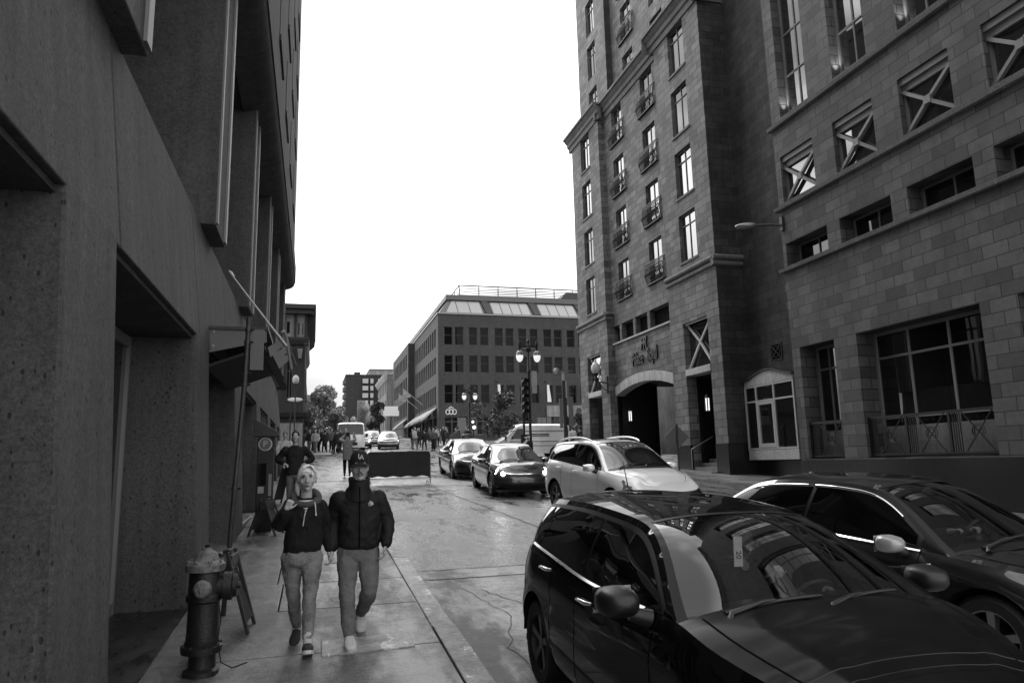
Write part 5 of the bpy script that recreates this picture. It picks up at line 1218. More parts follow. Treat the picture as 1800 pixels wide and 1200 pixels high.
    # wheels
    for xw in (half, -half):
        for s in (1, -1):
            yo = hw-.035; w = MB(); W2 = .10
            w.lathe([(wr*.66, -W2), (wr*.9, -W2-.005), (wr*.985, -W2+.025), (wr, 0), (wr*.985, W2-.025), (wr*.9, W2+.005), (wr*.66, W2)], (xw, s*(yo-W2), wr), 40, 'y'); wo = w.build('wheel', M['rubber'], t, smooth=50, local=True)
            rm = MB(); yy = yo-.012
            rm.lathe([(wr*.70, s*-.02), (wr*.69, s*.01), (wr*.64, s*.004), (wr*.60, s*-.05), (wr*.6, s*-.16), (0, s*-.16)], (xw, s*yy, wr), 40, 'y', 1)
            for q in range(5):
                an = 2*math.pi*q/5+.3; d = Vector((math.cos(an), 0, math.sin(an))); pv = Vector((-d.z, 0, d.x)); c = Vector((xw, s*yy, wr)); n_ = Vector((0, s, 0))
                lo = [c+d*.03-pv*.03-n_*.06, c+d*.03+pv*.03-n_*.06, c+d*wr*.66+pv*.045-n_*.05, c+d*wr*.66-pv*.045-n_*.05]; hi = [c+d*.03-pv*.022-n_*.018, c+d*.03+pv*.022-n_*.018, c+d*wr*.66+pv*.032+n_*.0, c+d*wr*.66-pv*.032+n_*.0]
                rm.hexa(lo, hi)
            rm.lathe([(0, s*-.008), (.05, s*-.012), (.06, s*-.05), (0, s*-.06)], (xw, s*yy, wr), 16, 'y')
            rm.lathe([(wr*.70, s*-.02), (wr*.69, s*.008), (wr*.63, s*.004), (wr*.62, s*-.03)], (xw, s*yy, wr), 40, 'y')
            rm.build('rim', [M[P.get('rim', 'rim')], M['trim_black']], wo, smooth=40, local=True)
            a = MB(); a.grid([[(xw+Ra*math.cos(math.pi*q/16), s*yv, zc+Ra*math.sin(math.pi*q/16)) for q in range(17)] for yv in (hw-.03, hw-.36)]); a.grid([[(xw+Ra*r_*math.cos(math.pi*q/16), s*(hw-.36), zc+Ra*r_*math.sin(math.pi*q/16)) for q in range(17)] for r_ in (.0, 1)]); a.build('wheel_well', M['trim_black'], t, smooth=60, local=True)
    u = MB(); u.box(xr+.15, xf-.2, -hw+.12, hw-.12, sill-.03, sill+.02); u.build('underside', M['trim_black'], t, local=True)
    # lamps, grille and bumper openings laid on the nose
    fi = [i for i in range(N) if st[i][0] >= xf-fl]; 
    def nose(nm, q0, q1, t0, t1, m, off=.006, both=True, par=t, n=10, taper=0.0, sm=180):
        def pt(q, tt, s):
            f = fi[0] + q*(fi[-1]-fi[0]); i = min(int(f), N-2); a = f-i
            def at(tt2):
                return wpt(i, tt2).lerp(wpt(i+1, tt2), a)
            p = at(tt); nn = (normal(i)*(1-a) + normal(i+1)*a).normalized(); return (p.x+nn.x*off, s*(p.y+nn.y*off), p.z+off*.3)
        if both:
            for s in (1, -1):
                b = MB(); b.grid([[pt(lerp(q0, q1, i/n), lerp(t0+taper*(1-i/n), t1-taper*.3*(i/n), j/6), s) for j in range(7)] for i in range(n+1)]); b.build(nm, m, par, smooth=sm, local=True)
        else:
            b = MB(); qs = [lerp(q0, 1, i/n) for i in range(n+1)]
            cols = [[pt(q, lerp(t0, t1, j/6), 1) for j in range(7)] for q in qs] + [[pt(q, lerp(t0, t1, j/6), -1) for j in range(7)] for q in qs[::-1]]
            b.grid(cols); b.build(nm, m, par, smooth=sm, local=True)
    for spec in P['nose']: nose(*spec[:5], M[spec[5]], spec[6], spec[7] if len(spec) > 7 else True, taper=spec[8] if len(spec) > 8 else 0)
    ri = [i for i in range(N) if st[i][0] <= xr+rl]
    for s in (1, -1):
        b = MB(); b.grid([[(p.x + normal(i).x*.006, s*(p.y+normal(i).y*.006), p.z) for p in (wpt(i, lerp(P['tail'][0], P['tail'][1], j/6)) for j in range(7))] for i in ri[6:13]]); b.build('tail_light', M['tail'], t, smooth=180, local=True)
    # wipers and cowl
    if P.get('wipers', True):
        c_ = MB(); c_.grid([[tuple(Vector(screen(True, u, .9*(k/12-1))) + Vector((.055*(1-q), 0, -.012*(1-q)+.002))) for k in range(25)] for q, u in ((0, .0), (1, .03))]); c_.build('cowl_panel', M['trim_black'], t, smooth=180, local=True)
        for v0, v1, u1 in ((-.72, -.02, .09), (-.06, .62, .09)):
            wv = MB(); pts = [Vector(screen(True, lerp(.015, u1, k/8)+.02*math.sin(math.pi*k/8), lerp(v0, v1, k/8))) + Vector((.012, 0, .018)) for k in range(9)]
            wv.tube(pts, [.012]+[.010]*7+[.006], 8); b0 = Vector(screen(True, .0, v0)); wv.tube([b0+Vector((.05, 0, .0)), b0+Vector((.03, .02, .03)), pts[3]+Vector((.005, 0, .012)), pts[4]+Vector((0, 0, .008))], [.022, .014, .010, .008], 8)
            wv.build('wiper', M['trim_black'], t, smooth=60, local=True)
    if P.get('antenna'):
        ax = P['antenna']; a = MB(); z = rz(ax)+rc; a.lathe([(.045, -.01), (.035, .012), (.012, .022), (0, .024)], (ax, 0, z), 12); a.tube([(ax, 0, z+.015), (ax-.10, 0, z+.24)], [.006, .003], 6); a.build('antenna', M['trim_black'], t, smooth=50, local=True)
    if P.get('rails'):
        for s in (1, -1):
            a = MB(); x0, x1 = P['rails']; pts = [(lerp(x0, x1, k/16), s*(ry(lerp(x0, x1, k/16))-.03), rz(lerp(x0, x1, k/16))+.035+.055*math.sin(math.pi*k/16)**.5) for k in range(17)]; a.tube(pts, .02, 8); a.build('roof_rail', pm, t, smooth=60, local=True)
    if P.get('sunroof'):
        a = MB(); a.grid([[tuple(Vector(roofp(u, v)) + Vector((0, 0, .004))) for v in (-.62, -.4, -.2, 0, .2, .4, .62)] for u in (.42, .55, .7, .82)]); a.build('sunroof', M['car_glass'], t, smooth=180, local=True)
    if clear:
        i_ = MB(); i_.box(xa-.35, xa+.05, -.68, .68, .55, ztop(xa)-.04); dz_ = ztop(xa)-.03
        i_.grid([[(lerp(xa-.42, xa+P['cowl_b'], q/6)-.0, v*.70, dz_ + (P['cowl_z']-.02-dz_)*smooth01(q/6)*(1-v*v) - .10*(1-q/6)**4) for v in [k/8-1 for k in range(17)]] for q in range(7)]); i_.build('dashboard', M['dark'], t, smooth=50, local=True, bevel=0)
        f2 = MB(); f2.box(xd+.2, xa, -.72, .72, .30, .36); f2.build('cabin_floor', M['dark'], t, local=True)
        for sx, sy in ((-.35, .37), (-.35, -.37), (-1.15, .37), (-1.15, -.37)):
            s_ = MB(); s_.box(sx-.05, sx+.45, sy-.24, sy+.24, .36, .52); s_.hexa([(sx-.12, sy-.23, .5), (sx+.02, sy-.23, .5), (sx+.02, sy+.23, .5), (sx-.12, sy+.23, .5)], [(sx-.32, sy-.19, 1.08), (sx-.22, sy-.19, 1.10), (sx-.22, sy+.19, 1.10), (sx-.32, sy+.19, 1.08)]); so = s_.build('seat', M['seat'], t, bevel=.03, local=True)
            s_ = MB(); s_.ell((sx-.30, sy, 1.19), (.06, .13, .09), 14, 8); s_.build('headrest', M['seat'], so, smooth=60, local=True)
        s_ = MB(); c = Vector((xa-.52, .37, .90)); s_.tube([tuple(c + Vector((.07*math.sin(R(a)), .185*math.cos(R(a)), .17*math.sin(R(a))))) for a in range(0, 361, 15)], .016, 8, cap=False)
        s_.ell(c+Vector((.05, 0, -.02)), (.03, .07, .06), 10, 6); s_.tube([c+Vector((0, -.18, 0)), c+Vector((0, .18, 0))], .014, 6); s_.tube([c, c+Vector((.35, 0, -.15))], .03, 6); s_.build('steering_wheel', M['trim_black'], t, smooth=60, local=True)
        s_ = MB(); mzz = Vector(screen(True, .86, 0)); s_.ell(mzz+Vector((-.09, 0, -.05)), (.02, .12, .035), 14, 8); s_.tube([mzz, mzz+Vector((-.08, 0, -.04))], .01, 6); rm_ = s_.build('inside_mirror', M['trim_black'], t, smooth=60, local=True)
        P['_mir'] = mzz
    return t, dict(screen=screen, roofp=roofp, rz=rz, ztop=ztop, body=body)
def pose(x, y, deg, dz=-.030):
    n = Vector((0, -SL, 1)).normalized(); h = R(deg); f = Vector((math.cos(h), math.sin(h), 0)); f = (f - n*f.dot(n)).normalized(); l = n.cross(f)
    return Matrix(((f.x, l.x, n.x, x), (f.y, l.y, n.y, y), (f.z, l.z, n.z, gz(y)+dz), (0, 0, 0, 1)))
NOSE = [('headlight', .30, .60, .64, .84, 'lens', .006, True, .08), ('grille', .70, 1, .56, .80, 'trim_black', .006, False), ('lower_intake', .58, 1, .10, .30, 'trim_black', .006, False), ('fog_lamp', .44, .53, .14, .28, 'lens', .007, True)]
HATCH = dict(hw=.885, xf=2.16, xr=-2.10, wb=2.65, wr=.325, sill=.20, belt=[(-2.1, 1.00), (-1.75, 1.045), (-1.1, 1.02), (-.3, .985), (.45, 1.015), (.88, 1.035), (1.25, .975), (1.7, .87), (2.16, .72)],
    crown=[(-2.1, .0), (-1.9, .05), (.7, .07), (1.2, .10), (1.8, .085), (2.16, .0)], xa=.90, xd=-1.98, rail=[(-1.72, .56, 1.355), (-1.2, .60, 1.41), (-.6, .605, 1.432), (-.15, .585, 1.42), (.06, .565, 1.395)],
    cowl_b=.13, cowl_z=1.075, bf=.05, deck_z=1.09, win=[(-1.62, -1.40, .0, .16), (-1.37, -.42, .12, .02), (-.38, .70, .02, -.0)], gaps=[-1.30+.72, -.40, .78], handles=[(-.22, .885), (-1.05, .935)], mirror=(.62, .87, 1.02), nose=NOSE, tail=(.55, .93), antenna=-1.45, chrome_belt=(-1.55, .55), chrome_handle=True, rim='rim_dark', black_mirror=True, bonnet='dusty_black')
HATCH['gaps'] = [-.93, -.40, .72]
car1, k1 = make_car(HATCH, pose(2.55, 4.28, -90.6), 'glossy black hatchback filling the foreground, seen over its roof, windscreen and bonnet', paint='black_paint', clear=True, name='hatchback_car')
SEDAN = dict(hw=.91, xf=2.32, xr=-2.38, wb=2.80, wr=.33, sill=.19, belt=[(-2.38, .92), (-1.9, 1.0), (-1.2, .985), (-.3, .945), (.5, .92), (1.05, .905), (1.4, .87), (1.9, .80), (2.32, .68)],
    crown=[(-2.38, .0), (-2.1, .05), (.7, .06), (1.3, .10), (1.9, .08), (2.32, .0)], xa=1.10, xd=-1.72, rail=[(-1.15, .565, 1.34), (-.7, .60, 1.40), (-.2, .60, 1.415), (.1, .58, 1.40), (.25, .565, 1.375)],
    cowl_b=.26, cowl_z=.99, deck_z=1.06, win=[(-1.38, -.42, .28, .04), (-.37, .80, .04, -.0)], gaps=[-.98, -.39, .85], handles=[(-.20, .83), (-1.02, .86)], mirror=(.70, .87, .90), nose=NOSE, tail=(.55, .93), antenna=-.95, chrome_belt=(-1.45, .85), visor=[(-1.2, -.45), (-.36, .62)], rim='rim')
car2, k2 = make_car(SEDAN, pose(5.64, 6.16, -79), 'dark sedan with bright window visors behind the black hatchback at the right edge', paint='black_paint2', clear=True, name='sedan_car')
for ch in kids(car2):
    if ch.name.startswith('door_mirror'): ch.data.materials[0] = M['mirror_sky_sheen']
SUV = dict(hw=.91, xf=2.28, xr=-2.28, wb=2.69, wr=.35, sill=.24, belt=[(-2.28, 1.08), (-1.9, 1.16), (-1.2, 1.14), (-.3, 1.09), (.5, 1.05), (1.0, 1.035), (1.4, .99), (1.9, .93), (2.28, .80)],
    crown=[(-2.28, .0), (-2.1, .05), (.7, .06), (1.3, .10), (1.9, .09), (2.28, .0)], xa=1.02, xd=-2.12, rail=[(-1.85, .60, 1.50), (-1.2, .64, 1.575), (-.5, .645, 1.60), (-.1, .63, 1.585), (.12, .61, 1.555)],
    cowl_b=.25, cowl_z=1.13, deck_z=1.18, win=[(-1.80, -1.42, .1, .22), (-1.38, -.46, .14, .03), (-.42, .78, .03, 0)], gaps=[-.98, -.44, .80], handles=[(-.24, .97), (-1.1, 1.01)], mirror=(.66, .88, 1.03), nose=NOSE, tail=(.5, .9), rails=(-1.7, .0), sunroof=True, nf=3.8)
car3, k3 = make_car(SUV, pose(6.44, 14.8, -84.5), 'silver crossover with roof rails and sunroof behind the black hatchback', paint='silver_paint', name='crossover_car')
CIV = dict(hw=.875, xf=2.18, xr=-2.30, wb=2.70, wr=.315, sill=.18, belt=[(-2.3, .93), (-1.9, .99), (-1.2, .97), (-.3, .93), (.5, .90), (1.1, .885), (1.5, .84), (1.9, .79), (2.18, .72)],
    crown=[(-2.3, .0), (-2.1, .05), (.7, .06), (1.3, .09), (1.8, .08), (2.18, .0)], xa=1.18, xd=-1.62, rail=[(-1.05, .55, 1.32), (-.6, .58, 1.38), (-.1, .585, 1.39), (.15, .57, 1.375), (.3, .555, 1.35)],
    cowl_b=.24, cowl_z=.95, deck_z=1.04, win=[(-1.3, -.42, .25, .04), (-.37, .85, .04, 0)], gaps=[-.95, -.39, .92], handles=[(-.20, .80), (-1.0, .83)], mirror=(.78, .84, .88),
    nose=[('headlight', .24, .60, .68, .90, 'lens', .006, True, .08), ('headlight_bulb', .47, .60, .69, .88, 'headlamp', .012, True), ('grille', .66, 1, .70, .86, 'trim_black', .006, False), ('grille_bar', .66, 1, .80, .85, 'chrome', .012, False), ('lower_intake', .52, 1, .10, .34, 'trim_black', .006, False)], tail=(.5, .9))
car4, k4 = make_car(CIV, pose(5.74, 21.3, -92.5), 'dark grey compact sedan with lit headlights in the middle lane', paint='grey_paint', name='sedan_car')
m_ = MB(); m_.tube([(2.06+.02*0, -.045, .60), (2.07, -.04, .67), (2.07, .04, .67), (2.06, .045, .60)], .009, 6); m_.tube([(2.07, -.04, .64), (2.07, .04, .64)], .008, 6); m_.build('bonnet_badge', M['chrome'], car4, local=True)
for s_ in (1, -1):
    m_ = MB(); m_.lathe([(0, .045), (.035, .038), (.058, .01), (.062, -.03)], (1.965, s_*.60, .635), 16, 'x'); m_.build('headlight_lamp', M['headlamp'], car4, smooth=60, local=True)
ALT = dict(CIV); ALT.update(hw=.90, xf=2.32, xr=-2.4, wb=2.78, rail=[(-1.15, .56, 1.33), (-.6, .59, 1.40), (-.1, .595, 1.41), (.15, .58, 1.395), (.3, .565, 1.37)], win=[(-1.38, -.42, .25, .04), (-.37, .85, .04, 0)])
ALT['belt'] = [(-2.4, .94), (-1.9, 1.0), (-1.2, .985), (-.3, .945), (.5, .92), (1.1, .905), (1.5, .86), (2.0, .80), (2.32, .73)]; ALT['crown'] = [(-2.4, .0), (-2.1, .05), (.7, .06), (1.3, .09), (1.9, .08), (2.32, .0)]
ALT['nose'] = [('headlight', .22, .58, .66, .92, 'lens', .006, True, .06), ('headlight_bulb', .44, .52, .72, .86, 'headlamp', .012, True), ('grille', .68, 1, .64, .86, 'trim_black', .006, False), ('grille_bar', .68, 1, .84, .88, 'chrome', .012, False), ('lower_intake', .54, 1, .10, .36, 'trim_black', .006, False)]
car5, k5 = make_car(ALT, pose(5.85, 27.9, -91.5), 'black taxi sedan with roof light behind the grey compact', cat='taxi', paint='black_paint2', name='taxi_car')
rz_ = k5['rz'](-.2)+.05
m_ = MB(); m_.lathe([(.17, 0), (.17, .04), (.15, .10), (.09, .16), (0, .18)], (-.15, 0, 0), 18); m_.v = [(x*.55-.08, y*1.45, z+rz_-.005) for x, y, z in m_.v]; m_.build('taxi_light', plain('taxi_dome', .06, .3), car5, smooth=50, local=True)
# white car waiting beyond the crossover, far cars behind the barrier
def place_copy(src, m, label, paint=None, group='cars on the street', cat=None):
    c = copy_tree(src); c.matrix_basis = m; c['label'] = label; c['group'] = group
    if cat: c['category'] = cat
    if paint:
        for ch in kids(c):
            if ch.name.split('.')[0] in ('body', 'bonnet', 'door_mirror', 'door_handle', 'roof_rail'):
                ch.data = ch.data.copy(); ch.data.materials[0] = M[paint]
    return c
place_copy(car4, pose(4.0, 64, -93), 'pale sedan with headlights lit, first behind the black barrier cloth', 'pale_paint')
place_copy(car4, pose(5.5, 71, -93), 'pale sedan farthest back in the queue behind the barrier', 'pale_paint')
place_copy(car5, pose(6.1, 61.5, -96), 'pale sedan rightmost in the queue behind the barrier', 'pale_paint', cat='car')
for c in [o for o in bpy.data.objects if o.get('category') == 'car' and o.parent is None and o.get('label', '').startswith('pale sedan right')]:
    for ch in kids(c):
        if ch.name.startswith('taxi_light'): bpy.data.objects.remove(ch)
# parking permit hanging from the inside mirror of the hatchback
mz = HATCH['_mir'] + Vector((-.06, .0, -.20)); tg = MB(); tg.box(mz.x-.002, mz.x+.002, mz.y-.03, mz.y+.03, mz.z-.09, mz.z+.09); pt_ = tg.build('mirror_tag', M['white'], car1, local=True)
o = text_mesh('20', .05, .001, 'tag_number', M['trim_black'], frame_m((mz.x+.004, mz.y, mz.z-.02), (0, 0, -1), (0, 1, 0)), None); o.parent = pt_
# ------------------------------------------------------------------ vans
def van(mat, L, W, H, label, paint='white_paint', hood=.75, cat='van', name='delivery_van', bus=False):
    t = thing(name, None, label, cat, 'vans in the street', mat); hw = W/2
    xf, xr = L/2, -L/2
    prof = [(xr, .35), (xr-.02, .9), (xr+.02, H*.72), (xr+.08, H-.10), (xr+.22, H-.02), (xf-hood-.75, H), (xf-hood-.45, H-.06), (xf-.62*hood-.05, 1.22), (xf-.12, 1.0), (xf, .75), (xf-.02, .35)]
    if bus: prof = [(xr, .35), (xr, .9), (xr+.05, H-.2), (xr+.2, H-.03), (xf-.45, H), (xf-.22, H-.08), (xf-.05, 1.25), (xf, .95), (xf, .5), (xf-.03, .33)]
    mb = MB(); rws = []
    zmid = 1.0
    for s, ins in ((-1, .10), (-1, .03), (-1, 0), (1, 0), (1, .03), (1, .10)):
        rws.append([(x*(1-ins*.25), s*(hw*(1-.10*max(0, (z-zmid)/(H-zmid))**1.5) - ins*.6*(1 if False else .5)), z-(ins*.6 if z > H*.8 else 0)) for x, z in prof])
    order = [rws[2], rws[1], rws[0]]
    mb.grid([[(x, y, z) for x, y, z in r] for r in [rws[2], rws[3]]]) if False else None
    n = 16; rows = []
    for k in range(n+1):
        v = -1+2*k/n; rr = abs(v)**6
        rows.append([(x*(1-.02*rr), v*hw*(1-.09*max(0, (z-zmid)/(H-zmid))**1.5), z-(.10*rr if z > H*.8 else 0)) for x, z in prof])
    mb.grid(rows)
    for r in (rows[0], rows[-1]): mb.add(r, [tuple(range(len(r)))])
    mb.build('body', M[paint], t, smooth=35, local=True, bevel=.03)
    def sidey(z): return hw*(1-.09*max(0, (z-zmid)/(H-zmid))**1.5)
    wz0, wz1 = H*.58, H*.86
    wsr = prof[6:8] if not bus else prof[5:7]
    (xa_, za_), (xb_, zb_) = wsr
    g_ = MB()
    def wsp(u, v): return (lerp(xb_, xa_, u)+.008, v*sidey(lerp(zb_, za_, u))*.9, lerp(zb_, za_, u)+.006)
    g_.grid([[wsp(lerp(.06, .94, i/4), v) for v in [k/8-1 for k in range(17)]] for i in range(5)]); g_.build('windscreen', M['car_glass'], t, smooth=180, local=True)
    for s in (1, -1):
        g_ = MB(); xw0 = xb_-.35; g_.add([(xw0, s*(sidey(wz0)+.005), wz0), (xw0-.75, s*(sidey(wz0)+.005), wz0), (xw0-.75, s*(sidey(wz1)+.005), wz1), (xw0-.38, s*(sidey(wz1)+.005), wz1)], [(0, 1, 2, 3)]); g_.build('side_window', M['side_glass'], t, local=True)
        for z in (.78, 1.02, H*.80):
            g_ = MB(); g_.box(xr+.1, xf-.8, s*sidey(z)-.012, s*sidey(z)+.012, z-.018, z+.018); g_.build('rub_strip' if z < 1.1 else 'roof_seam', M['frame_mid'], t, local=True)
        g_ = MB(); y = s*(hw+.005); g_.lathe([(0, -.01), (.13, 0), (.13, .01)], (xf-.03, s*hw*.72, .78), 12, 'x'); g_.build('headlight', M['lens'], t, local=True)
        for xw in (xf-.85, xr+.85):
            w = MB(); w.lathe([(.2, -.1), (.31, -.1), (.33, -.07), (.33, .07), (.31, .1), (.2, .1)], (xw, s*(hw-.08), .33), 28, 'y'); wo = w.build('wheel', M['rubber'], t, smooth=50, local=True)
            w = MB(); w.lathe([(0, s*.09), (.1, s*.1), (.2, s*.07), (.21, s*.02)], (xw, s*(hw-.08), .33), 20, 'y'); w.build('rim', M['rim'], wo, smooth=40, local=True)
            w = MB(); w.lathe([(.0, 0), (.40, 0)], (xw, s*(hw+.003), .36), 28, 'y'); w.build('wheel_arch', M['trim_black'], t, local=True)
        g_ = MB(); g_.ell((xb_-.05, s*(hw+.13), 1.25), (.06, .1, .13), 12, 8); g_.tube([(xb_-.1, s*hw, 1.1), (xb_-.05, s*(hw+.12), 1.2)], .025, 6); g_.build('door_mirror', M['trim_black'], t, smooth=60, local=True)
        if not bus:
            for z in (1.42, 1.33): g_ = MB(); g_.box(-.9, .1, s*(sidey(z)+.004)-.003, s*(sidey(z)+.004)+.003, z-.025, z+.025); g_.build('side_lettering', M['metal_dark'], t, local=True)
    g_ = MB(); g_.box(xf-.02, xf+.02, -.5, .5, .5, .72); g_.build('grille', M['trim_black'], t, local=True)
    return t
van(pose(12.0, 39.5, 172), 4.3, 1.9, 2.0, 'white panel van crossing behind the lamp post, seen side on')
van(pose(2.75, 58, -92), 6.0, 2.1, 2.2, 'white minibus facing us beyond the barrier', cat='minibus', name='minibus', bus=True)
# ------------------------------------------------------------------ fire hydrant
hy = thing('fire_hydrant', (-.80, 6.6, gz(6.6)+.03), 'old dark fire hydrant with pale cap on the sidewalk beside the shop door', 'hydrant')
hx, hyy, hz = -.80, 6.42, gz(6.42)+.05
M['hyd'] = plain('hydrant_paint', .009, .5, var=.6, scale=14, bump=.22, bscale=60); M['hyd_cap'] = plain('hydrant_cap_paint', .12, .5, var=.6, scale=18, bump=.6, bscale=30)
mb = MB(); mb.lathe([(0, -.02), (.165, -.02), (.165, .03), (.12, .05), (.115, .17), (.185, .18), (.19, .235), (.145, .25), (.15, .30), (.145, .34), (.142, .60), (.165, .62), (.165, .66), (.146, .68), (.142, .86), (.13, .90), (0, .90)], (hx, hyy, hz), 36)
for k in range(8):
    a = 2*math.pi*(k+.4)/8; mb.lathe([(.0, 0), (.02, 0), (.02, .03), (0, .035)], (hx+.17*math.cos(a), hyy+.17*math.sin(a), hz+.225), 6)
mb.build('barrel', M['hyd'], hy, smooth=35)
mb = MB(); mb.lathe([(.14, .87), (.182, .875), (.185, .93), (.16, .955), (.12, .965), (.10, 1.0), (.085, 1.03), (.05, 1.05), (.042, 1.055), (.04, 1.075), (0, 1.075)], (hx, hyy, hz), 32)
for k in range(8):
    a = 2*math.pi*(k+.4)/8; mb.lathe([(0, 0), (.017, 0), (.017, .025), (0, .03)], (hx+.155*math.cos(a), hyy+.155*math.sin(a), hz+.945), 6)
cp_ = mb.build('cap', M['hyd_cap'], hy, smooth=35)
mb = MB(); mb.lathe([(.022, 1.06), (.024, 1.10), (0, 1.105)], (hx, hyy, hz), 5); mb.build('operating_nut', M['hyd'], cp_)
mb = MB(); c = (hx, hyy, hz+.73)
mb.lathe([(.10, .05), (.10, .18), (.125, .18), (.125, .26), (.10, .27), (.10, .31), (.03, .315), (.03, .345), (0, .345)], c, 24, 'x'); mb.build('pump_nozzle', M['hyd'], hy, smooth=35)
mb = MB(); q = Vector((-.12, -1, 0)).normalized()
mb.lathe([(.065, .08), (.065, .17), (.078, .172), (.078, .205), (.06, .225), (.022, .23), (.022, .26), (0, .262)], (0, 0, 0), 20, 'y')
mb.v = [(hx + v[0], hyy - v[1], hz+.74+v[2]) for v in mb.v]; mb.build('hose_cap', M['hyd_cap'], hy, smooth=35)
mb = MB(); mb.tube([(hx+.14, hyy-.04, hz+.6), (hx+.17, hyy-.06, hz+.45), (hx+.15, hyy-.05, hz+.3), (hx+.19, hyy-.1, hz+.1), (hx+.28, hyy+.05, hz+.01), (hx+.42, hyy+.2, hz+.01)], .006, 6, cap=False); mb.build('chain', M['hyd'], hy, smooth=60)
for o_ in [o for o in bpy.data.objects if o.parent is hy or (o.parent and o.parent.parent is hy)]:
    for v in o_.data.vertices: v.co.z = hz + (v.co.z-hz)*.89; v.co.x = hx - .015 + (v.co.x-hx)*(.86 if v.co.x < hx+.13 else .78); v.co.y = hyy + (v.co.y-hyy)*.86
# ------------------------------------------------------------------ people
M['jacket'] = plain('black_jacket', .0040, .75, var=.3, scale=9, bump=.35, bscale=18); M['jacket2'] = plain('black_fleece', .0045, .9, var=.25, scale=9, bump=.5, bscale=60)
M['jeans'] = plain('faded_jeans', .17, .9, var=.45, scale=7, bump=.5, bscale=50); M['chino'] = plain('grey_trousers', .135, .85, var=.2, scale=8, bump=.4, bscale=30)
M['hair_fair'] = plain('fair_hair', .66, .5, var=.6, scale=45); M['hair_dark'] = plain('dark_hair', .02, .6)
M['cap'] = plain('dark_cap', .010, .85, bump=.3, bscale=80); M['shoe_w'] = plain('white_shoe', .55, .6, var=.15, scale=20); M['shoe_d'] = plain('dark_shoe', .03, .7)
M['hood'] = plain('grey_hood', .06, .9, var=.2, scale=20, bump=.5, bscale=60); M['lip'] = plain('lips', .12, .4); M['beard'] = plain('stubble', .19, .9, var=.4, scale=80); M['eye'] = plain('eye_white', .45, .2); M['iris'] = plain('iris', .01, .15); M['sock'] = plain('sock', .5, .9)
def V(*a): return Vector(a[0]) if len(a) == 1 else Vector(a)
def limb(mb, pts, rads, n=14, flat=None):
    """tapered closed limb with rounded ends through pts"""
    P = [V(p) for p in pts]; out = []; rr = []
    for i in range(len(P)-1):
        for k in range(6): out.append(P[i].lerp(P[i+1], k/6)); rr.append(lerp(rads[i], rads[i+1], smooth01(k/6)*.5+k/12))
    out.append(P[-1]); rr.append(rads[-1])
    sm = [out[0]] + [(out[i-1]+out[i]*2+out[i+1])/4 for i in range(1, len(out)-1)] + [out[-1]]
    mb.tube([tuple(p) for p in sm], rr, n); mb.ell(sm[0], (rr[0],)*3, n, 8); mb.ell(sm[-1], (rr[-1],)*3, n, 8); return mb
def loft(mb, secs, n=24, pw=2.4):
    """secs: centre, half width, half depth, side vector, forward vector"""
    rows = []
    for c, a, b, s, f in secs:
        row = []
        for k in range(n):
            t = 2*math.pi*k/n; cx, sy = math.cos(t), math.sin(t)
            row.append(V(c) + s*(a*abs(cx)**(2/pw)*(1 if cx > 0 else -1)) + f*(b*abs(sy)**(2/pw)*(1 if sy > 0 else -1)))
        rows.append(row)
    b0 = len(mb.v); mb.grid(rows, 0, True); mb.f.append(tuple(b0+k for k in range(n))[::-1]); mb.m.append(0); e = b0+(len(rows)-1)*n; mb.f.append(tuple(e+k for k in range(n))); mb.m.append(0)
def head_frame(fwd, up):
    f = V(fwd).normalized(); u = (V(up) - f*V(up).dot(f)).normalized(); s = u.cross(f); return s, f, u      # s: wearer's left
def hand(mb, wrist, dirn, palm_n, thumb_side, scale=1.0, curl=.5):
    """palm, four curling fingers and a side thumb; palm_n faces the way the palm looks"""
    d = V(dirn).normalized(); p = (V(palm_n) - d*V(palm_n).dot(d)).normalized(); t = V(thumb_side); t = (t - d*t.dot(d) - p*t.dot(p)).normalized(); k = scale; W = V(wrist)
    limb(mb, [W - d*.03*k, W + d*.02*k], [.027*k, .026*k], 10)
    for o in (-.028, -.010, .010, .028): limb(mb, [W + d*.02*k + t*o*.7*k, W + d*.085*k + t*o*k], [.018*k, .014*k], 8)
    for o, ln in ((.030, .070), (.010, .080), (-.010, .075), (-.030, .058)):
        b = W + d*.088*k + t*o*k; d1 = (d*math.cos(curl*.8) + p*math.sin(curl*.8)); d2 = (d*math.cos(curl*1.9) + p*math.sin(curl*1.9)); d3 = (d*math.cos(curl*2.7) + p*math.sin(curl*2.7))
        p1 = b + d1*ln*.45*k; p2 = p1 + d2*ln*.33*k; p3 = p2 + d3*ln*.26*k
        limb(mb, [b, p1, p2, p3], [.0095*k, .0088*k, .008*k, .0068*k], 8)
    b = W + d*.025*k + t*.030*k; limb(mb, [b, b + (t*.7 + d*.6 + p*.25)*.035*k, b + (t*.75 + d*1.3 + p*.6)*.05*k], [.014*k, .0105*k, .0085*k], 8)
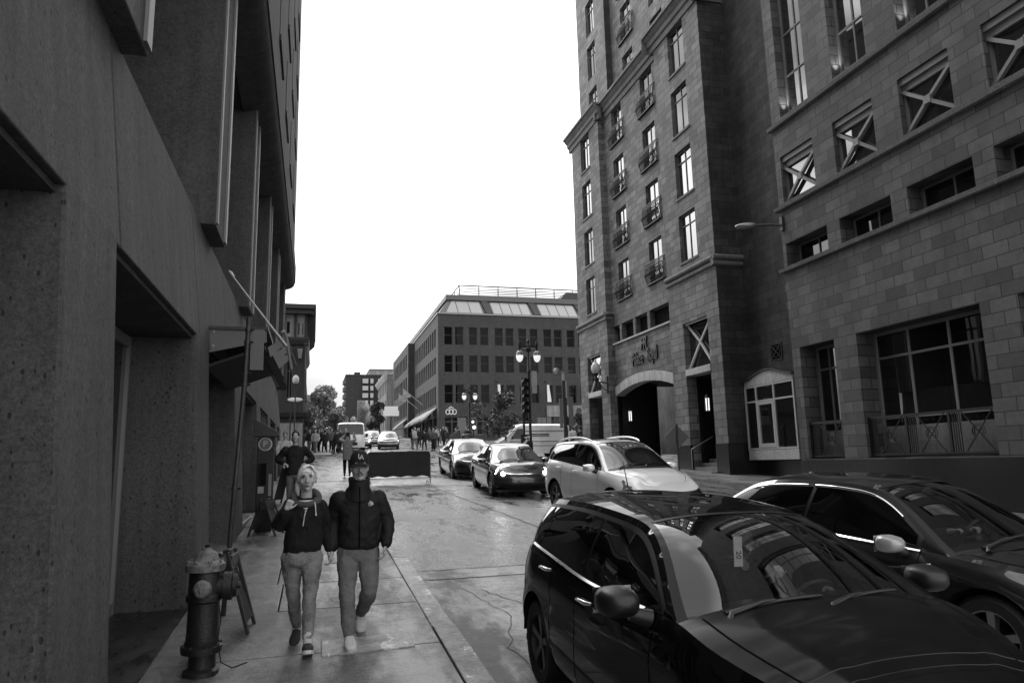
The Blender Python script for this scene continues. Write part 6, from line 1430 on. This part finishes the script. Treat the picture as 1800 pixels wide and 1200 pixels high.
def head(mb, c, fr, k=1.0, male=True):
    s, f, u = fr; rot = Matrix((s, f, u)).transposed(); C = V(c)
    def at(a, b, z): return C + s*a*k + f*b*k + u*z*k
    def e(a, b, z, r, n=18, m=12): mb.ell(at(a, b, z), tuple(q*k for q in r), n, m, rot=rot)
    e(0, -.018, .045, (.074, .094, .078)); e(0, .012, -.01, (.066, .082, .095)); e(0, .03, -.055, (.052 if male else .047, .058, .055))
    e(0, .072, -.095, (.026 if male else .021, .020, .020)); e(0, .045, -.088, (.045 if male else .036, .03, .025))
    for q in (-1, 1):
        e(q*.042, .052, -.022, (.026, .028, .028), 12, 8); e(q*.075, -.005, -.01, (.010, .020, .031), 10, 8); e(q*.026, .076, .040, (.026, .012, .010), 10, 8)
        e(q*.012, .100, -.032, (.010, .010, .008), 8, 6)
    limb(mb, [at(0, .086, .022), at(0, .100, -.005), at(0, .110, -.026)], [.0085*k, .010*k, .0125*k], 10)
    e(0, .086, -.062, (.022, .012, .010), 10, 8)
    return at
def face_parts(at, fr, body, k=1.0, male=True, smile=False, brow='hair_dark'):
    s, f, u = fr; rot = Matrix((s, f, u)).transposed()
    for q in (-1, 1):
        m_ = MB(); m_.ell(at(q*.031, .074, .014), (.0135*k, .010*k, .0075*k), 12, 8, rot=rot); m_.ell(at(q*.031, .0815, .014), (.0062*k, .004*k, .0066*k), 10, 6, 1, rot=rot); m_.build('eye', [M['eye'], M['iris']], body, smooth=180, fix=False)
        m_ = MB(); m_.tube([at(q*.014, .0885, .031), at(q*.03, .089, .037), at(q*.048, .078, .031)], [.0038*k, .0044*k, .002*k], 6); m_.build('eyebrow', M[brow], body, smooth=180)
        m_ = MB(); m_.tube([at(q*.018, .083, .0205), at(q*.031, .0855, .0235), at(q*.045, .078, .018)], [.0022*k, .003*k, .002*k], 6); m_.build('eyelash', M['hair_dark'], body, smooth=180)
    m_ = MB()
    if smile:
        m_.tube([at(-.028, .080, -.055), at(-.012, .094, -.061), at(0, .097, -.062), at(.012, .094, -.061), at(.028, .080, -.055)], [.002*k]+[.005*k]*3+[.002*k], 8)
        m_.tube([at(-.026, .079, -.058), at(-.012, .093, -.072), at(0, .095, -.074), at(.012, .093, -.072), at(.026, .079, -.058)], [.002*k]+[.0055*k]*3+[.002*k], 8)
        t_ = MB(); t_.tube([at(-.02, .086, -.061), at(0, .0975, -.067), at(.02, .086, -.061)], [.003*k, .0062*k, .003*k], 8); t_.build('teeth', M['eye'], body, smooth=180)
    else:
        m_.tube([at(-.023, .080, -.064), at(-.008, .096, -.059), at(0, .096, -.061), at(.008, .096, -.059), at(.023, .080, -.064)], [.002*k]+[.0045*k]*3+[.002*k], 8)
        m_.tube([at(-.021, .080, -.066), at(0, .095, -.071), at(.021, .080, -.066)], [.002*k, .0062*k, .002*k], 8)
    m_.build('lips', M['lip'], body, smooth=180)
def shoe(heel, toe, up, mat, sole, par, k=1.0):
    h, t = V(heel), V(toe); d = (t-h).normalized(); u = V(up); u = (u - d*u.dot(d)).normalized(); s = u.cross(d); L_ = (t-h).length
    m_ = MB(); secs = []
    for q, wd, ht in ((-.02, .026, .05), (.04, .036, .075), (.2, .037, .085), (.42, .040, .072), (.62, .047, .056), (.82, .044, .042), (.95, .030, .032), (1.0, .015, .02)):
        secs.append((h + d*L_*q + u*(ht/2+.018)*k, wd*k, ht/2*k, s, u))
    loft(m_, secs, 18, 2.5)
    o = m_.build('shoe', M[mat], par, smooth=180)
    m_ = MB(); n = 10; lo = []; hi = []
    out = [(-.03, .022), (.0, .032), (.2, .038), (.45, .040), (.65, .049), (.85, .045), (.97, .030), (1.02, .012)]
    poly = [h + d*L_*q + s*w_*k for q, w_ in out] + [h + d*L_*q - s*w_*k for q, w_ in out[::-1]]
    m_.prism([p - u*.004*k for p in poly], u*.028*k); m_.build('sole', M[sole], o)
    m_ = MB()
    for q in (.30, .38, .46, .54): a = h + d*L_*q + u*(.105-.07*q)*k; m_.tube([a - s*.022*k - u*.004, a + u*.004, a + s*.022*k - u*.004], .003*k, 5)
    m_.build('laces', M['shoe_w'] if mat != 'shoe_w' else M['frame_mid'], o)

# ---- the man
mn = thing('person', (.42, 6.95, gz(6.95)+.03), 'smiling bearded man in a dark baseball cap, black jacket and grey trousers', 'person', 'walking couple')
s, f, u = head_frame((.03, -1, -.03), (0, -.02, 1)); FR = (s, f, u); HC = V(.419, 6.935, 1.618)
b = MB(); at = head(b, HC, FR, 1.02, True)
limb(b, [(.42, 6.99, 1.40), (.419, 6.965, 1.54)], [.066, .058]); limb(b, [(.42, 7.0, 1.28), (.42, 7.0, .95)], [.09, .09])
jR = [(.245, 7.0, 1.32), (.19, 7.08, 1.12), (.172, 7.0, .90)]; jL = [(.595, 7.0, 1.315), (.690, 7.03, 1.13), (.672, 6.92, .925)]
for a in (jR, jL): limb(b, a, [.05, .042, .028])
lR = [(.335, 7.0, .90), (.322, 6.87, .50), (.338, 6.80, .15)]; lL = [(.51, 7.0, .90), (.505, 6.86, .50), (.463, 7.28, .235)]
for a in (lR, lL): limb(b, a, [.04, .03, .026])
hand(b, (.176, 6.985, .872), (.06, -.16, -1), (-1, -.1, 0), (0, -1, -.1), 1.0, .75); hand(b, (.664, 6.912, .905), (-.16, -.22, -1), (-1, .1, .1), (-.2, -1, .2), 1.0, .55)
body = b.build('body', M['skin'], mn, remesh=.006, smoothit=3, fix=False)
face_parts(at, FR, body, 1.02, True, True)
rot = Matrix((s, f, u)).transposed()
m_ = MB(); m_.ell(at(0, .070, -.101), (.025, .021, .017), 14, 8, rot=rot); m_.tube([at(-.067, .012, -.03), at(-.055, .035, -.075), at(-.028, .064, -.104), at(0, .075, -.108), at(.028, .064, -.104), at(.055, .035, -.075), at(.067, .012, -.03)], [.004, .009, .011, .012, .011, .009, .004], 8); m_.tube([at(-.030, .083, -.062), at(-.012, .1005, -.0475), at(.012, .1005, -.0475), at(.030, .083, -.062)], .0045, 8); m_.build('beard', M['beard'], body, smooth=180, fix=False)
m_ = MB(); m_.ell(at(0, -.026, .01), (.079, .090, .095), 18, 12, rot=rot); m_.build('hair', M['hair_dark'], body, smooth=180)
m_ = MB(); rws = []
for i in range(9):
    th = math.pi/2*i/8; rws.append([at(.086*math.cos(th)**.8*math.cos(a), -.012+.103*math.cos(th)**.8*math.sin(a), .058+.105*math.sin(th)) for a in [2*math.pi*k/28 for k in range(28)]])
m_.grid([[p - u*.025 for p in rws[0]]] + rws, 0, True); cap_ = m_.build('cap', M['cap'], mn, smooth=180)
m_ = MB(); rws = []
for r_ in (0, .35, .7, 1): rws.append([at(.088*math.sin(a)*(1+.05*r_), .02+(.078+.088*r_)*math.cos(a)**.8 if math.cos(a) > 0 else .02, .046-.018*r_-.022*math.sin(a)**2) for a in [math.pi*(k/16-.5)*.98 for k in range(17)]])
m_.grid(rws); m_.grid([[p - u*.006 for p in r] for r in rws]); m_.build('peak', M['cap'], cap_, smooth=180)
m_ = MB(); m_.ell(at(0, -.012, .163), (.009, .009, .005), 8, 6); m_.build('button', M['cap'], cap_)
Tm = frame_m(at(.0, .094, .098), s, u)
text_mesh('L', .062, .006, 'cap_letter', M['shoe_w'], Tm @ Matrix.Translation((-.010, .004, 0)), cap_); text_mesh('A', .062, .006, 'cap_letter', M['shoe_w'], Tm @ Matrix.Translation((.010, -.006, .001)), cap_)
X_, Y_, Z_ = V(1, 0, 0), V(0, 1, 0), V(0, 0, 1)
j = MB(); loft(j, [(V(.425, 7.0, .865), .165, .115, X_, Y_), (V(.425, 7.0, .90), .19, .135, X_, Y_), (V(.425, 7.0, .98), .192, .14, X_, Y_), (V(.424, 7.0, 1.12), .188, .135, X_, Y_), (V(.422, 7.0, 1.25), .192, .13, X_, Y_), (V(.42, 7.0, 1.33), .18, .115, X_, Y_), (V(.42, 7.0, 1.40), .125, .09, X_, Y_), (V(.42, 6.985, 1.46), .085, .08, X_, Y_)])
limb(j, [(.245, 7.0, 1.325), (.196, 7.08, 1.12), (.180, 6.995, .93), (.178, 6.985, .90)], [.088, .075, .062, .055]); limb(j, [(.595, 7.0, 1.32), (.685, 7.03, 1.13), (.675, 6.93, .955), (.670, 6.915, .925)], [.088, .076, .063, .054])
jo = j.build('jacket', M['jacket'], mn, remesh=.010, smoothit=4, disp=(.040, .10), fix=False)
m_ = MB(); rws = []
for z, r_, e_ in ((1.345, .115, 0), (1.40, .102, 0), (1.46, .090, 0), (1.52, .096, .0), (1.535, .088, .0), (1.50, .078, 0), (1.42, .07, 0)): rws.append([V(.42+r_*1.05*math.cos(a), 6.97+r_*math.sin(a)*1.05, z - (.035 if math.sin(a) < -.3 else 0)*abs(math.sin(a))) for a in [2*math.pi*k/28 for k in range(28)]])
m_.grid(rws, 0, True); m_.build('collar', M['jacket'], jo, smooth=180)
m_ = MB(); m_.tube([(.42, 6.875, 1.44), (.421, 6.852, 1.30), (.423, 6.845, 1.10), (.424, 6.85, .90)], .006, 6); m_.build('zip', M['seam'], jo)
m_ = MB()
for q, r_ in enumerate((.018, .026, .034)):
    m_.tube([(.545-.036+r_*math.cos(R(a)), 6.846, 1.285-.01+r_*math.sin(R(a))) for a in range(0, 91, 15)], .0035, 5)
m_.box(.497, .535, 6.843, 6.849, 1.268, 1.272); m_.box(.497, .53, 6.843, 6.849, 1.280, 1.284); m_.box(.497, .52, 6.843, 6.849, 1.291, 1.295); m_.build('chest_emblem', M['shoe_w'], jo)
tr = MB(); loft(tr, [(V(.425, 7.0, .955), .165, .118, X_, Y_), (V(.425, 7.0, .86), .178, .125, X_, Y_), (V(.425, 7.0, .79), .168, .115, X_, Y_), (V(.425, 7.0, .75), .10, .08, X_, Y_)])
limb(tr, [(.330, 7.0, .84), (.318, 6.87, .50), (.330, 6.82, .26), (.338, 6.80, .17)], [.103, .074, .062, .050]); limb(tr, [(.518, 7.0, .84), (.515, 6.86, .50), (.485, 7.10, .34), (.465, 7.25, .265)], [.103, .077, .062, .050])
to_ = tr.build('trousers', M['chino'], mn, remesh=.010, smoothit=4, disp=(.036, .09), fix=False)
shoe((.338, 6.86, .058), (.348, 6.575, .052), (0, .1, 1), 'shoe_w', 'shoe_w', mn, 1.15); shoe((.462, 7.36, .25), (.470, 7.23, .06), (0, -.85, .5), 'shoe_w', 'shoe_w', mn, 1.1)

# ---- the woman
wo_ = thing('person', (-.08, 7.0, gz(7)+.03), 'fair haired woman in a black hoodie and faded jeans, one fist raised to her shoulder', 'person', 'walking couple')
s, f, u = head_frame((.02, -1, .02), (-.03, 0, 1)); FR = (s, f, u); HC = V(-.052, 6.95, 1.525)
b = MB(); at = head(b, HC, FR, .97, False); rot = Matrix((s, f, u)).transposed()
limb(b, [(-.06, 7.0, 1.30), (-.054, 6.975, 1.45)], [.058, .048]); limb(b, [(-.062, 7.0, 1.24), (-.075, 7.0, .9)], [.07, .08])
aR = [(-.205, 7.0, 1.30), (-.315, 7.01, 1.075), (-.222, 6.87, 1.27)]; aL = [(.085, 7.0, 1.285), (.140, 7.05, 1.075), (.158, 6.985, .885)]
for a in (aR, aL): limb(b, a, [.04, .035, .024])
for a in ([(-.165, 7.0, .84), (-.142, 6.99, .49), (-.112, 7.13, .17)], [(.005, 7.0, .84), (-.010, 6.82, .49), (-.011, 6.67, .17)]): limb(b, a, [.035, .028, .024])
hand(b, (-.222, 6.872, 1.262), (.42, -.15, 1), (.5, .9, 0), (.8, -.4, -.2), .84, 1.5); hand(b, (.158, 6.982, .868), (.08, -.1, -1), (1, -.1, 0), (0, -1, -.1), .92, .7)
body = b.build('body', M['skin'], wo_, remesh=.006, smoothit=3, fix=False)
face_parts(at, FR, body, .97, False, False, 'hood')
h = MB(); h.ell(at(0, -.030, .050), (.084, .100, .086), 20, 14, rot=rot); h.ell(at(0, -.055, -.005), (.076, .072, .07), 18, 10, rot=rot)
for k in range(26):
    q = k/25; a0 = at(.022-.01*q, .062-.09*q, .128-.012*abs(q-.3)); 
    h.tube([a0, at(-.030, .082-.10*q, .108), at(-.066, .060-.10*q, .068), at(-.083, .025-.07*q, .022-.03*q), at(-.080, -.0-.05*q, -.02-.03*q)], [.008, .010, .010, .009, .004], 6)
    h.tube([a0, at(.050, .076-.10*q, .104), at(.074, .042-.09*q, .064), at(.083, .010-.06*q, .02-.03*q), at(.078, -.02-.04*q, -.03-.02*q)], [.008, .009, .010, .008, .004], 6)
h.tube([at(-.05, -.08, 0), at(-.085, -.085, -.05), at(-.090, -.07, -.11), at(-.080, -.05, -.15)], [.03, .028, .022, .008], 8)
h.build('hair', M['hair_fair'], body, smooth=180, fix=False)
j = MB(); loft(j, [(V(-.08, 7.0, .862), .145, .11, X_, Y_), (V(-.08, 7.0, .885), .168, .125, X_, Y_), (V(-.08, 7.0, .98), .168, .125, X_, Y_), (V(-.073, 7.0, 1.08), .155, .115, X_, Y_), (V(-.066, 7.0, 1.19), .160, .128, X_, Y_), (V(-.062, 7.0, 1.28), .150, .105, X_, Y_), (V(-.06, 7.0, 1.335), .10, .08, X_, Y_), (V(-.058, 7.0, 1.36), .07, .06, X_, Y_)])
limb(j, [(-.190, 7.0, 1.285), (-.312, 7.01, 1.085), (-.245, 6.91, 1.21), (-.232, 6.885, 1.245)], [.072, .066, .052, .042]); limb(j, [(.072, 7.0, 1.27), (.138, 7.05, 1.075), (.155, 6.995, .925), (.157, 6.985, .90)], [.070, .060, .050, .042])
jo = j.build('hoodie', M['jacket2'], wo_, remesh=.009, smoothit=3, disp=(.032, .09), fix=False)
m_ = MB()
for k in range(23):
    a = R(-235+k*290/22); c = V(-.058+.112*math.cos(a), 6.99+.088*math.sin(a), 1.345+.05*math.sin(a)+ (.01 if math.sin(a) > 0 else -.0)); m_.ell(c, (.034, .034, .030+.018*max(0, math.sin(a))), 10, 8)
m_.build('hood', M['hood'], jo, remesh=.008, smoothit=3, fix=False)
m_ = MB(); rws = []
for i in range(8):
    q = i/7; wd = .062*(1-q)+.006; rws.append([(-.058+wd*v, 6.905-.032*q+.02*v*v+.004*math.cos(q*40), 1.335-.105*q) for v in (-1, -.5, 0, .5, 1)])
m_.grid(rws[:]); sh_ = m_.build('shirt', M['shoe_w'], wo_, smooth=180)
for k in range(4): 
    q = .15+k*.2; wd = .062*(1-q)+.006; m_ = MB(); m_.tube([(-.058-wd, 6.922-.032*q, 1.337-.105*q), (-.058, 6.896-.032*q, 1.330-.105*q), (-.058+wd, 6.922-.032*q, 1.337-.105*q)], .0045, 6); m_.build('stripe', M['jacket'], sh_)
m_ = MB(); m_.tube([(-.058, 6.870, 1.24), (-.068, 6.862, 1.19), (-.078, 6.858, 1.11)], .0045, 6); m_.build('zip', M['shoe_w'], jo); m_ = MB(); m_.tube([(.02, 6.895, 1.315), (.028, 6.868, 1.27), (.032, 6.862, 1.215)], .0055, 6); m_.ell((.033, 6.862, 1.205), (.008, .008, .012), 8, 6); m_.build('drawstring', M['shoe_w'], jo)
tr = MB(); loft(tr, [(V(-.08, 7.0, .905), .148, .112, X_, Y_), (V(-.08, 7.0, .83), .190, .130, X_, Y_), (V(-.08, 7.0, .77), .182, .12, X_, Y_), (V(-.08, 7.0, .73), .09, .07, X_, Y_)])
limb(tr, [(-.170, 7.0, .80), (-.146, 6.99, .49), (-.128, 7.06, .32), (-.113, 7.13, .19)], [.098, .058, .055, .041]); limb(tr, [(.010, 7.0, .80), (-.006, 6.82, .49), (-.010, 6.74, .32), (-.011, 6.675, .20)], [.098, .060, .057, .042])
tr.build('jeans', M['jeans'], wo_, remesh=.009, smoothit=4, disp=(.026, .07), fix=False)
for a, bb in (((-.113, 7.13, .20), (-.111, 7.14, .12)), ((-.011, 6.68, .21), (-.011, 6.66, .14))): m_ = MB(); limb(m_, [a, bb], [.043, .042]); m_.build('sock', M['sock'], wo_, smooth=180)
shoe((-.108, 7.17, .10), (-.134, 6.95, .055), (0, -.1, 1), 'shoe_d', 'shoe_w', wo_, 1.02); shoe((-.010, 6.70, .045), (-.012, 6.47, .115), (0, .3, 1), 'shoe_d', 'shoe_w', wo_, 1.02)

mn.location.z += .022; wo_.location.z += .022
# ---- simpler passers-by further up the street
def walker(loc, hgt, top, legs, label, hairm='hair_dark', face=-90, stride=.18, arms='down', coat=.0, cap=None, group='passers-by', seed=0, detail=True, bag=None, name='person', cat='person'):
    rnd = random.Random(seed); k = hgt/1.75
    mat = Matrix.Translation(loc) @ Matrix.Rotation(R(face+90), 4, 'Z')
    t = thing(name, None, label, cat, group, mat)
    b = MB(); FRs = (V(1, 0, 0)*1, V(0, -1, 0), V(0, 0, 1)); FRs = (FRs[2].cross(FRs[1]), FRs[1], FRs[2])
    hc = V(0, -.02, 1.63)*k
    at_ = head(b, hc, FRs, k, True); limb(b, [V(0, .01, 1.40)*k, V(0, 0, 1.53)*k], [.06*k, .052*k])
    if arms == 'down': A = [[(s_*.20, .0, 1.38), (s_*.26, .05*s_, 1.12), (s_*.25, -.06-.05*s_, .90)] for s_ in (-1, 1)]
    elif arms == 'akimbo': A = [[(s_*.21, .0, 1.38), (s_*.38, .06, 1.14), (s_*.22, -.08, 1.06)] for s_ in (-1, 1)]
    elif arms == 'up': A = [[(s_*.19, .0, 1.38), (s_*.30, -.16, 1.42), (s_*.16 - .10, -.30, 1.64)] for s_ in (-1, 1)]
    for a in A:
        limb(b, [V(p)*k for p in a], [.045*k, .04*k, .028*k], 10)
        if detail: d = (V(a[2])-V(a[1])).normalized(); hand(b, V(a[2])*k, d, (0, 0, -1) if arms == 'akimbo' else (0, 1, .1) if arms == 'up' else (0, .3, 0) if False else V(-a[2][0], 0, .1), (0, -1, .2), k*.95, .6)
    L_ = [[(s_*.09, 0, .90), (s_*.095, -.05+.0*s_-stride*s_*.6, .50), (s_*.09, stride*-s_, .09)] for s_ in (-1, 1)]
    for a in L_: limb(b, [V(p)*k for p in a], [.08*k, .055*k, .04*k], 10)
    b.build('body', M['skin'], t, remesh=.012 if detail else .02, smoothit=2, local=True, fix=False)
    m_ = MB(); rt = Matrix((FRs[0], FRs[1], FRs[2])).transposed()
    m_.ell(at_(0, -.028, .045), (.084*k, .10*k, .09*k), 14, 10, rot=rt); m_.ell(at_(0, -.05, -.01), (.076*k, .07*k, .07*k), 12, 8, rot=rt)
    m_.build('hat' if cap else 'hair', M[cap or hairm], t, smooth=180, local=True, fix=False)
    j = MB(); low = .88-coat
    loft(j, [(V(0, 0, low)*k, .17*k, .12*k, X_, Y_), (V(0, 0, low+.04)*k, .19*k, .135*k, X_, Y_), (V(0, 0, 1.05)*k, .185*k, .13*k, X_, Y_), (V(0, 0, 1.25)*k, .20*k, .13*k, X_, Y_), (V(0, 0, 1.37)*k, .175*k, .105*k, X_, Y_), (V(0, 0, 1.45)*k, .08*k, .075*k, X_, Y_)], 18)
    for a in A: q0, q1, q2 = [V(p)*k for p in a]; limb(j, [q0*.95+V(0, 0, .05), q1, q1.lerp(q2, .93)], [.08*k, .068*k, .052*k], 10)
    j.build('coat', M[top] if isinstance(top, str) else top, t, remesh=.016 if detail else .025, smoothit=3, local=True, disp=(.03, .1) if detail else None, fix=False)
    tr = MB(); loft(tr, [(V(0, 0, .95)*k, .155*k, .115*k, X_, Y_), (V(0, 0, .80)*k, .165*k, .115*k, X_, Y_), (V(0, 0, .74)*k, .08*k, .07*k, X_, Y_)], 16)
    for a in L_: limb(tr, [V(p)*k for p in (a[0], a[1], (a[2][0], a[2][1], .13))], [.10*k, .075*k, .055*k], 10)
    tr.build('trousers', M[legs], t, remesh=.016 if detail else .025, smoothit=3, local=True, fix=False)
    m_ = MB()
    for a in L_: c = V(a[2])*k; m_.ell(c + V(0, -.06, -.045)*k, (.045*k, .13*k, .05*k), 10, 6)
    m_.build('shoes', M['shoe_d'], t, smooth=180, local=True)
    if bag:
        m_ = MB(); m_.ell(V(.28, .0, .95)*k, (.07, .16, .16), 10, 8); m_.tube([V(.28, 0, 1.1)*k, V(.05, -.1, 1.42)*k], .015, 6); m_.build('bag', M[bag], t, smooth=180, local=True)
    return t
greys = {}
def cloth(v):
    if v not in greys: greys[v] = plain('coat_cloth', v, .9, var=.3, scale=8); M['coat%g' % v] = greys[v]
    return greys[v]
walker((-.40, 16.9, gz(16.9)+.05), 1.80, 'jacket', 'chino', 'broad man in a dark beanie and dark jacket behind the fair haired woman', cap='cap', arms='akimbo', seed=1, coat=.08)
walker((1.28, 29.0, gz(29)-.0), 1.72, cloth(.22), 'jacket', 'person in a pale grey coat with both arms raised, seen beyond the smiling man', hairm='hair_dark', face=90, arms='up', coat=.25, seed=2)
walker((-1.00, 27.0, gz(27)+.03), 1.72, cloth(.5), 'chino', 'person in a white top at the corner of the concrete building', seed=3)
walker((17.9, 48.5, gz(48.5)), 1.74, cloth(.45), 'jacket', 'person in a white shirt standing below the pale fascia board', face=90, seed=4)
# the crowd beyond the barrier: a few kinds, each person placed on its own
base = {}
shades = {'dark': (.012, 'jacket', 'dark coat'), 'grey': (.08, 'jacket', 'grey coat'), 'pale': (.38, 'chino', 'pale coat'), 'mid': (.03, 'jeans', 'dark jacket and light trousers')}
spots_l = [(.35, 54, 'dark'), (.75, 52.5, 'dark'), (1.2, 53.5, 'grey'), (1.55, 52.0, 'dark'), (-.3, 53, 'mid'), (.1, 51.4, 'pale'), (1.9, 55, 'dark'), (.9, 57, 'grey'), (-.8, 52, 'dark'), (1.5, 58.5, 'dark'), (.4, 60, 'pale'), (2.1, 50.5, 'mid'), (-1.2, 49.4, 'grey')]
spots_r = [(8.2, 55, 'dark'), (8.7, 54, 'grey'), (9.1, 56, 'dark'), (9.6, 53, 'mid'), (10.1, 56.5, 'dark'), (7.7, 57, 'pale'), (10.5, 54.2, 'grey'), (11.0, 56.2, 'dark'), (11.3, 53.4, 'dark'), (9.9, 60, 'pale'), (11.9, 57, 'mid'), (8.9, 63, 'dark'), (10.7, 64, 'grey'), (11.6, 66, 'dark'), (8.0, 60.5, 'dark'), (12.0, 70, 'pale'), (10.0, 72, 'dark'), (11.4, 73, 'grey')]
for side_, spots in (('left', spots_l), ('right', spots_r)):
    for i, (x, y, kd) in enumerate(spots):
        lab = 'distant pedestrian in a %s in the crowd on the %s pavement' % (shades[kd][2], 'left' if side_ == 'left' else 'right'); zz = gz(y) + (.1 if (y > 62 and x > 10.8) else 0)
        if kd not in base:
            base[kd] = walker((x, y, zz), 1.72, cloth(shades[kd][0]), shades[kd][1], lab, face=-90+(40 if kd == 'grey' else -20), detail=False, group='crowd in the %s of the street' % side_, stride=.15 if kd != 'grey' else .02, coat=.2 if kd == 'dark' else 0, seed=i)
        else:
            c = copy_tree(base[kd]); sc_ = random.uniform(.92, 1.06); c.matrix_basis = Matrix.Translation((x, y, zz)) @ Matrix.Rotation(random.uniform(-1.2, 1.2) + (math.pi if random.random() < .4 else 0), 4, 'Z') @ Matrix.Scale(sc_, 4)
            c['label'] = lab; c['group'] = 'crowd in the %s of the street' % side_
# drivers sitting in the two near cars
def driver(mat, label, wheel_x, zoff=0, raised=False):
    t = thing('person', None, label, 'person', 'drivers in the near cars', mat)
    b = MB(); fr = head_frame((1, 0, 0), (0, 0, 1)); hc = V(-.36, .37, 1.20+zoff); at_ = head(b, hc, fr, .95, True)
    limb(b, [(-.42, .37, 1.0+zoff), (-.38, .37, 1.12+zoff)], [.06, .055])
    A = [[(-.42, .37+s_*.19, .98+zoff), (-.20, .37+s_*.27, .80+zoff), (wheel_x-.10, .37+s_*.15, .98+zoff)] for s_ in (-1, 1)]
    if raised: A[0] = [(-.42, .18, .98+zoff), (-.12, .10, .85+zoff), (wheel_x-.10, .12, 1.07+zoff)]
    for a in A: limb(b, a, [.045, .038, .028]); d = (V(a[2])-V(a[1])).normalized(); hand(b, a[2], d, (0, 0, -1) if not raised or a is A[1] else (-1, 0, 0), (0, 1 if a is A[0] else -1, .2), .95, .9)
    limb(b, [(-.42, .37, 1.0+zoff), (-.44, .37, .6)], [.10, .12])
    for s_ in (-1, 1): limb(b, [(-.40, .37+s_*.10, .56), (.05, .37+s_*.12, .60), (.30, .37+s_*.12, .38)], [.085, .065, .045])
    bd = b.build('body', M['skin'], t, remesh=.010, smoothit=3, local=True, fix=False)
    m_ = MB(); m_.ell(at_(0, -.028, .045), (.10, .084, .09), 14, 10); m_.build('hair', M['hair_dark'], t, smooth=180, local=True)
    j = MB(); fx_, sy_ = V(1, 0, .15).normalized(), V(0, 1, 0)
    loft(j, [(V(-.44, .37, .52), .17, .13, sy_, fx_), (V(-.45, .37, .75+zoff*.5), .18, .125, sy_, fx_), (V(-.43, .37, .92+zoff), .20, .12, sy_, fx_), (V(-.42, .37, 1.01+zoff), .16, .09, sy_, fx_), (V(-.41, .37, 1.06+zoff), .08, .07, sy_, fx_)])
    for a in A: q0, q1, q2 = [V(p) for p in a]; limb(j, [q0, q1, q1.lerp(q2, .92)], [.075, .062, .046])
    j.build('jacket', M['jacket2'], t, remesh=.014, smoothit=3, local=True, fix=False)
    tr = MB()
    for s_ in (-1, 1): limb(tr, [(-.40, .37+s_*.10, .56), (.05, .37+s_*.12, .61), (.28, .37+s_*.12, .42)], [.10, .08, .06])
    tr.build('trousers', M['jeans'], t, remesh=.016, smoothit=3, local=True, fix=False)
driver(pose(2.55, 4.28, -90.6), 'dim driver with one hand raised behind the windscreen of the black hatchback', .42, 0, True)
driver(pose(5.64, 6.16, -79), 'dim driver behind the steering wheel of the dark sedan at the right edge', .55, -.03)
